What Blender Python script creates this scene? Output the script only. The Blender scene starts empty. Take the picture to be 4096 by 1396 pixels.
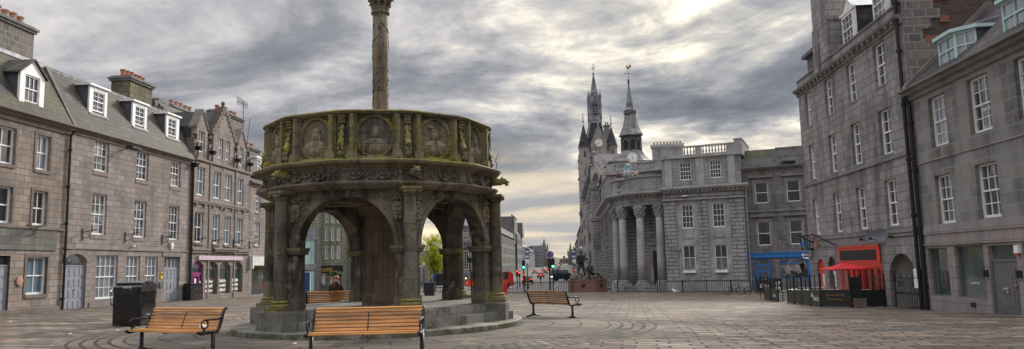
import bpy, bmesh, math, random
import numpy as np
from mathutils import Matrix, Vector
R = math.radians; PI = math.pi
random.seed(7)
sc = bpy.context.scene
C = sc.collection
# ------------------------------------------------------------------ camera
EYE = 1.5; FPX = 2950.0; PITCH = math.atan(362/2950.0); ROLL = R(1.35)
_r0 = Vector((1,0,0)); _u0 = Vector((0,-math.sin(PITCH),math.cos(PITCH))); _f = Vector((0,math.cos(PITCH),math.sin(PITCH)))
_r = _r0*math.cos(ROLL) - _u0*math.sin(ROLL); _u = _u0*math.cos(ROLL) + _r0*math.sin(ROLL)
cd = bpy.data.cameras.new('camera'); cam = bpy.data.objects.new('camera', cd); C.objects.link(cam)
cd.sensor_width = 36; cd.lens = 36*FPX/4096; cd.clip_start = .1; cd.clip_end = 9000
cam.matrix_world = Matrix(((_r.x,_u.x,-_f.x,0),(_r.y,_u.y,-_f.y,0),(_r.z,_u.z,-_f.z,EYE),(0,0,0,1)))
sc.camera = cam
def at(px, py, Y):                 # survey: bearing and height read off the photo at a known distance
    d = _r*((px-2048)/FPX) - _u*((py-698)/FPX) + _f; d = d*(Y/d.y)
    return d.x, Y, d.z+EYE
# ------------------------------------------------------------------ light
SUN_EL, SUN_AZ = 24, 28            # azimuth clockwise from straight ahead
sl = bpy.data.lights.new('sun', 'SUN'); sl.energy = 2.0; sl.angle = R(14); sl.color = (1,.94,.85)
sun = bpy.data.objects.new('sun', sl); C.objects.link(sun)
sun.rotation_euler = (R(90-SUN_EL), 0, R(180-SUN_AZ))
sc.view_settings.view_transform = 'Standard'; sc.view_settings.look = 'None'
sc.cycles.use_denoising = True; sc.cycles.denoising_prefilter = 'NONE'
sc.view_settings.exposure = 0.84; sc.view_settings.gamma = 1
W = bpy.data.worlds.new('World'); sc.world = W; W.use_nodes = True
class NT:
    def __init__(s, nt): s.t = nt; s.n = nt.nodes; s.n.clear()
    def node(s, ty, ins=None, **kw):
        n = s.n.new(ty)
        for k, v in kw.items(): setattr(n, k, v)
        for k, v in (ins or {}).items():
            sock = n.inputs[k]
            if hasattr(v, 'links') or isinstance(v, bpy.types.NodeSocket): s.t.links.new(v, sock)
            else: sock.default_value = v
        return n
    def math(s, op, a, b=0.0, c=None, clamp=False):
        n = s.node('ShaderNodeMath', {0: a, 1: b}, operation=op, use_clamp=clamp)
        if c is not None:
            if isinstance(c, bpy.types.NodeSocket): s.t.links.new(c, n.inputs[2])
            else: n.inputs[2].default_value = c
        return n.outputs[0]
    def mix(s, f, a, b, bt='MIX'):
        n = s.node('ShaderNodeMix', data_type='RGBA', blend_type=bt)
        for i, v in ((0, f), (6, a), (7, b)):
            if isinstance(v, bpy.types.NodeSocket): s.t.links.new(v, n.inputs[i])
            else: n.inputs[i].default_value = v if i == 0 else (tuple(v)+(1,))[:4]
        return n.outputs[2]
    def ramp(s, f, stops, interp='LINEAR'):
        n = s.node('ShaderNodeValToRGB', {0: f}); cr = n.color_ramp; cr.interpolation = interp
        while len(cr.elements) < len(stops): cr.elements.new(.5)
        for e, (p, c) in zip(cr.elements, stops):
            e.position = p; e.color = (c, c, c, 1) if not hasattr(c, '__len__') else (tuple(c)+(1,))[:4]
        return n.outputs[0]
    def noise(s, vec, scale, detail=4, rough=.55, dist=0.0):
        n = s.node('ShaderNodeTexNoise', {'Scale': scale, 'Detail': detail, 'Roughness': rough, 'Distortion': dist})
        if vec is not None: s.t.links.new(vec, n.inputs['Vector'])
        return n.outputs[0]
    def xyz(s, v):
        n = s.node('ShaderNodeSeparateXYZ', {0: v}); return n.outputs
    def vec(s, x, y, z=0.0): return s.node('ShaderNodeCombineXYZ', {0: x, 1: y, 2: z}).outputs[0]
    def mapr(s, v, a, b, c=0.0, d=1.0):
        return s.node('ShaderNodeMapRange', {0: v, 1: a, 2: b, 3: c, 4: d}).outputs[0]
SKYO = (-6.6,6.3,0); SKYF = (4.7,-4.4,2)
def sky():
    n = NT(W.node_tree)
    d = n.node('ShaderNodeTexCoord').outputs['Generated']
    x, y, z = n.xyz(d)
    zc = n.math('MAXIMUM', z, 0.0)
    den = n.math('ADD', zc, .18)
    p = n.vec(n.math('DIVIDE', x, den), n.math('DIVIDE', y, den), 0.0)
    big = n.noise(n.node('ShaderNodeVectorMath', {0: p, 1: SKYO}, operation='ADD').outputs[0], 1.0, 9, .6, .5)
    fine = n.noise(n.node('ShaderNodeVectorMath', {0: p, 1: SKYF}, operation='ADD').outputs[0], 3.1, 8, .64, .4)
    f = n.math('ADD', n.math('MULTIPLY', big, .72), n.math('MULTIPLY', fine, .28))
    nish = n.node('ShaderNodeTexSky', sky_type='NISHITA', sun_disc=False, sun_elevation=R(SUN_EL), sun_rotation=R(SUN_AZ))
    # how near the bright western gap: azimuth right of the street
    az = n.math('ARCTAN2', x, y)
    west = n.math('SUBTRACT', 1.0, n.math('MULTIPLY', n.math('ABSOLUTE', n.math('SUBTRACT', az, .26)), 1.7), clamp=True)
    cloud_l = n.ramp(f, [(.38, (.12,.125,.145)), (.46, (.18,.185,.205)), (.52, (.29,.287,.30)), (.60, (.48,.46,.45))])
    cloud_w = n.ramp(f, [(.40, (.095,.105,.125)), (.475, (.15,.16,.18)), (.52, (.26,.26,.268)), (.56, (.42,.40,.36)), (.62, (.92,.83,.65))])
    cl = n.mix(west, cloud_l, cloud_w)
    # the pale yellow band low over the street
    band = n.ramp(n.noise(n.vec(n.math('MULTIPLY', az, 2.2), n.math('MULTIPLY', z, 16.0), 1.7), 1.3, 5, .5, .4),
                  [(.42, (.27,.265,.265)), (.52, (.60,.49,.34)), (.66, (.80,.67,.46))])
    street = n.math('SUBTRACT', 1.0, n.math('MULTIPLY', n.math('ABSOLUTE', n.math('SUBTRACT', az, .06)), 2.2), clamp=True)
    low = n.math('MULTIPLY', n.mapr(z, .17, .06, 0, 1), n.mapr(street, 0, .55, 0, 1))
    cl = n.mix(low, cl, band)
    # an overcast sky is far brighter overhead than near the horizon
    up = n.mapr(z, .38, .95, 1.0, 4.3)
    cl = n.mix(1.0, cl, n.node('ShaderNodeCombineColor', {0: up, 1: up, 2: up}).outputs[0], 'MULTIPLY')
    cl10 = n.mix(1.0, cl, (10,10,10), 'MULTIPLY')
    gap = n.mapr(f, .64, .72, 0, .5)
    col = n.mix(gap, cl10, nish.outputs[0])
    bg = n.node('ShaderNodeBackground', {'Color': col, 'Strength': .10})
    o = n.node('ShaderNodeOutputWorld'); n.t.links.new(bg.outputs[0], o.inputs[0])
sky()
# ------------------------------------------------------------------ mesh helpers
class MB:
    def __init__(s, M=None): s.v = []; s.f = []; s.M = M
    def add(s, vs, fs):
        o = len(s.v)
        for p in vs:
            p = Vector(p); s.v.append(tuple(s.M @ p) if s.M else tuple(p))
        s.f += [tuple(i+o for i in q) for q in fs]; return s
    def box(s, x0, x1, y0, y1, z0, z1):
        return s.add([(x0,y0,z0),(x1,y0,z0),(x1,y1,z0),(x0,y1,z0),(x0,y0,z1),(x1,y0,z1),(x1,y1,z1),(x0,y1,z1)],
                     [(0,3,2,1),(4,5,6,7),(0,1,5,4),(1,2,6,5),(2,3,7,6),(3,0,4,7)])
    def quad(s, a, b, c, d): return s.add([a,b,c,d], [(0,1,2,3)])
    def prism(s, pts, z0, z1):                      # xy outline, upright
        n = len(pts)
        return s.add([(x,y,z0) for x,y in pts]+[(x,y,z1) for x,y in pts],
                     [tuple(range(n))[::-1], tuple(range(n,2*n))]+[(i,(i+1)%n,(i+1)%n+n,i+n) for i in range(n)])
    def ext(s, pts, y0, y1):                        # xz outline, pushed along y
        n = len(pts)
        return s.add([(x,y0,z) for x,z in pts]+[(x,y1,z) for x,z in pts],
                     [tuple(range(n)), tuple(range(n,2*n))[::-1]]+[(i,i+n,(i+1)%n+n,(i+1)%n) for i in range(n)])
    def exx(s, pts, x0, x1):                        # yz outline, pushed along x
        n = len(pts)
        return s.add([(x0,y,z) for y,z in pts]+[(x1,y,z) for y,z in pts],
                     [tuple(range(n))[::-1], tuple(range(n,2*n))]+[(i,(i+1)%n,(i+1)%n+n,i+n) for i in range(n)])
    def lathe(s, prof, n=16, cx=0, cy=0, angs=None, closed=True):
        if angs is None: angs = [2*PI*i/n for i in range(n)]
        m = len(angs); vs = []
        for r, z in prof:
            for a in angs: vs.append((cx+r*math.sin(a), cy-r*math.cos(a), z))
        fs = []; k = m if closed else m-1
        for j in range(len(prof)-1):
            for i in range(k):
                a, b = j*m+i, j*m+(i+1)%m; fs.append((a, b, b+m, a+m))
        if closed:
            if prof[0][0] > 1e-4: fs.append(tuple(range(m))[::-1])
            if prof[-1][0] > 1e-4: fs.append(tuple((len(prof)-1)*m+i for i in range(m)))
        return s.add(vs, fs)
    def tube(s, pts, r, n=6):
        pts = [Vector(p) for p in pts]; rr = r if hasattr(r, '__len__') else [r]*len(pts)
        vs = []
        for i, p in enumerate(pts):
            t = (pts[min(i+1,len(pts)-1)]-pts[max(i-1,0)]).normalized()
            a = t.cross(Vector((0,0,1)));
            if a.length < .05: a = t.cross(Vector((0,1,0)))
            a.normalize(); b = t.cross(a)
            for k in range(n):
                th = 2*PI*k/n; vs.append(p+(a*math.cos(th)+b*math.sin(th))*rr[i])
        fs = []
        for i in range(len(pts)-1):
            for k in range(n):
                q = i*n+k; w = i*n+(k+1)%n; fs.append((q,w,w+n,q+n))
        fs += [tuple(range(n))[::-1], tuple((len(pts)-1)*n+k for k in range(n))]
        return s.add(vs, fs)
    def ell(s, c, r, nu=10, nv=6):
        if not hasattr(r,'__len__'): r = (r,r,r)
        vs = []; fs = []
        for j in range(nv+1):
            ph = PI*j/nv
            for i in range(nu):
                th = 2*PI*i/nu
                vs.append((c[0]+r[0]*math.sin(ph)*math.cos(th), c[1]+r[1]*math.sin(ph)*math.sin(th), c[2]+r[2]*math.cos(ph)))
        for j in range(nv):
            for i in range(nu):
                a = j*nu+i; b = j*nu+(i+1)%nu; fs.append((a,a+nu,b+nu,b))
        return s.add(vs, fs)
    def ring(s, cx, cz, r, t, y, n=20, a0=0, a1=2*PI, ry=None, w=None):   # tube ring in xz plane
        ry = ry or r; c = []
        for i in range(n+1):
            a = a0+(a1-a0)*i/n; c.append((cx+r*math.cos(a), y, cz+ry*math.sin(a)))
        return s.tube(c, t, 6)
ORG = {}
def obj(name, mb, m, parent=None, smooth=False):
    me = bpy.data.meshes.new(name)
    o_ = Vector(ORG.get(parent.name, (0,0,0))) if parent else Vector((0,0,0))
    me.from_pydata([tuple(Vector(v)-o_) for v in mb.v], [], mb.f)
    me.materials.append(m)
    if smooth: me.shade_smooth()
    o = bpy.data.objects.new(name, me); C.objects.link(o)
    if parent: o.parent = parent; ORG[o.name] = tuple(o_)
    return o
def tag(o, label=None, cat=None, group=None, kind=None):
    for k, v in (('label', label), ('category', cat), ('group', group), ('kind', kind)):
        if v: o[k] = v
    return o
def thing(name, label, cat, loc=(0,0,0), rotz=0.0, group=None, org=(0,0,0)):
    o = bpy.data.objects.new(name, None); C.objects.link(o); o.empty_display_size = .2
    # org: the thing's own base point in its frame's coordinates
    M = Matrix.Translation(loc) @ Matrix.Rotation(rotz, 4, 'Z')
    o.location = M @ Vector(org); o.rotation_euler = (0,0,rotz); ORG[o.name] = org
    return tag(o, label, cat, group)
def copy_tree(o, parent=None):
    c = o.copy(); C.objects.link(c)
    if parent: c.parent = parent
    for ch in list(o.children): copy_tree(ch, c)
    return c
# ------------------------------------------------------------------ the lie of the land
GX = [-60,-25,-8,0,17,60]; GY = [-60,0,12,20,30,45,60,80,120,200,300,500,800,3000]
GZ = np.array([[0,0,0,0,-.1,-.1],[0,0,0,0,-.1,-.1],[.02,.02,.03,.03,-.15,-.2],[0,0,.02,.01,-.33,-.4],[-.15,-.15,-.02,-.34,-.63,-.7],
 [-.25,-.25,-.35,-.6,-1.1,-1.1],[-.45,-.45,-.75,-1.0,-1.35,-1.4],[-1,-1,-1.25,-1.4,-1.5,-1.5],[-1.6,-1.6,-1.75,-1.8,-1.8,-1.8],[-2.0]*6,[-1.7]*6,[-.2]*6,[1.6]*6,[1.6]*6])
def G(x, y):
    x = min(max(x,GX[0]),GX[-1]); y = min(max(y,GY[0]),GY[-1])
    i = max(k for k in range(len(GX)-1) if GX[k] <= x); j = max(k for k in range(len(GY)-1) if GY[k] <= y)
    u = (x-GX[i])/(GX[i+1]-GX[i]); v = (y-GY[j])/(GY[j+1]-GY[j])
    return float((GZ[j][i]*(1-u)+GZ[j][i+1]*u)*(1-v)+(GZ[j+1][i]*(1-u)+GZ[j+1][i+1]*u)*v)
def sheet(name, outline_fn, ys, m, dz=.004, nx=8):
    mb = MB(); vs = []
    for y in ys:
        a, b = outline_fn(y)
        for i in range(nx+1):
            x = a+(b-a)*i/nx; vs.append((x, y, G(x,y)+dz))
    fs = [(j*(nx+1)+i, j*(nx+1)+i+1, (j+1)*(nx+1)+i+1, (j+1)*(nx+1)+i) for j in range(len(ys)-1) for i in range(nx)]
    mb.add(vs, fs); o = obj(name, mb, m); tag(o, kind='structure'); return o
# ------------------------------------------------------------------ materials
def new(name):
    m = bpy.data.materials.new(name); m.use_nodes = True; return m, NT(m.node_tree)
def fin(n, col, rough=.85, bump=None, bs=.3, bd=.02, spec=.5, metal=0.0, **kw):
    b = n.node('ShaderNodeBsdfPrincipled', {'Roughness': rough, 'Specular IOR Level': spec, 'Metallic': metal})
    for k, v in kw.items(): b.inputs[k.replace('_',' ')].default_value = v
    if isinstance(col, bpy.types.NodeSocket): n.t.links.new(col, b.inputs['Base Color'])
    else: b.inputs['Base Color'].default_value = (tuple(col)+(1,))[:4]
    if bump is not None:
        bp = n.node('ShaderNodeBump', {'Strength': bs, 'Distance': bd, 'Height': bump}); n.t.links.new(bp.outputs[0], b.inputs['Normal'])
    o = n.node('ShaderNodeOutputMaterial'); n.t.links.new(b.outputs[0], o.inputs[0]); return b
def oc(n): return n.node('ShaderNodeTexCoord').outputs['Object']
def wallvec(n):
    o = oc(n); x, y, z = n.xyz(o); return o, n.vec(n.math('ADD', x, y), z, 0.0), x, y, z
def brick(n, v, w, h, mortar, off=.5, sm=.15):
    b = n.node('ShaderNodeTexBrick', {'Vector': v, 'Color1': (0,0,0,1), 'Color2': (1,1,1,1), 'Mortar': (.5,.5,.5,1), 'Scale': 1.0,
        'Mortar Size': mortar, 'Mortar Smooth': sm, 'Bias': 0.0, 'Brick Width': w, 'Row Height': h}, offset=off)
    return b.outputs[0], b.outputs[1]
def lerp(a, b, t): return tuple(x+(y-x)*t for x, y in zip(a, b))
def sc3(c, k): return tuple(x*k for x in c)
def ashlar(name, c, w=.62, h=.3, mortar=.016, mc=None, var=.35, grime=.6, dark=(.045,.042,.038), moss=0.0, warm=.07, rustic=False):
    m, n = new(name); o, v, x, y, z = wallvec(n)
    rnd, mor = brick(n, v, w, h, mortar)
    a = sc3(c, 1-var); b = sc3(c, 1+var*.8); wm = (c[0]*(1+warm), c[1], c[2]*(1-warm)); 
    col = n.ramp(rnd, [(0, a), (.3, c), (.55, wm), (.8, b), (1, sc3(c, .86))])
    col = n.mix(n.mapr(n.noise(o, 38, 3, .7), .35, .65, .0, .22), col, sc3(c, .5))
    st = n.noise(n.vec(n.math('MULTIPLY', n.math('ADD', x, y), 1.3), n.math('MULTIPLY', z, .22), 0.0), 1.0, 6, .62)
    bl = n.noise(o, .45, 5, .6)
    g = n.math('MULTIPLY', n.mapr(n.math('ADD', n.math('MULTIPLY', st, .6), n.math('MULTIPLY', bl, .4)), .47, .62, 0, 1), grime)
    col = n.mix(g, col, dark)
    if moss: col = n.mix(n.math('MULTIPLY', n.mapr(n.noise(o, .8, 6, .65), .5, .68), moss), col, (.07,.075,.02))
    col = n.mix(mor, col, mc or sc3(c, .55))
    hgt = n.math('SUBTRACT', n.math('MULTIPLY', n.noise(o, 14, 4, .7), .35), mor)
    fin(n, col, .88, hgt, .6 if rustic else .4, .03 if rustic else .015); return m
def plain(name, c, rough=.5, metal=0.0, var=.12, scale=3.0, spec=.5, bump=0.0, **kw):
    m, n = new(name); o = oc(n)
    f = n.noise(o, scale, 5, .6)
    col = n.mix(n.mapr(f, .3, .7), sc3(c, 1-var), sc3(c, 1+var))
    rg = n.mapr(n.noise(o, scale*2.3, 3), .3, .7, max(rough-.1, .02), min(rough+.12, 1))
    b = fin(n, col, .5, n.noise(o, scale*8, 3) if bump else None, bump, .01, spec, metal, **kw)
    n.t.links.new(rg, b.inputs['Roughness']); return m
def slate(name, c, moss=.0, w=.46, h=.26, mosscol=(.10,.115,.025)):
    m, n = new(name); o, v, x, y, z = wallvec(n)
    rnd, mor = brick(n, v, w, h, .012)
    col = n.ramp(rnd, [(0, sc3(c,.4)), (.35, c), (.6, (c[0]*1.15,c[1]*1.02,c[2]*.9)), (.85, sc3(c,1.9)), (1, sc3(c,.6))])
    if moss:
        f = n.math('ADD', n.math('MULTIPLY', n.noise(o, .55, 6, .6), .6), n.math('MULTIPLY', n.noise(o, 3.2, 5, .75), .4))
        col = n.mix(n.mapr(n.noise(o, .9, 5, .7, .6), .45, .62, 0, .75), col, sc3(c, .35))
        col = n.mix(n.math('MULTIPLY', n.mapr(f, .52-.04*moss, .56), min(moss,1)*.85), col, mosscol)
        col = n.mix(n.math('MULTIPLY', n.mapr(n.noise(o, 5, 4, .8), .60, .68), .4), col, (.10,.10,.075))
    col = n.mix(mor, col, (.02,.02,.02))
    fin(n, col, .7, n.math('SUBTRACT', n.math('MULTIPLY', rnd, .5), mor), .7, .02); return m
def glass(name, base, kind='dark', bars=0, refl=1.3):
    m, n = new(name); o = oc(n); x, y, z = n.xyz(o)
    oi = n.node('ShaderNodeObjectInfo').outputs['Random']
    if kind == 'curtain':
        f = n.noise(n.vec(n.math('MULTIPLY', n.math('ADD', x, y), 9.0), n.math('MULTIPLY', z, .25), oi), 1.0, 3, .6)
        col = n.ramp(f, [(.3, sc3(base,.45)), (.5, base), (.7, sc3(base,1.5))])
    elif kind == 'blind':
        f = n.noise(n.vec(n.math('MULTIPLY', x, 1.2), n.math('MULTIPLY', z, 1.1), n.math('MULTIPLY', oi, 30.0)), 1.0, 3, .5, .5)
        col = n.ramp(f, [(.42, (.012,.014,.016)), (.5, sc3(base,.35)), (.6, base)])
    else:
        f = n.noise(o, .8, 4, .6); col = n.ramp(f, [(.35, sc3(base,.5)), (.65, sc3(base,1.8))])
    b = n.node('ShaderNodeBsdfPrincipled', {'Base Color': col, 'Roughness': .25})
    gl = n.node('ShaderNodeBsdfGlossy', {'Color': (.95,.98,1,1), 'Roughness': .03})
    w = n.noise(n.vec(x, n.math('MULTIPLY', y, 1.0), z), 1.6, 2); bp = n.node('ShaderNodeBump', {'Strength': .12, 'Distance': .03, 'Height': w})
    n.t.links.new(bp.outputs[0], gl.inputs['Normal'])
    fr = n.node('ShaderNodeFresnel', {'IOR': 1.62}); mx = n.node('ShaderNodeMixShader')
    n.t.links.new(n.math('ADD', n.math('MULTIPLY', fr.outputs[0], refl), .035*refl/1.3, clamp=True), mx.inputs[0]); n.t.links.new(b.outputs[0], mx.inputs[1]); n.t.links.new(gl.outputs[0], mx.inputs[2])
    ou = n.node('ShaderNodeOutputMaterial'); n.t.links.new(mx.outputs[0], ou.inputs[0]); return m
def clear_glass(name, tint=(.9,.95,.95), refl=.18):
    m, n = new(name)
    t = n.node('ShaderNodeBsdfTransparent', {'Color': tint+(1,)}); g = n.node('ShaderNodeBsdfGlossy', {'Roughness': .04})
    mx = n.node('ShaderNodeMixShader', {0: refl}); n.t.links.new(t.outputs[0], mx.inputs[1]); n.t.links.new(g.outputs[0], mx.inputs[2])
    ou = n.node('ShaderNodeOutputMaterial'); n.t.links.new(mx.outputs[0], ou.inputs[0]); return m
def emit(name, c, s):
    m, n = new(name); e = n.node('ShaderNodeEmission', {'Color': tuple(c)+(1,), 'Strength': s})
    ou = n.node('ShaderNodeOutputMaterial'); n.t.links.new(e.outputs[0], ou.inputs[0]); return m
M = {}
PK = (.30,.262,.243)
M['pink_granite'] = ashlar('pink_granite', PK, .62, .31, .016, (.13,.115,.10), .28, .45)
M['pink_granite_big'] = ashlar('pink_granite_big', (.29,.25,.225), .55, .27, .014, (.12,.105,.095), .25, .45)
M['warm_granite'] = ashlar('warm_granite', (.30,.255,.22), .6, .31, .018, (.14,.11,.09), .3, .4, warm=.10)
M['dark_band'] = ashlar('dark_band', (.16,.165,.15), .62, .36, .016, (.08,.08,.07), .3, .7)
M['brown_trim'] = plain('brown_trim', (.175,.145,.125), .85, var=.3, scale=1.6, bump=.2)
M['pink_trim'] = plain('pink_trim', (.235,.20,.182), .85, var=.25, scale=1.6, bump=.2)
M['grey_granite'] = ashlar('grey_granite', (.30,.283,.28), .62, .36, .016, (.10,.10,.10), .22, .75, dark=(.05,.05,.05))
M['grey_granite_f'] = ashlar('grey_granite_f', (.25,.242,.235), .8, .40, .014, (.27,.27,.27), .2, .8, dark=(.05,.05,.048))
M['mauve_granite'] = ashlar('mauve_granite', (.32,.285,.28), 1.3, .42, .012, (.13,.12,.12), .15, .4)
M['grey_trim'] = plain('grey_trim', (.19,.185,.18), .85, var=.35, scale=1.2, bump=.2)
M['rubble'] = ashlar('rubble', (.20,.18,.165), .5, .34, .035, (.26,.24,.22), .4, .5, rustic=True)
M['bank_stone'] = ashlar('bank_stone', (.36,.36,.355), 1.5, .36, .03, (.05,.05,.05), .12, .6, dark=(.06,.06,.06), warm=.02, rustic=True)
M['bank_smooth'] = plain('bank_smooth', (.34,.34,.335), .8, var=.35, scale=.9, bump=.15)
M['bank_upper'] = ashlar('bank_upper', (.34,.34,.33), .8, .33, .014, (.10,.10,.10), .15, .6, warm=.03)
M['street_stone'] = ashlar('street_stone', (.20,.195,.19), .8, .42, .016, (.07,.07,.07), .22, .75, warm=.05)
M['column_stone'] = ashlar('column_stone', (.44,.44,.425), 9.0, 1.15, .014, (.15,.15,.15), .06, .35, warm=.03)
M['gothic'] = ashlar('gothic', (.37,.355,.335), 1.1, .5, .03, (.12,.12,.12), .15, .55)
M['far_stone'] = ashlar('far_stone', (.24,.225,.20), 1.4, .7, .03, (.10,.10,.09), .15, .5)
M['green_stone'] = ashlar('green_stone', (.33,.34,.25), .7, .4, .03, (.12,.12,.09), .3, .6)
M['pale_stone'] = ashlar('pale_stone', (.29,.29,.27), 1.0, .5, .02, (.14,.14,.13), .12, .4)
M['mossy_slate'] = slate('mossy_slate', (.040,.034,.030), 1.2, mosscol=(.060,.070,.006))
M['brown_slate'] = slate('brown_slate', (.048,.041,.037), .7, mosscol=(.052,.058,.008))
M['dark_slate'] = slate('dark_slate', (.045,.045,.052), .15)
M['purple_slate'] = slate('purple_slate', (.05,.041,.05), .12)
M['lead'] = plain('lead', (.28,.29,.31), .55, .3, .3, 1.5)
M['lead_dark'] = plain('lead_dark', (.10,.10,.115), .6, .2, .3, 2)
M['white'] = plain('white', (.86,.86,.86), .45, var=.07)
M['offwhite'] = plain('offwhite', (.76,.75,.73), .5, var=.12)
M['mint_white'] = plain('mint_white', (.46,.64,.62), .5, var=.1)
M['terracotta'] = plain('terracotta', (.42,.17,.10), .8, var=.35, scale=4)
M['pale_terracotta'] = plain('pale_terracotta', (.42,.25,.19), .8, var=.25, scale=4)
M['g_black'] = glass('g_black', (.012,.013,.015), refl=.45); M['g_dark'] = glass('g_dark', (.022,.024,.028)); M['g_curtain'] = glass('g_curtain', (.20,.23,.26), 'curtain')
M['g_blue'] = glass('g_blue', (.13,.20,.24), 'curtain'); M['g_blind'] = glass('g_blind', (.40,.40,.38), 'blind')
M['g_teal'] = glass('g_teal', (.035,.06,.06)); M['g_frost'] = glass('g_frost', (.30,.34,.34), 'curtain')
M['grey_door'] = plain('grey_door', (.27,.28,.33), .5, var=.07); M['dark_grey_door'] = plain('dark_grey_door', (.135,.135,.135), .45, var=.1)
M['black_iron'] = plain('black_iron', (.014,.014,.016), .42, .2, .2, 6); M['black_paint'] = plain('black_paint', (.012,.012,.014), .3, .0, .2, 3)
M['black_matt'] = plain('black_matt', (.02,.02,.02), .7, 0, .3, 3)
M['magenta'] = plain('magenta', (.26,.012,.18), .4); M['pink_sign'] = plain('pink_sign', (.62,.50,.60), .5, var=.15, scale=1.2)
M['red'] = plain('red', (.66,.05,.03), .4, var=.12); M['red_cloth'] = plain('red_cloth', (.60,.015,.02), .75, var=.22, scale=2)
M['blue'] = plain('blue', (.02,.17,.50), .4, var=.12); M['deep_blue'] = plain('deep_blue', (.006,.065,.16), .5, var=.05)
M['gold'] = plain('gold', (.33,.22,.06), .5, .4); M['chrome'] = plain('chrome', (.62,.63,.65), .22, .85)
M['dark_room'] = plain('dark_room', (.02,.02,.022), .9); M['screen'] = clear_glass('screen', (.86,.88,.87), .14)
M['paper'] = plain('paper', (.8,.8,.78), .6); M['text_white'] = plain('text_white', (.8,.8,.8), .5, var=.02)
M['yellow'] = plain('yellow', (.75,.55,.03), .5); M['bronze'] = plain('bronze', (.035,.036,.032), .45, .55, .5, 3)
M['mossy_stack'] = ashlar('mossy_stack', (.20,.17,.11), .5, .34, .03, (.10,.09,.05), .4, .5, moss=.8)
M['bulb'] = emit('bulb', (1,.7,.3), 8)
M['g_frost_green'] = glass('g_frost_green', (.36,.58,.53), 'curtain')
M['can_green'] = plain('can_green', (.25,.45,.28), .3, .4, .6, 30)
M['dish'] = plain('dish', (.13,.135,.15), .5)
# ------------------------------------------------------------------ ground
CX, CY = -3.5, 19.5                       # centre of the cross
def paving():
    m, n = new('setts'); o = oc(n); x, y, z = n.xyz(o)
    dx = n.math('SUBTRACT', x, CX); dy = n.math('SUBTRACT', y, CY)
    r = n.math('SQRT', n.math('ADD', n.math('MULTIPLY', dx, dx), n.math('MULTIPLY', dy, dy)))
    th = n.math('ARCTAN2', dx, dy)
    wob = n.math('MULTIPLY', n.math('SUBTRACT', n.noise(o, .9, 3), .5), .22)
    a = R(-9); u = n.math('ADD', n.math('MULTIPLY', x, math.cos(a)), n.math('MULTIPLY', y, math.sin(a)))
    w = n.math('SUBTRACT', n.math('MULTIPLY', y, math.cos(a)), n.math('MULTIPLY', x, math.sin(a)))
    v1 = n.vec(n.math('ADD', u, wob), n.math('ADD', w, wob)); r1, m1 = brick(n, v1, .62, .33, .03, .37, .2)
    vr = n.vec(n.math('MULTIPLY', th, 6.6), r); r2, m2 = brick(n, vr, .26, .27, .04, .5, .2)      # ring of small setts
    r3, m3 = brick(n, n.vec(n.math('MULTIPLY', th, 5.2), n.math('ADD', r, wob)), 1.05, .74, .03, .5, .2)             # big flags
    inner = n.math('LESS_THAN', r, 7.25); ringf = n.math('MULTIPLY', n.math('GREATER_THAN', r, 6.15), n.math('LESS_THAN', r, 7.25))
    setcol = [(0,(.075,.065,.057)),(.22,(.13,.108,.094)),(.4,(.18,.15,.126)),(.55,(.225,.175,.145)),(.7,(.14,.135,.127)),(.88,(.27,.235,.20)),(1,(.095,.083,.073))]
    c1 = n.ramp(r1, setcol); c2 = n.ramp(r2, setcol)
    c3 = n.ramp(r3, [(0,(.095,.09,.08)),(.4,(.135,.125,.11)),(.7,(.165,.145,.12)),(1,(.115,.115,.11))])
    c1 = n.mix(m1, c1, (.022,.022,.014)); c2 = n.mix(m2, c2, (.02,.024,.012)); c3 = n.mix(m3, c3, (.022,.026,.014))
    col = n.mix(inner, c1, n.mix(ringf, c3, c2)); mor = n.mix(inner, m1, n.mix(ringf, m3, m2)); rnd = n.mix(inner, r1, n.mix(ringf, r3, r2))
    gr, gm = brick(n, n.vec(n.math('ADD', u, n.math('MULTIPLY', wob, 2.0)), n.math('ADD', w, wob)), 2.3, 1.0, .02, .43, .1)
    col = n.mix(n.math('MULTIPLY', inner, 0.0), col, col)
    col = n.mix(1.0, col, n.ramp(gr, [(0,(.6,.57,.54)),(.35,(1.0,.93,.87)),(.6,(1.4,1.26,1.13)),(.85,(.8,.79,.77)),(1,(1.6,1.43,1.28))]), 'MULTIPLY')
    col = n.mix(n.mapr(n.noise(o, .35, 5, .6), .45, .65, 0, .5), col, (.06,.052,.043))
    col = n.mix(n.mapr(n.noise(o, 2.6, 6, .75), .54, .72, 0, .35), col, (.22,.19,.155))
    col = n.mix(n.mapr(n.noise(o, 26, 3, .7), .4, .7, 0, .35), col, (.06,.05,.045))
    hg = n.math('ADD', n.math('ADD', n.math('MULTIPLY', mor, -1.0), n.math('MULTIPLY', rnd, .30)), n.math('MULTIPLY', n.noise(o, 9, 4, .6), .45))
    b = fin(n, col, .8, hg, .5, .02, .22)
    n.t.links.new(n.mapr(n.noise(o, 2.2, 4), .35, .65, .7, .95), b.inputs['Roughness'])
    return m
M['setts'] = paving()
def asphalt():
    m, n = new('asphalt'); o = oc(n)
    col = n.mix(n.mapr(n.noise(o, .25, 5, .65), .35, .65), (.075,.072,.068), (.12,.115,.105))
    col = n.mix(n.mapr(n.noise(o, 30, 2), .4, .6, 0, .3), col, (.05,.05,.05))
    fin(n, col, .55, n.noise(o, 60, 2), .3, .01); return m
M['asphalt'] = asphalt()
M['kerb'] = ashlar('kerb', (.20,.19,.18), .9, 1.0, .02, (.06,.06,.06), .2, .4)
M['pavement'] = ashlar('pavement', (.17,.165,.155), .8, .6, .02, (.07,.07,.06), .2, .4)
M['paint'] = plain('paint', (.55,.55,.52), .6, var=.3, scale=8)
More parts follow.
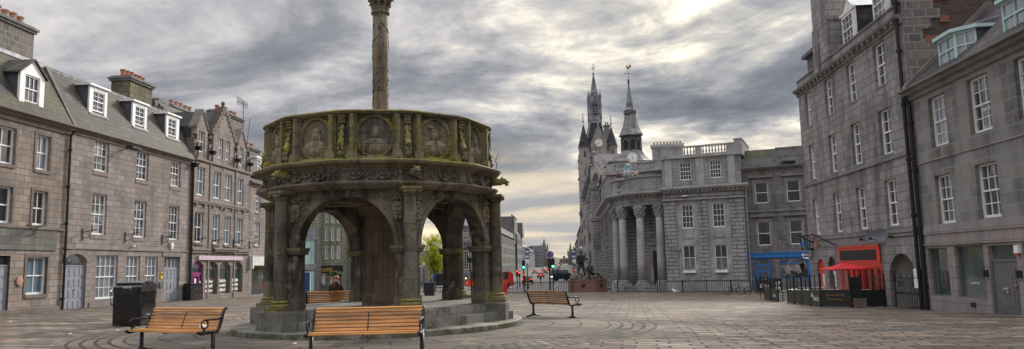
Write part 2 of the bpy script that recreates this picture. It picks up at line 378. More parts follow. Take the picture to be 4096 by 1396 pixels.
ys = [-14,-6,0,3,6,8,10,12,14,16,18,20,22,25,28,30,33,37,41,45,50,55,60,65,70,76,82,90,100,120,150,200,250,300,350,400,500,600,700,800,1100,1600,3000]
sheet('ground', lambda y: (-60-y*.9, 60+y*.9), ys, M['setts'], 0, 40)
E_U = .0712
ys2 = [74,78,82,86,90,95,100,110,120,140,160,180,200,230,260,300,340,380,420,460,500,560,620,700,800]
def street(y): return (-18.5+E_U*y, 2.2+E_U*y)
sheet('road', lambda y: (street(y)[0]-(48 if y < 96 else 0), street(y)[1]+(26 if y < 76 else 0)), ys2, M['asphalt'], .006, 10)
sheet('pavement', lambda y: (2.2+E_U*y, 5.4+E_U*y), ys2[3:], M['pavement'], .12, 2)
sheet('pavement', lambda y: (-22.5+E_U*y, -18.5+E_U*y), ys2[7:], M['pavement'], .12, 2)
def marks():
    mb = MB()
    for k, y in enumerate(range(84, 330, 9)):
        for off in (-8.0,):
            xx = off+E_U*y; mb.add([(xx-.12,y,G(xx,y)+.014),(xx+.12,y,G(xx,y)+.014),(xx+.3+.12,y+4,G(xx,y+4)+.014),(xx+.3-.12,y+4,G(xx,y+4)+.014)],[(0,1,2,3)])
    for x in (-14.5,-1.8):
        xx = x+E_U*90
        for y0 in (88,100,112,124): mb.add([(x+E_U*y0,y0,G(x,y0)+.014),(x+.12+E_U*y0,y0,G(x,y0)+.014),(x+.12+E_U*(y0+9),y0+9,G(x,y0+9)+.014),(x+E_U*(y0+9),y0+9,G(x,y0+9)+.014)],[(0,1,2,3)])
    for x in range(-13, 7, 2): mb.add([(x,79.5,G(x,79.5)+.014),(x+.9,79.5,G(x+.9,79.5)+.014),(x+.9,79.8,G(x+.9,79.8)+.014),(x,79.8,G(x,79.8)+.014)],[(0,1,2,3)])
    tag(obj('road_markings', mb, M['paint']), kind='structure')
marks()
# ------------------------------------------------------------------ market cross
def crossstone(name, c, mossy, streak, wet=.5):
    m, n = new(name); o = oc(n); x, y, z = n.xyz(o)
    ang = n.math('MULTIPLY', n.math('ARCTAN2', x, y), 3.0)
    rnd, mor = brick(n, n.vec(ang, z), 1.7, .62, .006, .5)
    col = n.ramp(rnd, [(0, sc3(c,.7)), (.5, c), (.8, (c[0]*1.35,c[1]*1.2,c[2]*1.0)), (1, sc3(c,1.25))])
    pale = n.mapr(n.noise(o, 1.5, 7, .74, .4), .55, .63, 0, .7)
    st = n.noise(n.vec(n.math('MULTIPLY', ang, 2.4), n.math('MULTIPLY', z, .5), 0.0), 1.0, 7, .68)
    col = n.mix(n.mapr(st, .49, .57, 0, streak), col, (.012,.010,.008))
    col = n.mix(pale, col, sc3((.27,.235,.175), 1.0))
    col = n.mix(n.mapr(n.noise(o, 17, 5, .8), .5, .66, 0, .6), col, (.015,.013,.010))
    if mossy:
        f = n.math('ADD', n.math('MULTIPLY', n.noise(o, 1.1, 5, .6), .5), n.math('MULTIPLY', n.noise(o, 6, 6, .75), .5))
        nz = n.xyz(n.node('ShaderNodeNewGeometry').outputs['Normal'])[2]
        f = n.math('ADD', f, n.math('MULTIPLY', nz, .16))
        col = n.mix(n.math('MULTIPLY', n.mapr(f, .47, .62), mossy), col, n.ramp(n.noise(o, 9, 4, .7), [(.35,(.10,.10,.012)),(.65,(.36,.31,.035))]))
    col = n.mix(n.math('MULTIPLY', mor, .7), col, (.008,.008,.007))
    hg = n.math('SUBTRACT', n.math('ADD', n.math('MULTIPLY', n.noise(o, 22, 5, .75), .5), n.math('MULTIPLY', n.noise(o, 5, 4, .6), .6)), mor)
    fin(n, col, .82, hg, .8, .022); return m
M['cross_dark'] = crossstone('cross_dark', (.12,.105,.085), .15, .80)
M['cross_pier'] = crossstone('cross_pier', (.165,.148,.115), .30, .65)
M['cross_brown'] = crossstone('cross_brown', (.20,.145,.105), .1, .25)
M['cross_moss'] = crossstone('cross_moss', (.19,.165,.11), .98, .35)
M['cross_panel'] = crossstone('cross_panel', (.15,.135,.105), .15, .5)
M['cross_frieze'] = crossstone('cross_frieze', (.18,.165,.14), .12, .6)
M['cross_shaft'] = crossstone('cross_shaft', (.24,.20,.155), .2, .5)
M['cross_column'] = crossstone('cross_column', (.175,.145,.115), .08, .55)
def stepstone():
    m, n = new('step_granite'); o = oc(n); x, y, z = n.xyz(o)
    ang = n.math('MULTIPLY', n.math('ARCTAN2', x, y), 3.4)
    rnd, mor = brick(n, n.vec(ang, z), 1.15, 5.0, .012, 0.0)
    col = n.ramp(rnd, [(0,(.17,.165,.15)),(.5,(.25,.24,.215)),(1,(.31,.295,.26))])
    col = n.mix(n.mapr(n.noise(o, 1.4, 6, .7), .47, .62, 0, .8), col, (.085,.078,.06))
    mz = n.math('ADD', n.noise(o, 1.7, 6, .7), n.math('MULTIPLY', n.mapr(z, .35, .0), .15))
    col = n.mix(n.mapr(mz, .53, .66, 0, .85), col, (.065,.07,.015))
    col = n.mix(mor, col, (.04,.04,.03))
    fin(n, col, .75, n.math('SUBTRACT', n.math('MULTIPLY', n.noise(o, 30, 3), .3), mor), .5, .015); return m
M['step_granite'] = stepstone()
ZG = G(CX, CY)
cross = thing('market_cross', 'dark mossy stone market cross with round arches, portrait parapet and tall carved shaft', 'monument', (CX,CY,0))
A0 = R(22.5)
def hexa(Rr, off=0): return [(Rr*math.sin(A0+off+k*PI/3), -Rr*math.cos(A0+off+k*PI/3)) for k in range(6)]
def pang(k, half): # angles of a 12-sided plan with narrow facets at every 30 degrees
    out = []
    for i in range(12): out += [A0+i*PI/6-half, A0+i*PI/6+half]
    return out
mb = MB(); mb.lathe([(3.66,-.5),(3.66,.13),(3.63,.15),(0,.15)], 96); obj('bottom_step', mb, M['step_granite'], cross)
mb = MB(); mb.prism(hexa(3.48), .1, .345); obj('middle_step', mb, M['step_granite'], cross)
mb = MB(); mb.prism(hexa(3.16), .2, .55); obj('platform', mb, M['step_granite'], cross)
for k in range(6):
    a = A0+k*PI/3; mb = MB()
    pts = []
    for i in range(7):
        t = a-R(8.6)+R(17.2)*i/6; pts.append((3.39*math.sin(t), -3.39*math.cos(t)))
    for i in range(7):
        t = a+R(10.5)-R(21)*i/6; pts.append((2.7*math.sin(t), -2.7*math.cos(t)))
    mb.prism(pts, .12, .565); obj('pedestal', mb, M['step_granite'], cross)
# six arcade bays
HALF = 2.98*math.sin(PI/6)              # face half length at outer corner radius 2.80
AP = 2.98*math.cos(PI/6)
ZI, RA, ZT = 2.02, 1.16, 3.31
def bay(k):
    a = A0+PI/6+k*PI/3
    Mx = Matrix.Rotation(a, 4, 'Z')      # local: x along the face, -y outward
    # face normal direction for angle a is (sin a, -cos a): rotating (0,-1) by a about Z gives (sin a, -cos a)
    mb = MB(Mx); t = .42; y0 = -AP; y1 = -AP+t; n = 20
    arc = [(RA*math.cos(PI-PI*i/n), ZI+RA*math.sin(PI*i/n)) for i in range(n+1)]
    for y in (y0, y1):
        L = [(-HALF if y == y0 else -HALF+.24, .55), (-RA, .55), (-RA, ZI)] ; H = HALF if y == y0 else HALF-.24
        mb.add([(-H,y,.55),(-RA,y,.55),(-RA,y,ZI),(-H,y,ZI)], [(0,1,2,3)])
        mb.add([(H,y,.55),(RA,y,.55),(RA,y,ZI),(H,y,ZI)], [(0,1,2,3)])
        mb.add([(-H,y,ZI),(-RA,y,ZI),(-RA,y,ZT),(-H,y,ZT)], [(0,1,2,3)])
        mb.add([(H,y,ZI),(RA,y,ZI),(RA,y,ZT),(H,y,ZT)], [(0,1,2,3)])
        for i in range(n): mb.add([(arc[i][0],y,arc[i][1]),(arc[i+1][0],y,arc[i+1][1]),(arc[i+1][0],y,ZT),(arc[i][0],y,ZT)], [(0,1,2,3)])
    for i in range(n): mb.add([(arc[i][0],y0,arc[i][1]),(arc[i+1][0],y0,arc[i+1][1]),(arc[i+1][0],y1,arc[i+1][1]),(arc[i][0],y1,arc[i][1])], [(0,1,2,3)])
    for s in (-1,1): mb.add([(s*RA,y0,.55),(s*RA,y1,.55),(s*RA,y1,ZI),(s*RA,y0,ZI)], [(0,1,2,3)])
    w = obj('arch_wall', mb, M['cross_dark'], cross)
    mb = MB(Mx)                           # archivolt: two raised bands
    for (ra, rb, yy) in ((RA-.012, RA+.10, y0-.05), (RA+.10, RA+.19, y0-.025)):
        for i in range(24):
            p = [(r*math.cos(PI*j/24), ZI+r*math.sin(PI*j/24)) for j in (i,i+1) for r in (ra, rb)]
            mb.add([(p[0][0],yy,p[0][1]),(p[1][0],yy,p[1][1]),(p[3][0],yy,p[3][1]),(p[2][0],yy,p[2][1])], [(0,1,2,3)])
            mb.add([(p[1][0],yy,p[1][1]),(p[3][0],yy,p[3][1]),(p[3][0],y0+.01,p[3][1]),(p[1][0],y0+.01,p[1][1])], [(0,1,2,3)])
            mb.add([(p[0][0],yy,p[0][1]),(p[2][0],yy,p[2][1]),(p[2][0],y0+.01,p[2][1]),(p[0][0],y0+.01,p[0][1])], [(0,1,2,3)])
    obj('archivolt', mb, M['cross_pier'], w)
    mb = MB(Mx); mb.ext([(-.10,ZI+RA-.05),(.10,ZI+RA-.05),(.15,ZT-.002),(-.15,ZT-.002)], y0-.12, y0+.02); mb.tube([(-.1,y0-.1,ZI+RA+.16),(.1,y0-.1,ZI+RA+.16)], .05, 8)
    obj('keystone', mb, M['cross_pier'], w)
    for s in (-1,1):
        mb = MB(Mx); x0, x1 = sorted((s*(RA-.07), s*(HALF-.0)))
        mb.box(x0, x1, y0-.06, y1+.06, ZI-.13, ZI-.08); mb.box(x0-.02, x1+.02, y0-.085, y1+.08, ZI-.08, ZI-.01); mb.box(x0, x1, y0-.04, y1+.04, ZI-.17, ZI-.13)
        obj('impost', mb, M['cross_moss'], w)
        mb = MB(Mx); x0, x1 = sorted((s*(RA-.025), s*(HALF-.02))); mb.box(x0, x1, y0-.03, y1+.03, .55, .86); obj('plinth', mb, M['cross_pier'], w)
    for s in (-1,1):                      # carved drops of fruit beside the capitals
        mb = MB(Mx); cx = s*(HALF-.27); rs = random.Random(k*7+s)
        mb.ext([(cx-.11,2.96),(cx-.13,2.78),(cx-.08,2.60),(cx,2.55),(cx+.08,2.60),(cx+.13,2.78),(cx+.11,2.96),(cx,3.03)], y0-.05, y0+.01)
        for i in range(26):
            rr = rs.uniform(.022,.045); mb.ell((cx+rs.uniform(-.09,.09), y0-.055, rs.uniform(2.6,2.97)), (rr,.03,rr), 7, 4)
        for q in (-1,1): mb.tube([(cx,y0-.04,3.01),(cx+q*.05,y0-.05,3.10),(cx+q*.10,y0-.05,3.08),(cx+q*.10,y0-.05,3.0)], .022, 6)
        mb.ring(cx, 3.12, .035, .014, y0-.04, 10)
        obj('carved_festoon', mb, M['cross_shaft'], w, True)
for k in range(6): bay(k)
# columns on the corners
def col_part(k):
    a = A0+k*PI/3; px, py = 3.07*math.sin(a), -3.07*math.cos(a)
    mb = MB(); mb.lathe([(.158,.80),(.155,1.2),(.147,2.2),(.137,3.12),(.155,3.13),(.155,3.16)], 22, px, py)
    c = obj('column', mb, M['cross_pier'], cross, False); 
    mb = MB(Matrix.Translation((px,py,0)) @ Matrix.Rotation(a,4,'Z')); mb.box(-.25,.25,-.25,.25,.56,.66); mb.lathe([(.24,.66),(.245,.69),(.24,.715),(.205,.73),(.195,.75),(.215,.765),(.215,.785),(.178,.81)], 20)
    obj('base', mb, M['cross_moss'], c)
    mb = MB(Matrix.Translation((px,py,0)) @ Matrix.Rotation(a,4,'Z'))
    mb.lathe([(.165,3.15),(.20,3.20),(.20,3.22)], 18); mb.box(-.22,.22,-.2,.2,3.27,3.32)
    for s in (-1,1):
        for i in range(5): mb.tube([(s*.17,-.2,3.235),(s*.17,.2,3.235)], .055, 10)
        mb.ring(s*.17, 3.235, .045, .012, -.205, 12)
    mb.box(-.17,.17,-.18,.18,3.215,3.275)
    obj('capital', mb, M['cross_moss'], c)
for k in range(6): col_part(k)
# central pier and ceiling
mb = MB(); mb.lathe([(.50,.53),(.50,.80),(.46,.84),(.42,.86),(.42,3.32)], 8, angs=[A0+i*PI/4 for i in range(8)])
cp = obj('central_pier', mb, M['cross_brown'], cross)
mb = MB()
for i in range(8):
    a = A0+i*PI/4; mb.tube([(.42*math.sin(a),-.42*math.cos(a),.86),(.42*math.sin(a),-.42*math.cos(a),3.0)], .03, 6)
mb.lathe([(.47,2.86),(.58,2.90),(.62,3.02),(.80,3.3)], 8, angs=[A0+i*PI/4 for i in range(8)], closed=True); obj('moulding', mb, M['cross_brown'], cp)
mb = MB(); mb.prism(hexa(2.9), 3.30, 3.40)
for k in range(6):
    a = A0+k*PI/3; Mx = Matrix.Rotation(a, 4, 'Z'); b2 = MB(Mx); b2.box(-.12,.12,-2.7,-.45,3.16,3.31); mb.add(b2.v, b2.f)
obj('ceiling', mb, M['cross_shaft'], cross)
# entablature
AN = pang(0, R(2.9))
def mould(name, prof, m, par=cross, angs=AN): 
    mb = MB(); mb.lathe(prof, 24, angs=angs); return obj(name, mb, m, par)
mould('lower_cornice', [(2.62,3.305),(2.90,3.305),(2.92,3.33),(3.03,3.345),(3.05,3.375),(3.11,3.39),(3.14,3.43),(3.14,3.455),(2.95,3.47)], M['cross_shaft'])
fr = mould('frieze', [(2.91,3.44),(2.94,3.82)], M['cross_frieze'])
def scroll(ang, L, par, seed):            # running scrollwork on one facet
    rs = random.Random(seed); Mx = Matrix.Rotation(ang, 4, 'Z'); mb = MB(Mx); y = -2.935*math.cos(R(12))-.005; n = 4; st = L/n
    for i in range(n):
        cx = -L/2+st*(i+.5); s = 1 if i % 2 else -1; cz = 3.63
        pts = []
        for j in range(15):
            t = j/14*1.7*PI; r = .10*(1-j/19); pts.append((cx+s*r*math.cos(t)*1.1, y-.015, cz+s*r*math.sin(t)))
        mb.tube(pts, [.024*(1-.4*j/14) for j in range(15)], 6); mb.ell((cx,y-.02,cz), (.04,.03,.04), 8, 5)
        mb.tube([(cx-st/2,y-.01,cz-s*.09),(cx,y-.02,cz+s*.12),(cx+st/2,y-.01,cz+s*.06)], [.02,.03,.02], 6)
        for q in range(5): mb.ell((cx+rs.uniform(-st/2,st/2), y-.01, cz+rs.uniform(-.1,.1)), (.045,.028,.022), 6, 4)
    obj('scrollwork', mb, M['cross_frieze'], par, True)
for i in range(12): scroll(A0+PI/12+i*PI/6, 1.32, fr, i)
mould('ledge', [(2.9,3.77),(2.98,3.785),(3.02,3.82),(3.14,3.845),(3.20,3.87),(3.23,3.925),(3.21,3.95),(2.8,4.0)], M['cross_moss'])
# parapet
RP = 2.90
mould('parapet_wall', [(2.62,3.90),(2.62,5.07),(2.80,5.07),(2.80,3.90)], M['cross_panel'])
mould('parapet_coping', [(2.60,5.045),(2.60,5.10),(2.70,5.12),(2.98,5.12),(3.0,5.09),(2.96,5.05),(2.92,5.03),(2.82,5.025)], M['cross_moss'])
mould('parapet_base', [(2.79,3.96),(2.93,3.98),(2.91,4.05),(2.80,4.07)], M['cross_moss'])
def console(i):
    a = A0+i*PI/6; Mx = Matrix.Rotation(a, 4, 'Z')
    for s in (-1,1):
        mb = MB(Mx @ Matrix.Translation((0,0,0)) @ Matrix.Rotation(s*R(5.0),4,'Z'))
        mb.box(-.06,.06,-RP-.03,-2.70,4.15,5.03); mb.box(-.035,.035,-RP-.055,-2.70,4.17,5.02); mb.box(-.095,.095,-RP+.045,-2.70,4.15,5.03)
        mb.ext([(-.12,3.95),(.12,3.95),(.12,4.08),(.07,4.18),(-.07,4.18),(-.12,4.08)], -RP-.09, -2.70)
        p = obj('pilaster', mb, M['cross_moss'], cross)
    mb = MB(Mx); y = -2.86; zo = .07                 # scrolled console with acanthus leaf
    mb.tube([(-.08,y,4.93),(.08,y,4.93)], .06, 10); mb.tube([(-.08,y,4.85),(.08,y,4.85)], .035, 8); mb.box(-.09,.09,y-.08,y+.1,4.97,5.0)
    mb.tube([(0,y+.02,4.79),(0,y-.02,4.57),(0,y-.09,4.32),(0,y-.12,4.12),(0,y-.09,4.03)], [.04,.055,.08,.085,.05], 10)
    for q in range(4):
        zz = 4.69-.16*q
        for s in (-1,1): mb.ell((s*.05, y-.04-.03*q, zz), (.03,.03,.06), 6, 4)
    obj('console', mb, M['cross_moss'], cross, True)
for i in range(12): console(i)
def letters(name, txt, size, Mx, m, par, ext=.006, al='CENTER'):
    c = bpy.data.curves.new(name, 'FONT'); c.body = txt; c.size = size; c.extrude = ext; c.align_x = al; c.align_y = 'CENTER'; c.resolution_u = 2
    t = bpy.data.objects.new(name, c); me = bpy.data.meshes.new_from_object(t); bpy.data.objects.remove(t)
    me.transform(Mx); o_ = ORG.get(par.name, (0,0,0)) if par else (0,0,0); me.transform(Matrix.Translation([-q for q in o_]))
    me.materials.clear(); me.materials.append(m); o = bpy.data.objects.new(name, me); C.objects.link(o)
    if par: o.parent = par; ORG[o.name] = o_
    return o
STAND = Matrix.Rotation(PI/2, 4, 'X')     # text lying flat -> facing -y
def portrait(i):
    a = A0+PI/12+i*PI/6; Mx = Matrix.Rotation(a, 4, 'Z'); y = -2.80*math.cos(R(12)); rs = random.Random(i); cz = 4.53
    mb = MB(Mx)
    for j in range(44):                    # oval laurel wreath
        t = 2*PI*j/44; c_, s_ = math.cos(t), math.sin(t); q = 1 if j % 2 else -1
        mb.ell(((.425+.018*q)*c_, y-.03, cz+(.475+.018*q)*s_), (.036,.035,.04), 7, 5)
    mb.ring(0, cz, .425, .055, y-.005, 40, ry=.475); obj('wreath', mb, M['cross_moss'], cross, True)
    mb = MB(Mx)
    hx = rs.choice((-.03,0,.03))
    mb.ell((hx,y-.02,cz+.06), (.105,.10,.135), 14, 10)                       # head
    mb.ell((hx+.0,y-.10,cz+.05), (.02,.035,.03), 8, 6)                        # nose
    for s in (-1,1): mb.ell((hx+s*.035,y-.085,cz+.085), (.018,.014,.011), 6, 4)
    mb.ell((hx,y-.085,cz-.0), (.03,.018,.010), 6, 4)
    st = i % 3
    if st == 0: mb.ell((hx,y-.02,cz+.155), (.125,.09,.05), 12, 6); mb.ell((hx-.03,y-.03,cz+.20), (.09,.06,.04), 10, 6); mb.tube([(hx-.02,y-.06,cz+.21),(hx-.12,y-.05,cz+.27),(hx-.2,y-.04,cz+.24)], [.03,.035,.015], 6)
    elif st == 1: mb.ell((hx,y-.03,cz+.17), (.10,.08,.07), 12, 6); mb.ell((hx,y-.03,cz+.13), (.12,.09,.025), 12, 5); [mb.ell((hx+s*.10,y-.03,cz-.02), (.035,.04,.14), 8, 6) for s in (-1,1)]
    else: mb.ell((hx,y-.0,cz+.13), (.12,.06,.11), 12, 6); [mb.ell((hx+s*.11,y-.03,cz+.02-.03*q), (.035,.04,.016), 8, 5) for s in (-1,1) for q in range(4)]
    mb.tube([(hx,y-.0,cz-.02),(hx,y-.01,cz-.14)], [.06,.075], 8)
    # shoulders and chest
    mb.ext([(-.34,cz-.30),(-.30,cz-.16),(-.20,cz-.09),(-.07,cz-.05),(.07,cz-.05),(.20,cz-.09),(.30,cz-.16),(.34,cz-.30),(.22,cz-.40),(0,cz-.44),(-.22,cz-.40)],y-.06,y+.01); [mb.ell((s*.2,y-.02,cz-.2), (.11,.075,.10), 10, 6) for s in (-1,1)]; mb.ell((0,y-.03,cz-.26),(.17,.06,.15),12,6)
    for q in (-1,1): mb.tube([(q*.05,y-.075,cz-.12),(q*.02,y-.09,cz-.25),(0,y-.085,cz-.37)], .012, 5)
    mb.ell((0,y-.08,cz-.2), (.03,.02,.03), 7, 4)
    b = obj('bust', mb, M['cross_shaft'], cross, True)
    tx = {11: ('IA','SR'), 0: ('IA','4R')}.get(i)
    if tx:
        for s, t in ((-1,tx[0]),(1,tx[1])):
            letters('inscription', t, .13, Mx @ Matrix.Translation((s*.22,y-.012,cz+.10)) @ STAND, M['cross_shaft'], cross)
for i in range(12): portrait(i)
def gargoyle(i):
    a = A0+i*PI/3; Mx = Matrix.Rotation(a+R(2), 4, 'Z'); mb = MB(Mx)
    mb.tube([(0,-2.85,3.66),(0,-3.05,3.67),(0,-3.2,3.66),(0,-3.26,3.64)], [.12,.105,.09,.075], 10)
    mb.ell((0,-3.29,3.68), (.08,.10,.085), 12, 8); mb.ell((0,-3.38,3.655), (.045,.07,.033), 10, 6); mb.tube([(0,-3.33,3.59),(0,-3.42,3.59)], [.04,.025], 8)
    for s in (-1,1): mb.ell((s*.06,-3.25,3.76), (.025,.03,.035), 6, 5); mb.ell((s*.04,-3.36,3.71), (.016,.014,.016), 6, 4)
    obj('gargoyle', mb, M['cross_moss'], cross, True)
for i in range(6): gargoyle(i)
# shaft
def shaft():
    mb = MB(); mb.lathe([(.30,3.9),(.30,5.0),(.25,5.1),(.25,5.14),(.235,5.2),(.215,5.75),(.205,6.2),(.215,7.2),(.205,8.38)], 24)
    s = obj('shaft', mb, M['cross_column'], cross, True)
    mb = MB()
    for ph, dr in ((0,1),(PI,1),(1.2,-1)):
        pts = []
        for j in range(60):
            t = j/59; th = ph+dr*t*2.2*PI+.35*math.sin(t*30); pts.append((.212*math.sin(th), -.212*math.cos(th), 5.2+t*2.95))
        mb.tube(pts, .014, 6)
    rs = random.Random(3)
    for j in range(90):
        th = rs.uniform(0,2*PI); z = rs.uniform(5.25,8.1); rr = .196
        mb.ell((rr*math.sin(th),-rr*math.cos(th),z), (.028,.028,.06), 7, 5)
    for j in range(10):
        th = j*2.1; z = 5.45+j*.28
        for q in range(6): mb.ell(((.215)*math.sin(th+.2*math.cos(q*PI/3)), -.215*math.cos(th+.2*math.cos(q*PI/3)), z+.045*math.sin(q*PI/3)), (.022,.022,.022), 6, 4)
    obj('vine_carving', mb, M['cross_column'], s, True)
    mb = MB(Matrix.Translation((0,0,.18))); mb.lathe([(.205,8.18),(.25,8.21),(.26,8.25),(.235,8.28),(.225,8.31),(.25,8.34),(.25,8.37),(.21,8.39),(.215,8.6),(.28,8.8),(.30,8.82),(.33,8.86),(.33,8.95)], 24); mb.box(-.3,.3,-.3,.3,8.95,9.1)
    for row, (z, r, n_) in enumerate(((8.47,.225,9),(8.62,.27,9),(8.78,.31,10))):
        for j in range(n_):
            th = 2*PI*(j+.5*row)/n_; x, y = r*math.sin(th), -r*math.cos(th)
            mb.tube([(x*.85,y*.85,z-.12),(x,y,z-.02),(x*1.22,y*1.22,z+.03),(x*1.3,y*1.3,z-.03)], [.05,.05,.04,.02], 6)
    obj('capital', mb, M['cross_column'], s, True)
shaft()
# weeds growing on the ledge
M['leaf_bright'] = plain('leaf_bright', (.07,.14,.02), .6, var=.5, scale=30)
M['twig'] = plain('twig', (.10,.06,.04), .8)
def weeds(i, a, r, z, h, n_, name='weed', label=None, twigs=False):
    rs = random.Random(i); mb = MB(); x0, y0 = CX+r*math.sin(R(a)), CY-r*math.cos(R(a))
    for k in range(n_):
        th = rs.uniform(0,2*PI); L = rs.uniform(.4,1)*h; q = (x0+math.cos(th)*L*.7, y0+math.sin(th)*L*.5, z+L*rs.uniform(.4,1))
        w = h*.12; mb.add([(x0,y0,z),((x0+q[0])/2-w,(y0+q[1])/2,(z+q[2])/2+.02),q,((x0+q[0])/2+w,(y0+q[1])/2,(z+q[2])/2+.02)], [(0,1,2,3)])
    o = obj(name, mb, M['leaf_bright'] if not twigs else M['twig']); tag(o, label, 'plant', 'weeds on the ledge of the cross')
weeds(1, -6, 3.0, 3.96, .17, 26, label='bright green fern below the middle portrait of the parapet')
weeds(2, 44, 3.03, 3.95, .13, 16, label='small weed on the ledge below the portrait lettered IA 4R')
weeds(3, 55, 3.03, 3.95, .09, 14, label='low tuft of grass on the ledge under the right console')
weeds(4, 18, 3.03, 3.95, .10, 14, label='tuft of moss and grass beside the console above the front column')
mb = MB(); bx, by = CX+3.05*math.sin(R(100)), CY-3.05*math.cos(R(100))
mb.tube([(bx,by,3.85),(bx+.08,by,4.15),(bx+.06,by,4.4),(bx+.16,by,4.62)], [.012,.01,.008,.004], 5)
for q, (dx, dz) in enumerate(((.16,4.35),(-.02,4.5),(.24,4.55))): mb.tube([(bx+.07,by,4.2+.08*q),(bx+dx,by,dz)], [.006,.003], 4)
tag(obj('twig', mb, M['twig']), 'bare twig sprouting from the right end of the cross ledge', 'plant')
# ------------------------------------------------------------------ benches
def wood(name, c):
    m, n = new(name); o = oc(n); x, y, z = n.xyz(o)
    f = n.noise(n.vec(n.math('MULTIPLY', x, 1.6), n.math('MULTIPLY', y, 26.0), n.math('MULTIPLY', z, 26.0)), 1.0, 5, .6, .3)
    b = n.noise(n.vec(0.0, n.math('MULTIPLY', y, 9.0), n.math('MULTIPLY', z, 9.0)), 1.0, 1)
    col = n.ramp(n.math('ADD', n.math('MULTIPLY', f, .6), n.math('MULTIPLY', b, .4)), [(.38, sc3(c,.40)), (.5, c), (.62, (c[0]*1.4,c[1]*1.5,c[2]*2.2))])
    fin(n, col, .38, f, .15, .004, .5, Coat_Weight=.35, Coat_Roughness=.2); return m
M['oak'] = wood('oak', (.50,.215,.035)); M['dull_oak'] = wood('dull_oak', (.42,.20,.06)); M['red_oak'] = wood('red_oak', (.46,.19,.035))
def bench(label, x, y, face_deg, wd, L=1.86):
    # local frame: seat faces -y
    t = thing('bench', label, 'bench', (x,y,G(x,y)), R(face_deg), 'slatted benches round the cross')
    prof = [(-.30,.415),(-.27,.43)]
    seat = MB()
    sy = [(-.30,.405,-8),(-.235,.425,-2),(-.165,.43,0),(-.095,.425,2),(-.025,.417,4),(.045,.412,10)]
    def slat(mb, yc, zc, ang, w=.056, th=.026):
        Mx = Matrix.Translation((0,yc,zc)) @ Matrix.Rotation(R(ang), 4, 'X'); b = MB(Mx)
        e = .006; b.exx([(-w/2,-th/2+e),(-w/2+e,-th/2),(w/2-e,-th/2),(w/2,-th/2+e),(w/2,th/2-e),(w/2-e,th/2),(-w/2+e,th/2),(-w/2,th/2-e)], -L/2+.02, L/2-.02)
        mb.add(b.v, b.f)
    for a in sy: slat(seat, *a)
    obj('seat', seat, wd, t)
    back = MB()
    by = [(.095,.452,62),(.118,.512,68),(.140,.572,70),(.162,.632,70),(.186,.692,68),(.212,.752,60)]
    for a in by: slat(back, *a, w=.05)
    slat(back, .245, .798, 20, w=.05)
    obj('backrest', back, wd, t)
    def frame(xx, arm):
        mb = MB(); w = .028
        mb.tube([(xx,-.34,.40),(xx,-.30,.385),(xx,-.15,.40),(xx,.0,.392),(xx,.07,.40),(xx,.11,.46),(xx,.165,.60),(xx,.205,.74),(xx,.245,.80),(xx,.29,.80)], [.024,.03,.03,.03,.034,.03,.028,.028,.026,.022], 8)
        if arm:
            mb.tube([(xx,-.36,.385),(xx,-.34,.43)], .032, 8)
        return mb
    for xx in (-L/2+.0, L/2-.0): obj('end_frame', frame(xx, True), M['black_iron'], t, True)
    mb = MB(); mb.tube([(0,-.31,.385),(0,0,.395),(0,.085,.44),(0,.18,.69),(0,.235,.79)], .014, 6); obj('middle_brace', mb, M['black_iron'], t)
    for xx in (-L/2, L/2):
        mb = MB(); cx_ = -.22; cz_ = .545          # arm with a round scroll
        pts = [(xx,cx_+.075*math.cos(a_), cz_+.075*math.sin(a_)) for a_ in [PI*.5+2*PI*i/16 for i in range(17)]]
        mb.tube(pts, .016, 8); mb.tube([(xx,cx_,.62),(xx,-.1,.622),(xx,.05,.615),(xx,.17,.635)], [.016,.018,.018,.02], 8); mb.tube([(xx,cx_,.47),(xx,-.26,.41)], .018, 8)
        obj('armrest', mb, M['black_iron'], t, True)
    for xx in (-L/2+.10 if False else -L/2+.0, L/2-.0):
        mb = MB(); mb.tube([(xx,-.02,.385),(xx,-.02,.1),(xx,-.02,.02)], [.036,.036,.045], 8); mb.tube([(xx,-.26,.012),(xx,-.12,.03),(xx,-.02,.06),(xx,.10,.03),(xx,.24,.012)], [.022,.028,.05,.028,.022], 8)
        mb.box(xx-.05,xx+.05,-.27,-.2,0,.02); mb.box(xx-.05,xx+.05,.18,.25,0,.02)
        obj('leg', mb, M['black_iron'], t, True)
    return t
bench('polished orange slatted bench in front of the cross, facing the camera square on', -2.50, 12.6, 0, M['oak'])
bench('polished orange slatted bench beside the big black bin, turned to the left', -6.31, 14.0, -25, M['oak'])
bench('duller brown bench seen from behind, right of the cross on the open square', 1.12, 22.9, 127, M['dull_oak'])
bench('reddish bench seen from behind through the left arch, with a person sitting on it', -6.08, 25.3, 182, M['red_oak'])
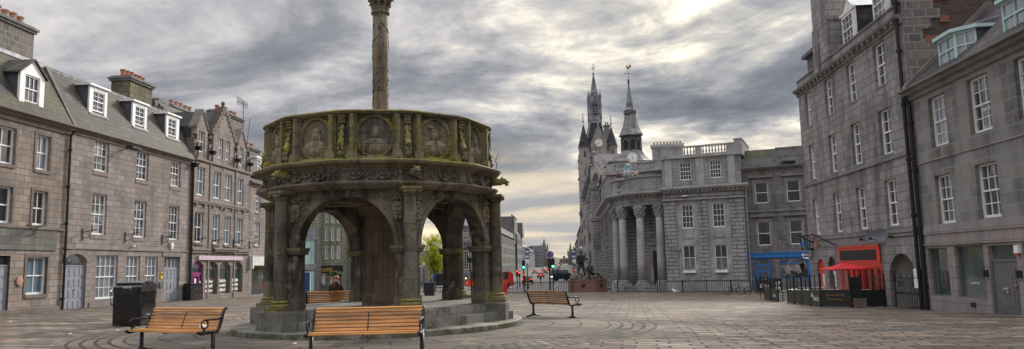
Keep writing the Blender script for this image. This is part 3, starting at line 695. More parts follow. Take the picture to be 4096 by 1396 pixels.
# ------------------------------------------------------------------ facade kit (local: x along the wall, -y towards the square)
def wall_mb(mb, x0, x1, z0, z1, holes=(), y=0.0, rev=.2):
    xs = sorted({x0,x1,*[v for h in holes for v in h[:2]]}); zs = sorted({z0,z1,*[v for h in holes for v in h[2:4]]})
    xs = [v for v in xs if x0-1e-6 <= v <= x1+1e-6]; zs = [v for v in zs if z0-1e-6 <= v <= z1+1e-6]
    for i in range(len(xs)-1):
        for j in range(len(zs)-1):
            cx, cz = (xs[i]+xs[i+1])/2, (zs[j]+zs[j+1])/2
            if any(h[0] < cx < h[1] and h[2] < cz < h[3] for h in holes): continue
            mb.quad((xs[i],y,zs[j]),(xs[i+1],y,zs[j]),(xs[i+1],y,zs[j+1]),(xs[i],y,zs[j+1]))
    for h in holes:
        a, b, c, d = h[:4]; rise = h[4] if len(h) > 4 else 0; t = d-rise
        mb.quad((a,y,c),(a,y+rev,c),(a,y+rev,t),(a,y,t)); mb.quad((b,y,c),(b,y,t),(b,y+rev,t),(b,y+rev,c)); mb.quad((a,y,c),(b,y,c),(b,y+rev,c),(a,y+rev,c))
        if not rise: mb.quad((a,y,d),(a,y+rev,d),(b,y+rev,d),(b,y,d))
        else:
            n = 12; P_ = [((a+b)/2+(b-a)/2*math.cos(PI-PI*i/n), t+rise*math.sin(PI*i/n)) for i in range(n+1)]
            for i in range(n):
                p, q = P_[i], P_[i+1]
                mb.quad((p[0],y,p[1]),(q[0],y,q[1]),(q[0],y,d),(p[0],y,d)); mb.quad((p[0],y,p[1]),(p[0],y+rev,p[1]),(q[0],y+rev,q[1]),(q[0],y,q[1]))
def shell(mb, x0, x1, z0, z1, D, top=True):   # sides, back and top behind a front
    mb.quad((x0,0,z0),(x0,D,z0),(x0,D,z1),(x0,0,z1)); mb.quad((x1,0,z0),(x1,0,z1),(x1,D,z1),(x1,D,z0)); mb.quad((x0,D,z0),(x1,D,z0),(x1,D,z1),(x0,D,z1))
    if top: mb.quad((x0,0,z1),(x1,0,z1),(x1,D,z1),(x0,D,z1))
def window(P, x0, x1, z0, z1, cols=2, rt=1, rb=1, y=.12, g='g_dark', fr='white', arch=0, f=.06, b=.03, sill=None, split=.5, name='window', label=None):
    mb = MB(); t = z1-arch
    mb.box(x0,x0+f,y,y+.07,z0,t); mb.box(x1-f,x1,y,y+.07,z0,t); mb.box(x0+f,x1-f,y,y+.07,z0,z0+f*1.3)
    if arch:
        n = 12; cx, r = (x0+x1)/2, (x1-x0)/2
        for i in range(n):
            pp = [(cx+(r-k)*math.cos(PI-PI*j/n), t+max(arch-k,.01)*math.sin(PI*j/n)) for j in (i,i+1) for k in (0,f)]
            mb.add([(p[0],yy,p[1]) for yy in (y,y+.07) for p in (pp[0],pp[2],pp[3],pp[1])], [(0,1,2,3),(4,7,6,5),(0,4,5,1),(2,6,7,3)])
    else: mb.box(x0+f,x1-f,y,y+.07,z1-f,z1)
    zm = z0+(z1-z0)*split
    def bars(za, zb, rows, yy):
        for i in range(1, cols): x = x0+f+(x1-x0-2*f)*i/cols; mb.box(x-b/2,x+b/2,yy,yy+.03,za,zb)
        for j in range(1, rows): z = za+(zb-za)*j/rows; mb.box(x0+f,x1-f,yy+.004,yy+.026,z-b/2,z+b/2)
    if rb:
        mb.box(x0+f,x1-f,y+.005,y+.065,zm-.03,zm+.03); bars(z0+f,zm-.03,rb,y+.035); bars(zm+.03,z1-f*.9,rt,y+.012)
    else: bars(z0+f,z1-f*.9,rt,y+.02)
    w = obj(name, mb, M[fr], P)
    if label: w['label'] = label
    mb = MB(); mb.quad((x0+.01,y+.06,z0+.01),(x1-.01,y+.06,z0+.01),(x1-.01,y+.06,t),(x0+.01,y+.06,t))
    if arch: mb.add([(x0+.01,y+.06,t)]+[((x0+x1)/2+(x1-x0)/2*.98*math.cos(PI-PI*j/12), y+.06, t+arch*.98*math.sin(PI*j/12)) for j in range(1,12)]+[(x1-.01,y+.06,t)], [tuple(range(13))])
    obj('pane', mb, M[g], w)
    if sill: mb = MB(); mb.box(x0-.06,x1+.06,-.05,y+.01,z0-.12,z0-.002); obj('sill', mb, M[sill], w)
    return w
def door(P, x0, x1, z0, z1, m, cols=2, rows=4, y=.12, leaf=True, name='door', knob='black_iron'):
    mb = MB(); mb.box(x0,x0+.07,y-.03,y+.08,z0,z1); mb.box(x1-.07,x1,y-.03,y+.08,z0,z1); mb.box(x0+.07,x1-.07,y-.03,y+.08,z1-.07,z1)
    mb.box(x0+.07,x1-.07,y,y+.05,z0,z1-.07)
    for i in range(cols):
        for j in range(rows):
            w = (x1-x0-.14)/cols; h = (z1-z0-.07)/rows; a = x0+.07+w*i; c = z0+h*j
            mb.box(a+w*.14,a+w*.86,y-.012,y,c+h*.12,c+h*.9); mb.box(a+w*.24,a+w*.76,y-.024,y-.012,c+h*.2,c+h*.8)
    d = obj(name, mb, M[m], P)
    mb = MB(); mb.ell(((x0+x1)/2+.08,y-.05,(z0+z1)/2-.1), .035, 8, 6); obj('handle', mb, M[knob], d); return d
def pipe(P, pts, r=.055, head=None, name='downpipe', m='black_iron'):
    mb = MB(); mb.tube(pts, r, 8)
    p0, p1 = Vector(pts[0]), Vector(pts[-1])
    zz = min(p0.z,p1.z)+.8
    while zz < max(p0.z,p1.z)-.3:
        q = min(pts, key=lambda p: abs(p[2]-zz)); mb.lathe([(r*1.5,zz-.04),(r*1.5,zz+.04)], 8, q[0], q[1]); zz += 1.8
    if head: x, y, z = head; mb.add(*_frustum(x, y, z, .13, .22, .24))
    return obj(name, mb, M[m], P)
def _frustum(x, y, z, r0, r1, h):
    vs = [(x+sx*r,y+sy*r,zz) for r, zz in ((r0,z),(r1,z+h)) for sx, sy in ((-1,-1),(1,-1),(1,1),(-1,1))]
    return vs, [(0,3,2,1),(4,5,6,7),(0,1,5,4),(1,2,6,5),(2,3,7,6),(3,0,4,7)]
def cornice(P, x0, x1, z, m, prof=None, y0=0.0, name='cornice'):
    prof = prof or [(0,-.32),(-.06,-.30),(-.07,-.18),(-.16,-.12),(-.18,-.04),(-.30,0),(-.30,.06),(0,.09)]
    mb = MB(); mb.exx([(y0+a, z+b) for a, b in prof], x0, x1); return obj(name, mb, M[m], P)
def pots(P, xs, y, z, h, r, m='terracotta', name='chimney_pot'):
    for i, x in enumerate(xs):
        mb = MB(); k = 1+.06*((i*37)%5-2)/2; hh = h*k; mb.lathe([(r*1.05,z),(r*1.05,z+.05),(r*.86,z+.08),(r*.92,z+hh*.82),(r*1.14,z+hh*.84),(r*1.14,z+hh*.96),(r*.8,z+hh),(r*.7,z+hh*.7)], 12, x, y)
        obj(name, mb, M[m], P)
def chimney(P, x0, x1, y0, y1, z0, z1, m, px, ph=.55, pr=.15, pm='terracotta', cap='grey_trim', rows=1):
    mb = MB(); mb.box(x0,x1,y0,y1,z0,z1); c = obj('chimney', mb, M[m], P)
    mb = MB(); mb.box(x0-.1,x1+.1,y0-.1,y1+.1,z1,z1+.14); mb.box(x0-.18,x1+.18,y0-.18,y1+.18,z1+.14,z1+.26); mb.box(x0-.04,x1+.04,y0-.04,y1+.04,z1+.26,z1+.36); obj('chimney_cap', mb, M[cap], c)
    for r in range(rows): pots(c, px, y0+(y1-y0)*(r+1)/(rows+1), z1+.34, ph, pr, pm)
    return c
ANG = math.atan2(1, E_U)
def LB(name, label, x0, cat='building'): return thing(name, label, cat, (-22.91,38,0), ANG, None, (x0,0,-.25))
# ---- A: nearest on the left, mossy slate mansard
def left_a():
    P = LB('stone_building', 'nearest building on the left, mossy mansard roof, gabled white dormer and grey door', -9.0)
    holes = [(-5.37,-3.99,6.66,8.38),(-2.63,-1.66,6.66,8.38),(-5.29,-3.99,3.95,5.63),(-2.66,-1.68,3.95,5.63),(-5.29,-3.88,-.14,2.46),(-2.84,-1.43,.63,2.43),(-8.4,-7.1,6.66,8.38),(-8.4,-7.1,3.95,5.63)]
    mb = MB(); wall_mb(mb, -9,-.33,2.9,9.1,holes); shell(mb,-9,-.33,-.6,9.1,9); wall_mb(mb,-9,-.33,-.6,2.9,holes[4:6]); obj('wall', mb, M['warm_granite'], P)
    mb = MB(); mb.box(-9,-.9,-.06,-.003,2.75,3.75); obj('band_course', mb, M['dark_band'], P)
    mb = MB(); mb.box(-9,-.34,-.1,-.003,3.75,3.85); mb.box(-9,-.34,-.08,-.003,-.6,.0); obj('string_course', mb, M['brown_trim'], P)
    for i, h in enumerate(holes):
        if h[2] < 0: continue
        g = 'g_blue' if i == 5 else ('g_curtain' if i in (1,) else 'g_dark')
        window(P, *h[:4], cols=2, rt=1, rb=1, g=g, y=.13, f=.08, b=.035)
        mb = MB(); e = .14
        mb.box(h[0]-e,h[0],-.03,-.002,h[2]-e,h[3]+e); mb.box(h[1],h[1]+e,-.03,-.002,h[2]-e,h[3]+e); mb.box(h[0],h[1],-.035,-.002,h[3],h[3]+e); mb.box(h[0]-.05,h[1]+.05,-.05,-.002,h[2]-.16,h[2]); obj('window_surround', mb, M['brown_trim'], P)
    door(P, -5.25,-3.92,-.2,2.05,'grey_door'); mb = MB(); mb.box(-5.25,-3.92,.15,.2,2.05,2.42); obj('fanlight', mb, M['g_dark'], P)
    cornice(P,-9,-.25,9.12,'brown_trim',[(0,-.42),(-.08,-.40),(-.10,-.22),(-.22,-.16),(-.26,-.04),(-.42,.0),(-.42,.08),(0,.12)])
    mb = MB(); mb.exx([(-.36,9.2),(1.45,12.35),(1.5,12.45),(4.6,13.5),(9,9.2)], -9, -.45); obj('roof', mb, M['mossy_slate'], P)
    mb = MB(); mb.exx([(1.38,12.3),(1.55,12.3),(1.6,12.55),(1.38,12.5)], -9,-.45); obj('roof_flashing', mb, M['lead'], P)
    mb = MB(); mb.exx([(-.44,9.12),(-.30,9.12),(1.35,12.4),(1.62,12.62),(4.6,13.72),(4.6,13.3),(1.5,12.2)], -.5,-.22); obj('roof_skew', mb, M['cross_pier'] if False else M['brown_trim'], P)
    # gabled dormer
    d = MB(); x0, x1, y = -4.0, -2.36, -.05
    d.ext([(x0,9.72),(-3.66,9.72),(-3.66,11.12),(-2.68,11.12),(-2.68,9.72),(x1,9.72),(x1,11.15),((x0+x1)/2,11.9),(x0,11.15)], y, y+.12); D = obj('dormer', d, M['white'], P)
    d = MB(); d.quad((x0+.02,y+.1,9.7),(x0+.02,1.7,11.6),(x0+.02,1.7,11.6),(x0+.02,y+.1,11.15)); d.exx([(y+.1,9.75),(y+.1,11.14),(1.7,11.14),(1.2,11.14)], x0+.03, x1-.03); obj('cheek', d, M['lead_dark'], D)
    d = MB(); cx = (x0+x1)/2
    for s, xe in ((-1,x0-.12),(1,x1+.12)):
        d.add([(cx,y-.1,11.98),(xe,y-.1,11.18),(xe,1.5,11.18),(cx,2.0,11.98),(cx,y-.1,11.9),(xe,y-.1,11.10),(xe,1.5,11.10),(cx,2.0,11.9)], [(0,1,2,3),(4,7,6,5),(0,4,5,1),(1,5,6,2)])
    obj('dormer_roof', d, M['brown_slate'], D)
    window(D,-3.66,-2.68,9.80,11.11,3,1,1,y=y+.05,g='g_dark',f=.06)
    chimney(P,-3.0,.3,2.7,4.0,12.5,14.45,'rubble',[-2.7,-2.15,-1.6,-1.05,-.5,.0],.62,.19,'pale_terracotta')
    mb = MB(); mb.lathe([(.17,-.03),(.17,0)],24); o = MB(Matrix.Translation((-3.28,-.02,1.28)) @ Matrix.Rotation(PI/2,4,'X')); o.lathe([(.22,-.0),(.22,.03),(.18,.04),(0,.04)],28); obj('plaque', o, M['pale_terracotta'], P, True)
left_a()
# ---- B: long middle terrace
def left_b():
    P = LB('stone_building', 'long terrace on the left with three flat white dormers and an arched grey door', -.33)
    holes = [(1.80,3.08,7.17,8.92),(5.79,7.06,7.15,8.87),(9.65,10.87,7.14,8.84),(1.80,3.10,3.68,5.92),(5.75,7.02,3.67,5.89),(9.62,10.9,3.65,5.88),
             (-.2,1.57,-.4,2.61,.45),(2.39,4.33,.18,2.58),(5.15,6.57,.18,2.56),(7.09,8.50,.19,2.55),(9.24,11.13,-.4,2.55)]
    mb = MB(); wall_mb(mb,-.33,12.2,-.6,9.1,holes); shell(mb,-.33,12.2,-.6,9.1,9); obj('wall', mb, M['pink_granite'], P)
    for i, h in enumerate(holes[:6]):
        window(P,*h[:4],cols=3,rt=2,rb=2,g=['g_blind','g_dark','g_blind','g_blind','g_blind','g_dark'][i],f=.07,b=.03,y=.11)
        mb = MB(); mb.box(h[0]-.05,h[1]+.05,-.03,.1,h[2]-.24,h[2]-.002); obj('window_sill', mb, M['pink_trim'], P)
    for i, (h, c) in enumerate(zip(holes[7:10],(4,3,3))): window(P,*h[:4],cols=c,rt=2,rb=2,g='g_curtain',f=.07,b=.03,y=.11)
    door(P,-.2,1.57,-.3,2.03,'grey_door',cols=4,rows=4); 
    mb = MB(); n = 14; mb.add([(-.2,.17,2.03)]+[((1.57-.2)/2+1.77/2*math.cos(PI-PI*i/n),.17,2.16+.45*math.sin(PI*i/n)) for i in range(n+1)]+[(1.57,.17,2.03)],[tuple(range(n+3))]); obj('fanlight', mb, M['g_teal'], P)
    mb = MB()
    for i in range(n):
        pp = [(.685+(.885+k)*math.cos(PI-PI*j/n), 2.16+(.45+k*.8)*math.sin(PI*j/n)) for j in (i,i+1) for k in (0,.34)]
        mb.add([(p[0],yy,p[1]) for yy in (-.03,0) for p in (pp[0],pp[2],pp[3],pp[1])],[(0,1,2,3),(4,7,6,5),(0,4,5,1),(2,6,7,3),(1,5,6,2),(3,7,4,0)])
    obj('door_arch', mb, M['pink_trim'], P)
    door(P,9.24,11.13,-.3,1.78,'grey_door',cols=4,rows=3)
    mb = MB(); mb.box(9.24,11.13,.12,.2,1.78,1.88); [mb.box(9.24+.47*k-.03,9.24+.47*k+.03,.12,.2,1.88,2.55) for k in range(5)]; tr = obj('transom', mb, M['grey_door'], P); mb = MB(); mb.quad((9.24,.19,1.88),(11.13,.19,1.88),(11.13,.19,2.55),(9.24,.19,2.55)); obj('pane', mb, M['g_frost'], tr)
    mb = MB(); mb.box(9.0,11.35,-.04,-.003,2.55,2.85); obj('lintel', mb, M['pink_trim'], P)
    mb = MB(); mb.box(-.33,12.2,-.07,-.003,2.86,2.94); mb.box(1.9,9.0,-.05,-.003,-.6,.02); obj('string_course', mb, M['pink_trim'], P)
    cornice(P,-.25,12.2,9.16,'brown_trim')
    mb = MB(); mb.exx([(-.28,9.22),(1.45,12.35),(1.5,12.42),(4.6,13.3),(9,9.2)],-.33,12.2); obj('roof', mb, M['brown_slate'], P)
    mb = MB(); mb.exx([(1.40,12.27),(1.56,12.3),(1.6,12.5),(1.40,12.45)],-.3,12.2); obj('roof_flashing', mb, M['lead_dark'], P)
    for (a, b, wa, wb) in ((1.72,3.30,2.02,3.07),(5.80,7.32,6.08,7.09),(9.6,11.2,9.84,10.84)):
        y = .38; d = MB(); d.ext([(a,10.33),(a,11.92),(b,11.92),(b,10.33),(wb,10.33),(wb,11.70),(wa,11.70),(wa,10.33)][::-1], y, y+.1); d.box(a-.12,b+.12,y-.12,2.0,11.92,12.02); d.exx([(-.05+.3,9.95),(y,10.28),(y,10.50),(.2,10.1)],a,b) if False else None
        D = obj('dormer', d, M['white'], P)
        d = MB(); d.exx([(y+.1,10.4),(y+.1,11.90),(1.9,11.90),(1.2,11.9)],a+.03,b-.03); obj('cheek', d, M['lead_dark'], D)
        d = MB(); d.exx([(y-.12,10.24),(y,10.36),(y-.02,10.42),(y-.13,10.30)],a-.05,b+.05); obj('apron', d, M['lead'], D)
        window(D,wa,wb,10.55,11.70,2,2,2,y=y+.03,g='g_dark',f=.06,b=.028)
    chimney(P,9.0,11.6,2.6,3.9,12.3,14.1,'mossy_stack',[9.2,9.65,10.1,10.55,11.0,11.4],.5,.17)
    mb = MB()                                  # crow steps of the party wall
    mb.exx([(-.3,9.2),(-.12,9.2),(1.6,12.3),(3,12.7),(3,12.2),(1.5,12.0),(0,9.2)],12.0,12.4)
    for k in range(6): mb.box(11.95,12.45,.0+.62*k+.1,.0+.62*k+.7,10.6+.5*k,11.5+.5*k) if k > 1 else None
    for k in range(5): mb.box(12.6+.75*k,12.6+.75*k+.62,2.7,3.6,12.3,13.75-.17*k)
    obj('crow_steps', mb, M['rubble'], P)
    for (x, y, z) in ((-1.2,0,0),): pass
left_b()
tp = thing('drainpipe', 'black cast iron drainpipe between the mossy roofed building and the long terrace', 'drainpipe', (-22.91,38,0), ANG, 'drainpipes on the left terrace', (-.33,-.08,-.25))
mb = MB(); mb.tube([(-.30,-.30,8.95),(-.30,-.09,8.7),(-.30,-.09,-.2)], .06, 8); [mb.lathe([(.09,z),(.09,z+.09)],8,-.30,-.09) for z in (.3,2.2,4.1,6,7.9)]; obj('pipe', mb, M['black_iron'], tp)
tp = thing('drainpipe', 'black cast iron drainpipe with box hopper beside the gabled building', 'drainpipe', (-22.91,38,0), ANG, 'drainpipes on the left terrace', (12.3,-.08,-.25))
mb = MB(); mb.tube([(12.35,-.12,9.0),(12.35,-.12,-.3)], .07, 8); mb.add(*_frustum(12.35,-.2,8.7,.13,.24,.28)); mb.tube([(12.35,-.2,8.95),(12.7,-.2,9.7),(13.0,-.2,9.7)],.05,6); obj('pipe', mb, M['black_iron'], tp)
# ---- C: gabled building with the arcade of shop windows
def left_c():
    P = LB('gabled_building', 'crow step gabled stone building, shop with arched windows and a magenta door', 12.4)
    X0, X1 = 12.45, 21.75
    up = [(13.22,14.05,9.95,11.46),(16.16,16.88,9.95,11.42),(17.34,18.04,9.93,11.4),(19.72,20.44,9.85,11.28)]
    mid = [(13.05,14.17,6.87,8.88),(15.53,16.68,6.86,8.86),(17.36,18.48,6.84,8.85),(19.52,20.57,6.80,8.80)]
    low = [(12.96,14.14,3.57,5.71),(15.56,16.64,3.55,5.69),(17.41,18.44,3.53,5.67),(19.48,20.52,3.51,5.64)]
    sh = [(12.75,14.38,-.42,2.25,.42),(14.70,16.55,-.12,2.24,.5),(16.83,18.62,-.12,2.23,.5),(18.90,20.75,-.12,2.22,.5)]
    mb = MB(); wall_mb(mb,X0,X1,-.6,9.4,mid+low+sh)
    shell(mb,X0,X1,-.6,9.4,9)
    def gable(xa, xb, zb, apex, hs, th=.5):
        wall_mb(mb, xa, xb, 9.4, zb, hs); cx = (xa+xb)/2
        for yy in (0, th): mb.add([(xa,yy,zb),(xb,yy,zb),(cx,yy,apex)],[(0,1,2)])
        mb.quad((xa,0,zb),(xa,th,zb),(cx,th,apex),(cx,0,apex)); mb.quad((xb,0,zb),(cx,0,apex),(cx,th,apex),(xb,th,zb))
        mb.quad((xa,0,9.4),(xa,th,9.4),(xa,th,zb),(xa,0,zb)); mb.quad((xb,0,9.4),(xb,0,zb),(xb,th,zb),(xb,th,9.4))
    gable(12.85,14.45,11.75,12.95,up[:1]); gable(15.35,18.85,11.75,13.75,up[1:3]); gable(19.35,20.85,11.55,12.7,up[3:])
    obj('wall', mb, M['pink_granite_big'], P)
    mb = MB()
    for k in range(6):                         # crow steps either side of the middle gable
        for s in (-1,1):
            x = 17.1+s*(1.78-.30*k); mb.box(x-.19,x+.19,-.06,.56,11.5+.355*k,11.98+.355*k)
    mb.box(16.92,17.28,-.08,.58,13.5,13.95); mb.lathe([(.12,13.95),(.09,14.05),(.17,14.2),(.1,14.35),(0,14.4)],10,17.1,.2)
    for cx, hw, zb, ap in ((13.65,.86,11.7,12.98),(20.1,.8,11.5,12.74)):
        for s in (-1,1): mb.add([(cx,-.06,ap+.1),(cx+s*hw,-.06,zb+.05),(cx+s*hw,-.06,zb-.12),(cx,-.06,ap-.1),(cx,.56,ap+.1),(cx+s*hw,.56,zb+.05),(cx+s*hw,.56,zb-.12),(cx,.56,ap-.1)],[(0,1,2,3),(4,7,6,5),(0,4,5,1),(2,6,7,3),(1,5,6,2)])
    for x in (12.62,14.85,18.98,21.2): mb.tube([(x-.1,-.03,11.05),(x,-.03,11.25),(x+.1,-.03,11.0),(x+.02,-.03,10.8)],.13,8); mb.box(x-.2,x+.2,-.04,.5,9.4,10.85)
    obj('gable_coping', mb, M['brown_trim'], P)
    for i, h in enumerate(up): window(P,*h,cols=2,rt=1,rb=1,g='g_curtain' if i in (1,2) else 'g_dark',f=.07,y=.1)
    for i, h in enumerate(mid): window(P,*h,cols=2,rt=1,rb=1,g='g_blue' if i != 2 else 'g_curtain',f=.08,y=.1)
    for i, h in enumerate(low): window(P,*h,cols=2,rt=1,rb=1,g='g_blue' if i else 'g_dark',f=.08,y=.1)
    mb = MB(); mb.box(X0,X1,-.12,-.003,9.32,9.46); mb.box(X0,X1,-.14,-.003,6.42,6.55); mb.box(X0,X1,-.1,-.003,6.30,6.42)
    for h in mid: mb.box(h[0]-.15,h[0]+.05,-.13,-.003,6.12,6.30); mb.box(h[1]-.05,h[1]+.15,-.13,-.003,6.12,6.30)
    mb.box(X0,X1,-.12,-.003,2.86,2.96)
    for k in range(16): mb.box(15.6+.22*k,15.72+.22*k,-.26,-.003,2.96,3.12)
    mb.box(15.4,19.3,-.3,-.003,3.12,3.24); mb.box(12.5,15.1,-.18,-.003,3.02,3.14); mb.box(19.5,21.7,-.18,-.003,3.02,3.14)
    for h in low: mb.box(h[0]-.08,h[1]+.08,-.09,-.003,h[2]-.16,h[2]-.003)
    for x in (15.0,19.15): mb.box(x-.09,x+.09,-.06,-.003,-.5,9.3)
    obj('string_course', mb, M['pink_trim'], P)
    mb = MB(); mb.box(13.45,20.4,-.14,-.01,2.36,2.66); obj('shop_sign', mb, M['pink_sign'], P)
    # arched shop openings
    d = window(P,12.78,14.35,-.4,2.2,cols=1,rt=1,rb=0,fr='magenta',arch=.42,f=.10,y=.12,g='g_teal',name='door_frame')
    mb = MB(); mb.box(12.95,13.05,.05,.12,-.35,1.35); mb.box(13.8,13.93,.05,.12,-.35,1.35); mb.box(13.05,13.8,.05,.12,1.22,1.35); mb.box(13.05,13.8,.05,.12,-.35,-.1); mb.box(12.85,14.3,.08,.15,1.35,1.5); mb.tube([(13.72,.0,.2),(13.72,.0,.8)],.02,6); obj('door', mb, M['magenta'], P)
    mb = MB(); mb.box(13.3,13.55,.10,.12,.75,1.1); mb.box(13.3,13.5,.10,.12,.3,.55); mb.box(14.05,14.2,.10,.12,.5,.9); obj('notice', mb, M['paper'], P)
    for h in sh[1:]:
        w = window(P,h[0]+.03,h[1]-.03,h[2],h[3]-.02,cols=1,rt=1,rb=0,fr='grey_trim',arch=.48,f=.06,y=.18,g='g_teal',name='shop_window')
        mb = MB(); rs = random.Random(int(h[0]*10))
        for k in range(3):
            z = .05+.33*k; mb.box(h[0]+.3,h[1]-.25,.215,.235,z,z+.03)
        sh_ = obj('shelf', mb, M['yellow'] if False else M['oak'], w)
        mb = MB()
        for k in range(3):
            x = h[0]+.32
            while x < h[1]-.35: ww = rs.uniform(.05,.12); mb.box(x,x+ww,.205,.23,.08+.33*k,.08+.33*k+rs.uniform(.12,.24)); x += ww+.02
        obj('goods', mb, M['paper'], sh_)
    # steep roofs behind the gables
    mb = MB(); mb.exx([(.2,9.5),(2.6,13.4),(5,13.4),(9,9.5)],X0,X1)
    for cx, hw, zb, ap in ((13.65,.8,11.7,12.9),(17.1,1.7,11.75,13.6),(20.1,.75,11.5,12.65)):
        for s in (-1,1): mb.quad((cx,.4,ap),(cx+s*hw,.4,zb),(cx+s*hw,2.8,zb),(cx,2.8,ap))
        for s in (-1,1): mb.quad((cx+s*hw,.4,9.5),(cx+s*hw,.4,zb),(cx+s*hw,2.5,zb),(cx+s*hw,2.5,9.5))
    obj('roof', mb, M['dark_slate'], P)
    chimney(P,17.2,21.0,4.2,5.0,12.8,14.0,'rubble',[17.6,18.35,19.0,19.7,20.4],.5,.16,'pale_terracotta')
    for x in (12.75,14.85,18.95,21.25):        # rainwater hoppers
        mb = MB(); mb.add(*_frustum(x,-.24,9.95,.12,.2,.25)); mb.tube([(x,-.2,10.0),(x,-.15,9.5)],.05,6); mb.tube([(x-.03,-.15,10.5),(x-.03,-.15,10.1)],.07,6); obj('rain_hopper', mb, M['black_iron'], P)
left_c()
def left_d():
    P = LB('stone_building', 'furthest building of the left terrace, white shop fascia and a white bay dormer', 21.8)
    X0, X1 = 21.8, 31.5
    holes = [(22.92,23.89,6.34,8.22),(22.87,23.86,3.58,5.52),(25.8,26.8,6.34,8.22),(25.8,26.8,3.58,5.52),(22.4,25.6,-.5,1.85),(28.6,29.6,6.34,8.22),(28.6,29.6,3.58,5.52)]
    mb = MB(); wall_mb(mb,X0,X1,-.7,8.7,holes); shell(mb,X0,X1,-.7,8.7,9); obj('wall', mb, M['pink_granite'], P)
    for h in holes[:4]+holes[5:]: window(P,*h,cols=3,rt=2,rb=2,f=.07,y=.1,g='g_blind',sill='pink_trim')
    w = window(P,22.4,25.6,-.5,1.85,cols=2,rt=1,rb=0,f=.06,y=.12,g='g_teal',fr='grey_trim',name='shop_window')
    mb = MB(); mb.box(22.0,27.0,-.22,-.01,1.95,2.68); mb.box(21.9,22.15,-.3,-.01,1.7,2.75); fa = obj('shop_fascia', mb, M['offwhite'], P)
    cornice(P,X0,X1,8.68,'brown_trim')
    mb = MB(); mb.exx([(-.2,8.75),(4.4,12.4),(9,8.75)],X0,X1); obj('roof', mb, M['dark_slate'], P)
    d = MB(); d.box(23.0,24.9,.1,2.4,9.45,10.9); d.box(22.85,25.05,-.05,2.4,10.9,11.05); D = obj('dormer', d, M['white'], P); window(D,23.1,23.75,9.6,10.8,2,2,2,y=.0,f=.05); window(D,23.9,24.8,9.6,10.8,3,2,2,y=.0,f=.05)
    mb = MB(); mb.ext([(21.8,8.7),(21.9,12.7),(23.2,14.2),(25.2,14.2),(27.6,11.2),(31,8.7)],4.2,5.0); obj('rear_gable', mb, M['rubble'], P)
    chimney(P,24.6,29.0,4.0,5.1,10.5,15.2,'rubble',[25,25.9,26.6,27.6,28.4],.5,.18)
    chimney(P,29.6,32.8,4.0,5.1,9.5,12.9,'rubble',[30.2,31.2,32.2],.5,.18)
left_d()
def aerial():
    t = thing('tv_aerial', 'thin television aerial standing on the far left chimneys', 'aerial', (-22.91,38,0), ANG, None, (30.2,4.5,14.0))
    mb = MB(); mb.tube([(30.2,4.5,12.9),(30.2,4.5,17.6)],.04,5); mb.tube([(31.0,4.5,13.2),(31.7,4.5,16.2)],.03,4); obj('mast', mb, M['lead_dark'], t)
    mb = MB(); mb.tube([(28.7,4.5,17.2),(31.2,4.5,17.3)],.03,4)
    for k in range(9): mb.tube([(28.9+.26*k,4.5,16.85-.0*k),(28.9+.26*k,4.5,17.6)],.02,4)
    for k in range(4): mb.tube([(28.7,4.3+.1*k,17.1+.2*k),(30.0,4.3+.1*k,17.1+.2*k)],.02,4)
    obj('antenna_elements', mb, M['lead_dark'], t)
aerial()
# small things fixed to the left walls
nm = ['between the two nearest buildings','right of the arched double door','left of the centre of the long terrace','above the narrow grey door','beside the drainpipe of the gabled shop','above the first arched shop window','above the last arched shop window','above the white shop fascia']
for i, x in enumerate((-2.63,1.39,5.2,9.15,13.4,15.89,19.24,22.11)):
    t = thing('sign_bracket', 'empty wrought iron hanging bracket '+nm[i], 'bracket', (-22.91,38,0), ANG, 'iron hanging brackets along the left terrace', (x-.3,0,3.5))
    mb = MB(); mb.tube([(x-.3,-.03,3.3),(x-.3,-.03,3.95)],.025,5); mb.tube([(x-.3,-.03,3.75),(x-.3,-.85,3.88)],.025,5); mb.tube([(x-.3,-.03,3.4),(x-.3,-.35,3.5),(x-.3,-.55,3.8)],.018,5); mb.tube([(x-.3,-.2,3.72),(x-.3,-.3,3.6),(x-.3,-.4,3.76)],.015,5); obj('bracket', mb, M['black_iron'], t)
t = thing('floodlight', 'dark floodlight on a short arm below the gutter of the long terrace', 'floodlight', (-22.91,38,0), ANG, None, (4.2,0,8.6)); mb = MB(); mb.tube([(4.2,0,8.62),(4.2,-.55,8.75)],.03,5); mb.box(3.8,4.7,-.95,-.5,8.68,8.8); obj('lamp_head', mb, M['black_matt'], t)
t = thing('alarm_box', 'white alarm box above the narrow grey door of the long terrace', 'alarm', (-22.91,38,0), ANG, 'alarm boxes on the walls', (9.9,0,3.1)); mb = MB(); mb.ext([(9.78,3.2),(10.08,3.2),(10.1,3.45),(9.76,3.45)],-.14,0); mb.box(9.83,10.03,-.12,0,3.05,3.2); obj('casing', mb, M['white'], t)
t = thing('security_camera', 'small white dome camera under the string course of the long terrace', 'camera', (-22.91,38,0), ANG, None, (5.6,0,3.2)); mb = MB(); mb.ell((5.65,-.12,3.12),(.09,.09,.07),10,6); mb.tube([(5.65,0,3.15),(5.65,-.12,3.16)],.03,6); obj('dome', mb, M['white'], t, True)
t = thing('notice_sign', 'small yellow notice beside the narrow grey door', 'sign', (-22.91,38,0), ANG, None, (8.9,0,1.2)); mb = MB(); mb.box(8.80,9.02,-.04,0,1.18,1.58); p=obj('plate', mb, M['yellow'], t); mb = MB(); mb.box(8.84,8.98,-.05,-.04,1.36,1.52); obj('symbol', mb, M['black_matt'], p)
t = thing('meter_box', 'dark box on the wall under the yellow notice', 'box', (-22.91,38,0), ANG, None, (8.9,0,.7)); mb = MB(); mb.box(8.66,9.1,-.08,0,.62,.92); obj('casing', mb, M['lead_dark'], t)
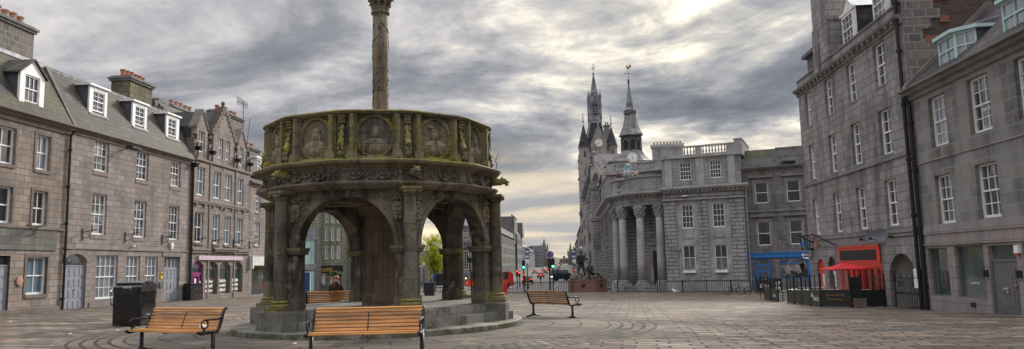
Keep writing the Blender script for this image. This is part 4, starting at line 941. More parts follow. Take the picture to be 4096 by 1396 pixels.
t = thing('cabinet', 'black metal cabinet standing by the magenta shop door', 'cabinet', (-22.91,38,0), ANG, None, (12.2,-.4,-.3)); mb = MB(); mb.box(11.55,12.85,-.6,-.1,-.4,.72); mb.box(11.52,12.88,-.64,-.08,.72,.78); c_=obj('casing', mb, M['black_paint'], t)
mb = MB(); [mb.box(x-.02,x+.02,-.64,-.6,z,z+.1) for x in (12.05,12.4,12.75) for z in (-.1,.35)]; obj('lock', mb, M['gold'], c_)
# ------------------------------------------------------------------ right side of the square
RA_ = ANG-PI; RO = (15.77,28.6,0)
def RB(name, label, x0, cat='building', z=-.6, y=0): return thing(name, label, cat, RO, RA_, None, (x0,y,z))
def right_e():
    P = RB('tall_building', 'tall four storey grey granite building with a red restaurant front and an arched gateway', -13.3)
    X0, X1 = -13.45, -.0
    ups = [(-12.30,-11.38),(-9.17,-8.16),(-6.12,-5.08),(-2.99,-1.85)]
    rows = [(8.78,10.66),(5.80,7.74),(2.76,4.72)]
    holes = [(a,b,c,d) for c, d in rows for a, b in ups]
    g = [(-8.85,-3.9,-1.1,2.0),(-3.15,-.55,-1.0,1.6,1.25),(-12.35,-11.1,-1.2,1.45,.6),(-10.6,-9.45,-1.2,1.55,.55)]
    mb = MB(); wall_mb(mb,X0,X1,-1.6,11.1,holes+[g[0],g[2],g[3]]+[g[1]],rev=.22)
    mb.quad((X0,0,-1.6),(X0,9,-1.6),(X0,9,11.1),(X0,0,11.1)); mb.quad((X0,9,-1.6),(X1,9,-1.6),(X1,9,11.1),(X0,9,11.1)); obj('wall', mb, M['grey_granite'], P)
    mb = MB()                                   # parapet
    mb.box(X0-.05,X1,.0,.3,11.1,11.62); mb.box(X0-.08,X1,-.06,.36,11.62,11.7); obj('parapet', mb, M['grey_granite'], P)
    for k, h in enumerate(holes):
        window(P,*h,cols=2,rt=2,rb=2,y=.14,f=.07,b=.03,g='g_dark' if (k*5)%4 else 'g_curtain',fr='white')
        mb = MB(); mb.box(h[0]-.02,h[1]+.02,-.02,.14,h[2]-.10,h[2]-.003); obj('window_sill', mb, M['grey_trim'], P)
    cornice(P,X0-.1,X1,11.05,'grey_trim',[(0,-.30),(-.07,-.28),(-.10,-.12),(-.26,-.04),(-.30,.06),(0,.09)])
    mb = MB()
    for k in range(22): mb.box(X0+.3+.6*k,X0+.45+.6*k,-.24,-.1,10.86,10.98)
    mb.box(X0,X1,-.07,-.003,5.5,5.66); mb.box(X0,X1,-.07,-.003,2.45,2.62); mb.box(X0,-3.2,-.03,-.003,2.05,2.42); mb.box(-3.2,X1,-.05,-.003,2.3,2.4)
    obj('string_course', mb, M['grey_trim'], P)
    # side gable to the right, brick and rubble above the lower roof
    mb = MB(); mb.quad((X1,0,-1.5),(X1,9,-1.5),(X1,9,16),(X1,0,11.65)); mb.exx([(0,11.0),(0,11.7),(2.2,14.2),(9,16),(9,11)],X1-.4,X1-.003); obj('gable_wall', mb, M['gable_brick'], P)
    mb = MB()
    rs = random.Random(5); z = 7.6
    while z < 15:
        w = rs.uniform(.7,1.5); mb.box(X1+.003,X1+.05,0,w,z,z+.4); z += .41
    obj('quoins', mb, M['rubble'], P)
    rs = random.Random(9)
    for z in (8.3,9.1,9.9,10.7,11.6,12.3): mb = MB(); y = rs.uniform(.8,1.5); mb.box(X1+.003,X1+.056,y,y+rs.uniform(.3,.8),z,z+.28); obj('brick_patch', mb, M['brick_red'], P)
    # roof and attic
    mb = MB(); mb.exx([(.5,11.15),(2.8,14.6),(6,14.6),(9,11.15)],X0,-.42); obj('roof', mb, M['purple_slate'], P)
    def dorm(a, b, z0, z1):
        y = .55; d = MB(); d.ext([(a,z0),(b,z0),(b,z1),((a+b)/2,z1+.75),(a,z1)],y,y+.1); d.box(a-.1,b+.1,y-.08,y+.05,z1-.02,z1+.12); 
        for s, xe in ((-1,a-.1),(1,b+.1)): d.quad(((a+b)/2,y-.1,z1+.85),(xe,y-.1,z1+.08),(xe,3,z1+.08),((a+b)/2,3,z1+.85))
        D = obj('dormer', d, M['offwhite'], P); d = MB(); d.exx([(y+.1,z0),(y+.1,z1),(2.7,z1)],a+.03,b-.03); obj('cheek', d, M['purple_slate'], D)
        window(D,a+.12,b-.12,z0+.1,z1-.1,3,2,2,y=y-.06,f=.07,fr='offwhite')
    dorm(-7.6,-6.0,11.85,13.5); dorm(-3.9,-2.3,11.85,13.5)
    d = MB(); d.box(-13.0,-11.6,.5,2.6,11.3,12.9); d.box(-13.2,-11.3,.25,2.6,12.9,13.1); obj('dormer', d, M['lead_dark'], P)
    mb = MB(); mb.box(-10.2,-8.1,-.02,1.6,11.1,17.5); mb.box(-10.35,-8.1,-.03,1.2,13.5,13.7); mb.box(-10.2,-9.4,-.1,1.0,11.1,13.4); obj('chimney', mb, M['grey_granite'], P)
    # red restaurant front
    F = thing('restaurant_front', 'red painted timber restaurant front with arched windows and a blank black name board', 'shop front', RO, RA_, None, (-6.4,0,-.8))
    mb = MB(); x0, x1 = -8.85, -3.9
    mb.box(x0,x1,-.06,-.02,1.2,1.95); mb.box(x0,x1,-.10,-.02,1.95,2.02); mb.box(x0,x1,-.04,.1,1.02,1.2)
    n_ = 7; st = (x1-x0)/n_
    hs = [(x0+st*i+.15, x0+st*(i+1)-.15, -.15, .98, (st-.3)/2) for i in range(n_)]
    wall_mb(mb,x0,x1,-1.1,1.02,hs,y=.0,rev=.1)
    for i in (0,3,4,7): mb.box(x0+st*i-.06,x0+st*i+.06,-.05,-.01,-1.0,1.02)
    for h in hs: mb.box(h[0]+.02,h[1]-.02,-.03,-.01,-.85,-.3)
    obj('frame', mb, M['red'], F)
    mb = MB(); mb.box(x0+.25,x1-.35,-.08,-.062,1.35,1.82); obj('name_board', mb, M['black_matt'], F)
    for h in hs:
        mb = MB(); mb.box(h[0]-.02,h[1]+.02,.08,.1,-.2,1.0); obj('pane', mb, M['g_dark'], F)
    for (a,b,c,d,r) in (g[2],g[3]):
        D = MB(); n = 12; cx, rr = (a+b)/2, (b-a)/2
        D.add([(a,.1,c)]+[(cx+rr*math.cos(PI-PI*j/n),.1,d-r+r*math.sin(PI*j/n)) for j in range(n+1)]+[(b,.1,c)],[tuple(range(n+3))])
        obj('arched_door', D, M['red'] if a < -11 else M['black_paint'], F)
        D = MB(); D.box(b-.42,b-.02,.02,.09,c+.1,d-r-.3); D.box(b-.35,b-.1,.0,.02,c+.2,c+.8); obj('open_leaf', D, M['red'], F)
        D = MB(); D.box(b-.4,b-.1,-.01,.02,c+1.2,d-r-.2); obj('menu_board', D, M['paper'], F)
    # arched gateway
    mb = MB(); a, b, c, d, r = g[1]; n = 16; cx = (a+b)/2; rr = (b-a)/2
    for i in range(n):
        pp = [(cx+(rr+k)*math.cos(PI-PI*j/n), d-r+(r+k)*math.sin(PI*j/n)) for j in (i,i+1) for k in (0,.38)]
        mb.add([(p[0],yy,p[1]) for yy in (-.04-.012*(i%2),0) for p in (pp[0],pp[2],pp[3],pp[1])],[(0,1,2,3),(4,7,6,5),(0,4,5,1),(2,6,7,3),(1,5,6,2),(3,7,4,0)])
    mb.box(a-.4,a,-.05,-.003,-1.1,d-r); mb.box(b,b+.4,-.05,-.003,-1.1,d-r); obj('gateway_arch', mb, M['grey_granite'], P)
    mb = MB(); mb.box(a-.0,a+.02,.2,3.0,-1,.0+d); mb.box(b-.02,b,.2,3,-1,d); mb.box(a,b,2.8,3.0,-1,1.7); mb.box(a,b,.2,3.0,1.65,1.7); obj('passage', mb, M['offwhite'], P)
    T = thing('iron_gate', 'black wrought iron gate with scrolls closing the arched gateway', 'gate', RO, RA_, None, (cx,.1,-.7))
    mb = MB()
    for i in range(17): x = a+.08+(b-a-.16)*i/16; mb.tube([(x,.12,-.75),(x,.12,.62 if i%4 else .78)],.016,4)
    for z in (-.7,-.05,.0,.6): mb.tube([(a+.05,.12,z),(b-.05,.12,z)],.02,4)
    for x in (cx-.6,cx+.6):
        for s in (-1,1): mb.ring(x+s*.14,.35,.11,.013,.10,14); mb.ring(x+s*.12,.72,.08,.012,.10,12)
    obj('gate_leaf', mb, M['black_iron'], T)
M['gable_brick'] = ashlar('gable_brick', (.12,.075,.058), .30,.10,.016,(.07,.065,.06),.45,.55)
M['brick_red'] = ashlar('brick_red', (.36,.11,.06), .25,.085,.012,(.2,.12,.09),.2,.2)
right_e()
def right_f():
    P = RB('stone_building', 'grey building at the right edge with pale bay dormers and dark grey door', .05)
    X0, X1 = .05, 9.5
    w2 = [(1.42,2.62,5.45,7.31),(4.10,5.36,5.47,7.34),(6.76,8.0,5.5,7.32)]; w1 = [(1.37,2.58,2.62,4.40),(4.10,5.36,2.66,4.45),(6.8,8.0,2.68,4.47)]
    gr = [(.37,1.83,-.02,1.76),(2.32,4.14,.0,1.80),(4.42,5.92,-.55,1.76),(6.3,7.8,0,1.8)]
    mb = MB(); wall_mb(mb,X0,X1,2.6,7.6,w2+w1); wall_mb(mb,X0,X1,2.3,2.6,[]) ; shell(mb,X0,X1,-1,7.6,8.5); obj('wall', mb, M['grey_granite_f'], P)
    mb = MB(); wall_mb(mb,X0,X1,-1.0,2.3,gr,y=-.02,rev=.2); obj('shop_wall', mb, M['mauve_granite'], P)
    mb = MB(); mb.box(X0,X1,-.06,-.003,2.28,2.36); mb.box(X0,X1,-.09,-.022,1.86,1.93); mb.box(X0,X1,-.05,-.003,2.36,2.62); mb.box(X0,X1,-.035,-.003,4.98,5.03); obj('string_course', mb, M['mauve_granite'], P)
    for i, h in enumerate(w2+w1):
        window(P,*h,cols=3 if i != 3 and i != 0 else 3,rt=2,rb=2,y=.14,f=.08,b=.03,fr='offwhite',g=['g_curtain','g_blind','g_curtain','g_dark','g_dark','g_dark'][i])
    letters('for_sale_notice','FOR SALE',.16,Matrix.Translation((4.95,.135,6.2)) @ STAND,M['paper'],P,.004)
    cornice(P,X0-.15,X1,7.86,'grey_trim',[(0,-.36),(-.08,-.32),(-.10,-.18),(-.24,-.12),(-.28,-.02),(-.42,.02),(-.42,.08),(0,.12)])
    mb = MB(); mb.exx([(-.3,7.95),(3.2,11.2),(7,11.2),(8.5,7.95)],X0,X1); obj('roof', mb, M['purple_slate'], P)
    mb = MB(); mb.exx([(-.32,7.95),(-.25,8.15),(3.2,11.42),(3.4,11.1)],X0+.02,X0+.35); obj('roof_skew', mb, M['brown_trim'], P)
    def bay(a, b):
        c = .5; y0, y1 = .12, .6; d = MB()
        pl = [(a,y1+.6),(a,y1),(a+c,y0),(b-c,y0),(b,y1),(b,2.6),(a,2.6)]
        d.prism([(a-.04,y1),(a+c,y0-.05),(b-c,y0-.05),(b+.04,y1),(b,2.4),(a,2.4)],8.12,8.24); d.prism([(a-.12,y1-.05),(a+c-.04,y0-.16),(b-c+.04,y0-.16),(b+.12,y1-.05),(b+.1,2.8),(a-.1,2.8)],9.25,9.37)
        D = obj('bay_dormer', d, M['mint_white'], P)
        d = MB(); d.add([(a-.12,y1-.05,9.37),(a+c-.04,y0-.16,9.37),(b-c+.04,y0-.16,9.37),(b+.12,y1-.05,9.37),(b-.2,2.4,9.95),(a+.2,2.4,9.95),(b+.1,3,9.37),(a-.1,3,9.37)],[(0,1,5),(1,2,4,5),(2,3,4),(3,6,4),(0,5,7)]); obj('bay_roof', d, M['dark_slate'], D)
        d = MB(); d.box(a+.05,b-.05,y1+.02,2.6,7.9,9.26); obj('cheek', d, M['lead_dark'], D)
        for (p, q) in (((a,y1),(a+c,y0)),((a+c,y0),(b-c,y0)),((b-c,y0),(b,y1))):
            L = math.hypot(q[0]-p[0],q[1]-p[1]); an = math.atan2(q[1]-p[1],q[0]-p[0]); T_ = Matrix.Translation((p[0],p[1],0)) @ Matrix.Rotation(an,4,'Z')
            f = .07; d = MB(T_); d.box(0,f,0,.06,8.24,9.25); d.box(L-f,L,0,.06,8.24,9.25); d.box(f,L-f,0,.06,8.24,8.34); d.box(f,L-f,0,.06,9.17,9.25); d.box(f,L-f,-.005,.05,8.72,8.78); d.box(L/2-.02,L/2+.02,0,.05,8.34,9.17)
            w = obj('window', d, M['mint_white'], D); d = MB(T_); d.quad((0.02,.05,8.25),(L-.02,.05,8.25),(L-.02,.05,9.24),(.02,.05,9.24)); obj('pane', d, M['g_curtain'], w)
    bay(1.75,3.9); bay(5.75,8.0)
    for i, h in enumerate((gr[0],gr[1],gr[3])): window(P,*h,cols=1,rt=1,rb=0,y=.08,f=.05,fr='dark_grey_door',g='g_teal',name='shop_window')
    letters('window_lettering','16 MAY 2019',.10,Matrix.Translation((3.3,.07,.52)) @ STAND,M['text_white'],P,.003)
    d = door(P,4.42,5.92,-.55,1.32,'dark_grey_door',cols=1,rows=1,y=.06,knob='chrome'); mb = MB(); mb.box(5.0,5.3,.0,.05,.35,.43); mb.box(5.62,5.78,.0,.05,.5,.53); obj('letter_slot', mb, M['chrome'], d)
    mb = MB(); mb.box(4.42,5.92,.12,.15,1.32,1.76); mb.box(4.42,5.92,.05,.15,1.3,1.36); fl = obj('fanlight', mb, M['g_teal'], P)
    for x in (4.22,6.02):
        for s in (-1,1): mb = MB(); mb.box(x+s*.08-.04,x+s*.08+.04,-.08,-.022,.75,.98); obj('intercom', mb, M['black_matt'], P)
    mb = MB(); mb.box(4.3,6.05,-.12,-.02,-.62,-.5); obj('doorstep', mb, M['mauve_granite'], P)
    mb = MB(); mb.box(3.1,3.4,-.04,-.022,-.28,-.12); obj('air_vent', mb, M['black_matt'], P)
right_f()
def rthing(name, label, cat, org, parts, group=None):
    t = thing(name, label, cat, RO, RA_, group, org)
    for nm_, mb, m in parts: obj(nm_, mb, M[m], t)
    return t
mb = MB(); mb.tube([(-.1,-.1,13.1),(-.1,-.12,12.2),(-.22,-.14,11.8),(-.22,-.14,-.7)],.075,8); mb.add(*_frustum(-.1,-.1,12.9,.1,.17,.2)); [mb.lathe([(.11,z),(.11,z+.12)],8,-.22,-.14) for z in (.8,3,5.2,7.4,9.6)]
mb2 = MB(); mb2.tube([(.16,-.3,7.7),(.16,-.12,7.4),(.16,-.12,-.7)],.08,8); [mb2.lathe([(.115,z),(.115,z+.12)],8,.16,-.12) for z in (.3,2.5,4.7,6.6)]
rthing('drainpipe','tall black drainpipe up the corner of the tall building','drainpipe',(-.22,-.14,-.6),[('pipe',mb,'black_iron')]); rthing('drainpipe','shorter black drainpipe from the gutter of the building at the right edge','drainpipe',(.16,-.12,-.6),[('pipe',mb2,'black_iron')])
mb = MB(); mb.box(-.42,-.14,-.26,-.235,.25,.62); mb.box(-.40,-.16,-.262,-.24,.66,1.0); rthing('paper_notice','two white paper notices tied to the black drainpipe beside the gate','notice',(-.22,-.25,.3),[('sheet',mb,'paper')])
for x, lb in ((-3.55,'left one of two grey satellite dishes above the gateway'),(-2.55,'right one of two grey satellite dishes above the gateway')):
    mb = MB(Matrix.Translation((x,-.45,2.38)) @ Matrix.Rotation(R(48),4,'Z') @ Matrix.Rotation(R(80),4,'X')); mb.lathe([(0,.0),(.16,.03),(.27,.08),(.28,.09),(.16,.05),(0,.02)],24); d2 = MB(); d2.tube([(x+.1,0,2.3),(x+.05,-.3,2.35)],.035,6); d2.tube([(x,-.4,2.1),(x-.15,-.85,2.25)],.015,5); d2.box(x-.2,x-.1,-.92,-.82,2.2,2.3)
    rthing('satellite_dish',lb,'satellite dish',(x,0,2.3),[('dish',mb,'dish'),('arm',d2,'black_iron')],'satellite dishes above the gateway')
mb = MB(); mb.ext([(5.98,1.5),(6.2,1.5),(6.18,1.74),(6.0,1.74)],-.12,-.02); mb2 = MB(); mb2.box(6.02,6.16,-.11,-.02,1.44,1.5); rthing('alarm_box','white and red alarm box right of the dark grey door','alarm',(6.1,0,1.6),[('casing',mb,'white'),('lens',mb2,'red')],'alarm boxes on the walls')
# balcony, lantern, flags
mb = MB(); 
for i in range(6): mb.tube([(-13.2,-.5+.09*i,2.0),(-13.2,-.5+.09*i,2.75)],.015,4)
for i in range(6): mb.tube([(-13.2+.11*i,-.5,2.0),(-13.2+.11*i,-.5,2.75)],.015,4)
for z in (2.0,2.75): mb.tube([(-13.2,0,z),(-13.2,-.5,z),(-12.65,-.5,z),(-12.65,0,z)],.022,4)
mb.box(-13.2,-12.65,-.5,0,1.95,1.99); rthing('iron_balcony','small black iron balcony at the far corner of the tall building','balcony',(-13,-.4,2.1),[('railing',mb,'black_iron')])
mb = MB(); mb.tube([(-13.1,0,1.45),(-13.1,-.5,1.5),(-13.1,-.55,1.3)],.03,5); mb2 = MB(); mb2.lathe([(.06,.75),(.16,1.15),(.2,1.2),(.06,1.32),(.0,1.38)],6,-13.1,-.55); rthing('wall_lantern','black hanging lantern on the corner beside the red doors','lantern',(-13.1,-.4,1.2),[('arm',mb,'black_iron'),('lamp',mb2,'black_iron')])
mb = MB(); mb.box(-13.2,-12.95,-.5,-.1,1.62,1.75); rthing('security_camera','white security camera above the hanging lantern','camera',(-13.1,-.3,1.65),[('casing',mb,'white')])
def flag(x, lb, cols):
    t = thing('flag', lb, 'flag', RO, RA_, 'flags over the restaurant', (x,0,2.4)); mb = MB(); mb.tube([(x,0,2.1),(x-.2,-1.15,2.75)],.03,6); obj('pole', mb, M['black_iron'], t)
    for (a, b, m) in cols:
        mb = MB(); n = 8; vs = []
        for i in range(n+1):
            f = a+(b-a)*i/n
            for z in range(6): vs.append((x-.2+.05*math.sin(f*14+z), -1.1+f*.4+.02*z, 2.7-f*.22-z*.12))
        mb.add(vs,[(i*6+j,i*6+j+1,(i+1)*6+j+1,(i+1)*6+j) for i in range(n) for j in range(5)]); obj('cloth', mb, M[m], t)
flag(-11.4,'blue and yellow flag hanging limp from a pole over the restaurant doors',((0,.35,'blue'),(.35,.55,'yellow'),(.55,.9,'blue')))
flag(-9.2,'faded pinkish flag hanging from the second pole over the restaurant',((0,.6,'pale_terracotta'),))
mb = MB(); mb.tube([(-13.3,.1,6.9),(-13.7,-.6,7.0)],.03,5); mb.box(-14.1,-13.5,-1.1,-.4,6.95,7.1); rthing('floodlight','dark floodlight on the far corner of the tall building','floodlight',(-13.5,-.3,6.9),[('lamp_head',mb,'black_matt')])
mb = MB(); [mb.box(-3.9+.0,-3.4,-.5+.1*k,-.15,-.9+.12*k,-.78+.12*k) for k in range(2)]; rthing('stone_step','two loose stone blocks beside the black barrier','steps',(-3.6,-.3,-.8),[('block',mb,'mauve_granite')])
# ------------------------------------------------------------------ restaurant terrace
M['terrace_green'] = plain('terrace_green', (.022,.028,.018), .5, var=.2)
def screen(label, p, q, low='terrace_green', txt=None, h=1.45, hl=.72, mid=True):
    (x0,y0), (x1,y1) = p, q; L = math.hypot(x1-x0,y1-y0); an = math.atan2(y1-y0,x1-x0); z = min(G(x0,y0),G(x1,y1))
    t = thing('barrier_panel', label, 'barrier', (x0,y0,z), an, 'barrier panels round the restaurant terrace')
    for x in (0,L): mb = MB(); mb.box(x-.035,x+.035,-.035,.035,-.02,h); obj('post', mb, M['black_matt'], t)
    mb = MB(); mb.box(.04,L-.04,-.02,.02,.06,hl); mb.box(.04,L-.04,-.03,.03,hl,hl+.04); lw = obj('lower_panel', mb, M[low], t)
    if mid: mb = MB(); mb.box(L/2-.02,L/2+.02,-.02,.02,hl+.04,h-.02); obj('middle_post', mb, M['black_matt'], t)
    mb = MB(); 
    for (a, b) in (((.04,L/2-.02),(L/2+.02,L-.04)) if mid else ((.04,L-.04),)):
        n = 10; mb.add([(a,0,hl+.04)]+[((a+b)/2+(b-a)/2*math.cos(PI-PI*i/n),0,h-.02+.26*math.sin(PI*i/n)) for i in range(n+1)]+[(b,0,hl+.04)],[tuple(range(n+3))])
    obj('clear_screen', mb, M['screen'], t)
    if txt:
        for (s, size, x, zz, m) in txt: letters('lettering', s, size, Matrix.Translation((x*L,-.028,zz)) @ STAND, M[m], lw, .003)
    return t
A1 = (13.47,32.92); B1 = (16.44,49.43)
def lp(t): return (A1[0]+(B1[0]-A1[0])*t, A1[1]+(B1[1]-A1[1])*t)
ts = [0,.125,.245,.36,.475]
lab = ['green black barrier panel with a white hat and the name Sinatras, at the near corner','dark barrier panel second from the near corner of the side row','dark barrier panel third from the near corner of the side row','dark barrier panel fourth from the near corner, before the gap']
for i in range(4):
    txt = [("Sinatra's",.34,.55,.40,'text_white')] if i == 0 else None
    s_ = screen(lab[i], lp(ts[i+1]), lp(ts[i]), txt=txt)
    if i == 0:
        mb = MB(); mb.ext([(.3,.5),(.38,.62),(.5,.64),(.56,.5)],-.035,-.03); mb.ext([(.18,.46),(.4,.42),(.62,.47),(.6,.5),(.4,.46),(.2,.5)],-.035,-.03); obj('hat_emblem', mb, M['text_white'], s_)
s_ = screen('barrier panel with hat logo and the name Sinatras beyond the gap', lp(.80), lp(.66), txt=[("Sinatra's",.3,.5,.4,'text_white')]); screen('furthest dark barrier panel, near the bicycles', lp(.97), lp(.82))
screen('long black front barrier lettered La Lombarda Restaurant', A1, (14.3,31.87), 'black_matt', [('La Lombarda',.16,.5,.54,'gold'),('Restaurant',.16,.5,.36,'gold')])
screen('black barrier panel in front of the red windows, left of the gateway', (14.95,32.3), (16.05,32.35), 'black_matt')
def box_sign(name, label, cat, x, y, rot, w, h, lift, txt, m='black_matt'):
    t = thing(name, label, cat, (x,y,G(x,y)), rot); mb = MB(); mb.box(-w/2,w/2,-.03,.03,lift,lift+h); p = obj('board', mb, M[m], t)
    mb = MB(); mb.box(-w/2,-w/2+.05,-.02,.02,0,lift); mb.box(w/2-.05,w/2,-.02,.02,0,lift); obj('leg', mb, M['black_iron'], t)
    for (s, size, xx, zz) in txt: letters('lettering', s, size, Matrix.Translation((xx,-.04,zz)) @ STAND, M['text_white'], p, .003)
    return t
box_sign('price_board','black board with the white price 9.99 in front of the blue door','sign',16.9,50.5,-.2,.6,.9,.6,[('£9',.4,-.12,.9),('.99',.24,.15,.85),('Lunch',.12,0,1.35)])
box_sign('terrace_sign','black board with a large white letter g, beside the gap in the barrier','sign',16.0,45.4,-.1,.55,.8,.6,[('g',.75,0,1.1)])
t = box_sign('menu_board','tall dark board standing behind the wooden planter','board',14.65,32.1,-.05,.45,1.0,.3,[])
t = thing('wooden_planter','square weathered wooden planter at the front of the terrace','planter',(14.6,31.75,G(14.6,31.75)),-.1)
mb = MB(); 
for k in range(6): mb.box(-.19+.065*k,-.13+.065*k,-.20,-.18,.04,.38)
mb.box(-.18,.18,-.18,.18,.02,.34); mb.box(-.21,.21,-.21,.21,.33,.37); [mb.box(x-.025,x+.025,-.22,-.17,0,.42) for x in (-.2,.2)]; obj('box', mb, M['brown_trim'], t)
# parasol
t = thing('parasol','bright red square parasol open over the restaurant terrace','parasol',(15.0,33.8,G(15.0,33.8)))
mb = MB(); mb.tube([(0,0,0),(0,0,1.96)],.025,8); obj('pole', mb, M['chrome'], t)
mb = MB(); mb.box(-.25,.25,-.25,.25,0,.06); obj('base', mb, M['black_matt'], t)
mb = MB(); hw = .84; cs = [(-hw,-hw),(0,-hw),(hw,-hw),(hw,0),(hw,hw),(0,hw),(-hw,hw),(-hw,0)]; cs = [(x*(1 if i%2==0 else .97),y*(1 if i%2==0 else .97)) for i,(x,y) in enumerate(cs)]
vs = [(0,0,1.98)]+[(x*.5,y*.5,1.81) for x,y in cs]+[(x,y,1.69) for x,y in cs]+[(x,y,1.63) for x,y in cs]
fs = [(0,1+i,1+(i+1)%8) for i in range(8)]+[(1+i,9+i,9+(i+1)%8,1+(i+1)%8) for i in range(8)]+[(9+i,17+i,17+(i+1)%8,9+(i+1)%8) for i in range(8)]
mb.add(vs,fs); mb.ell((0,0,2.01),.05,8,5); obj('canopy', mb, M['red_cloth'], t)
for i,(x,y) in enumerate(cs): mb = MB(); mb.tube([(0,0,1.92),(x*.95,y*.95,1.67)],.012,4); obj('rib', mb, M['chrome'], t)
def table(label, x, y):
    t = thing('cafe_table', label, 'table', (x,y,G(x,y)), 0, 'round cafe tables on the terrace'); mb = MB(); mb.lathe([(.36,.71),(.37,.73),(.36,.75),(0,.75)],24); obj('tabletop', mb, M['white'], t)
    mb = MB(); mb.tube([(0,0,.02),(0,0,.71)],.03,8); [mb.tube([(0,0,.08),(.28*math.cos(a),.28*math.sin(a),.015)],.018,5) for a in (0,PI/2,PI,3*PI/2)]; obj('pedestal', mb, M['chrome'], t)
def chair(label, x, y, rz, first=[]):
    if not first:
        t = thing('cafe_chair', label, 'chair', (x,y,G(x,y)), rz, 'chrome wire chairs on the terrace')
        mb = MB(); mb.tube([(-.22,.2,0),(-.22,.2,.45),(-.24,.24,.8),(-.15,.27,.86),(.15,.27,.86),(.24,.24,.8),(.22,.2,.45),(.22,.2,0)],.016,6); mb.tube([(-.24,.22,.66),(-.26,-.2,.66),(-.22,-.22,.0)],.015,6); mb.tube([(.24,.22,.66),(.26,-.2,.66),(.22,-.22,0)],.015,6); obj('frame', mb, M['chrome'], t)
        mb = MB(); mb.box(-.22,.22,-.22,.22,.43,.455); obj('seat', mb, M['chrome'], t); mb = MB(); [mb.box(-.2,.2,.24,.26,z,z+.05) for z in (.55,.65,.75)]; obj('backrest', mb, M['chrome'], t); first.append(t)
    else: t = copy_tree(first[0]); t.location = (x,y,G(x,y)); t.rotation_euler = (0,0,rz); t['label'] = label
table('white round table right behind the lettered front barrier',14.3,34.2); table('white round table under the parasol beside its pole',14.9,35.2); table('white round table further back along the side barrier',15.2,38.4); table('white round table behind the fourth side barrier panel',15.6,41.6); table('round table in front of the red arched windows',15.9,33.9)
for i, (x, y, rz, lb) in enumerate(((14.9,36.2,2.6,'chrome chair behind the near corner of the terrace'),(15.5,36.4,.3,'chrome chair under the parasol, turned to the wall'),(15.2,38.0,2.8,'chrome chair on the near side of the middle table'),(15.7,39.4,.2,'chrome chair on the far side of the middle table'),(15.7,41.0,2.9,'chrome chair on the near side of the far table'),(16.3,42.2,.1,'chrome chair on the far side of the far table'),(16.2,45.3,1.6,'chrome chair alone in the gap of the barrier'))): chair(lb,x,y,rz)
def shrub(label, x, y, h, w, seed, m='leaf_dull'):
    t = thing('potted_plant', label, 'plant', (x,y,G(x,y))); mb = MB(); mb.lathe([(.12,0),(.17,.28),(.15,.28)],12); obj('pot', mb, M['black_matt'], t); rs = random.Random(seed); mb = MB()
    for k in range(170):
        a = rs.uniform(0,2*PI); z = .3+rs.random()*h; r = w*rs.uniform(.1,1)*(1-.4*abs(z/h-.6)); c = Vector((r*math.cos(a),r*math.sin(a),z)); d = Vector((math.cos(a),math.sin(a),rs.uniform(-.4,.8)))*.16; s_ = Vector((-math.sin(a),math.cos(a),0))*.02; mb.add([c,c+d*.5+s_,c+d,c+d*.5-s_],[(0,1,2,3)])
    obj('foliage', mb, M[m], t)
M['leaf_dull'] = plain('leaf_dull', (.05,.075,.03), .5, var=.5, scale=20)
shrub('thin potted shrub by the last red window, left of the gateway',15.85,32.7,1.1,.28,3)
# ------------------------------------------------------------------ bank with the curved portico
BO = (21.5,68.5,0); BR = math.atan2(-.400,.9165)
def balustrade(mb, x0, x1, y, z, h=.72, step=.3, r=.09):
    n = max(1, int(round((x1-x0)/step)))
    for i in range(n):
        x = x0+(i+.5)*(x1-x0)/n; mb.lathe([(r*.8,z),(r*.8,z+.06),(r*.5,z+.1),(r*1.15,z+.3*h),(r*1.0,z+.42*h),(r*.45,z+.7*h),(r*.6,z+.85*h),(r*.8,z+.9*h),(r*.8,z+h)],8,x,y)
def arc_prism(mb, cx, cy, r0, r1, z0, z1, a0, a1, n=28):
    for i in range(n):
        A, B = a0+(a1-a0)*i/n, a0+(a1-a0)*(i+1)/n
        q = [(cx+r*math.sin(t), cy-r*math.cos(t)) for t in (A,B) for r in (r0,r1)]
        mb.add([(p[0],p[1],z) for z in (z0,z1) for p in (q[0],q[2],q[3],q[1])],[(0,1,2,3)[::-1],(4,5,6,7),(0,1,5,4),(2,3,7,6),(3,0,4,7),(1,2,6,5)])
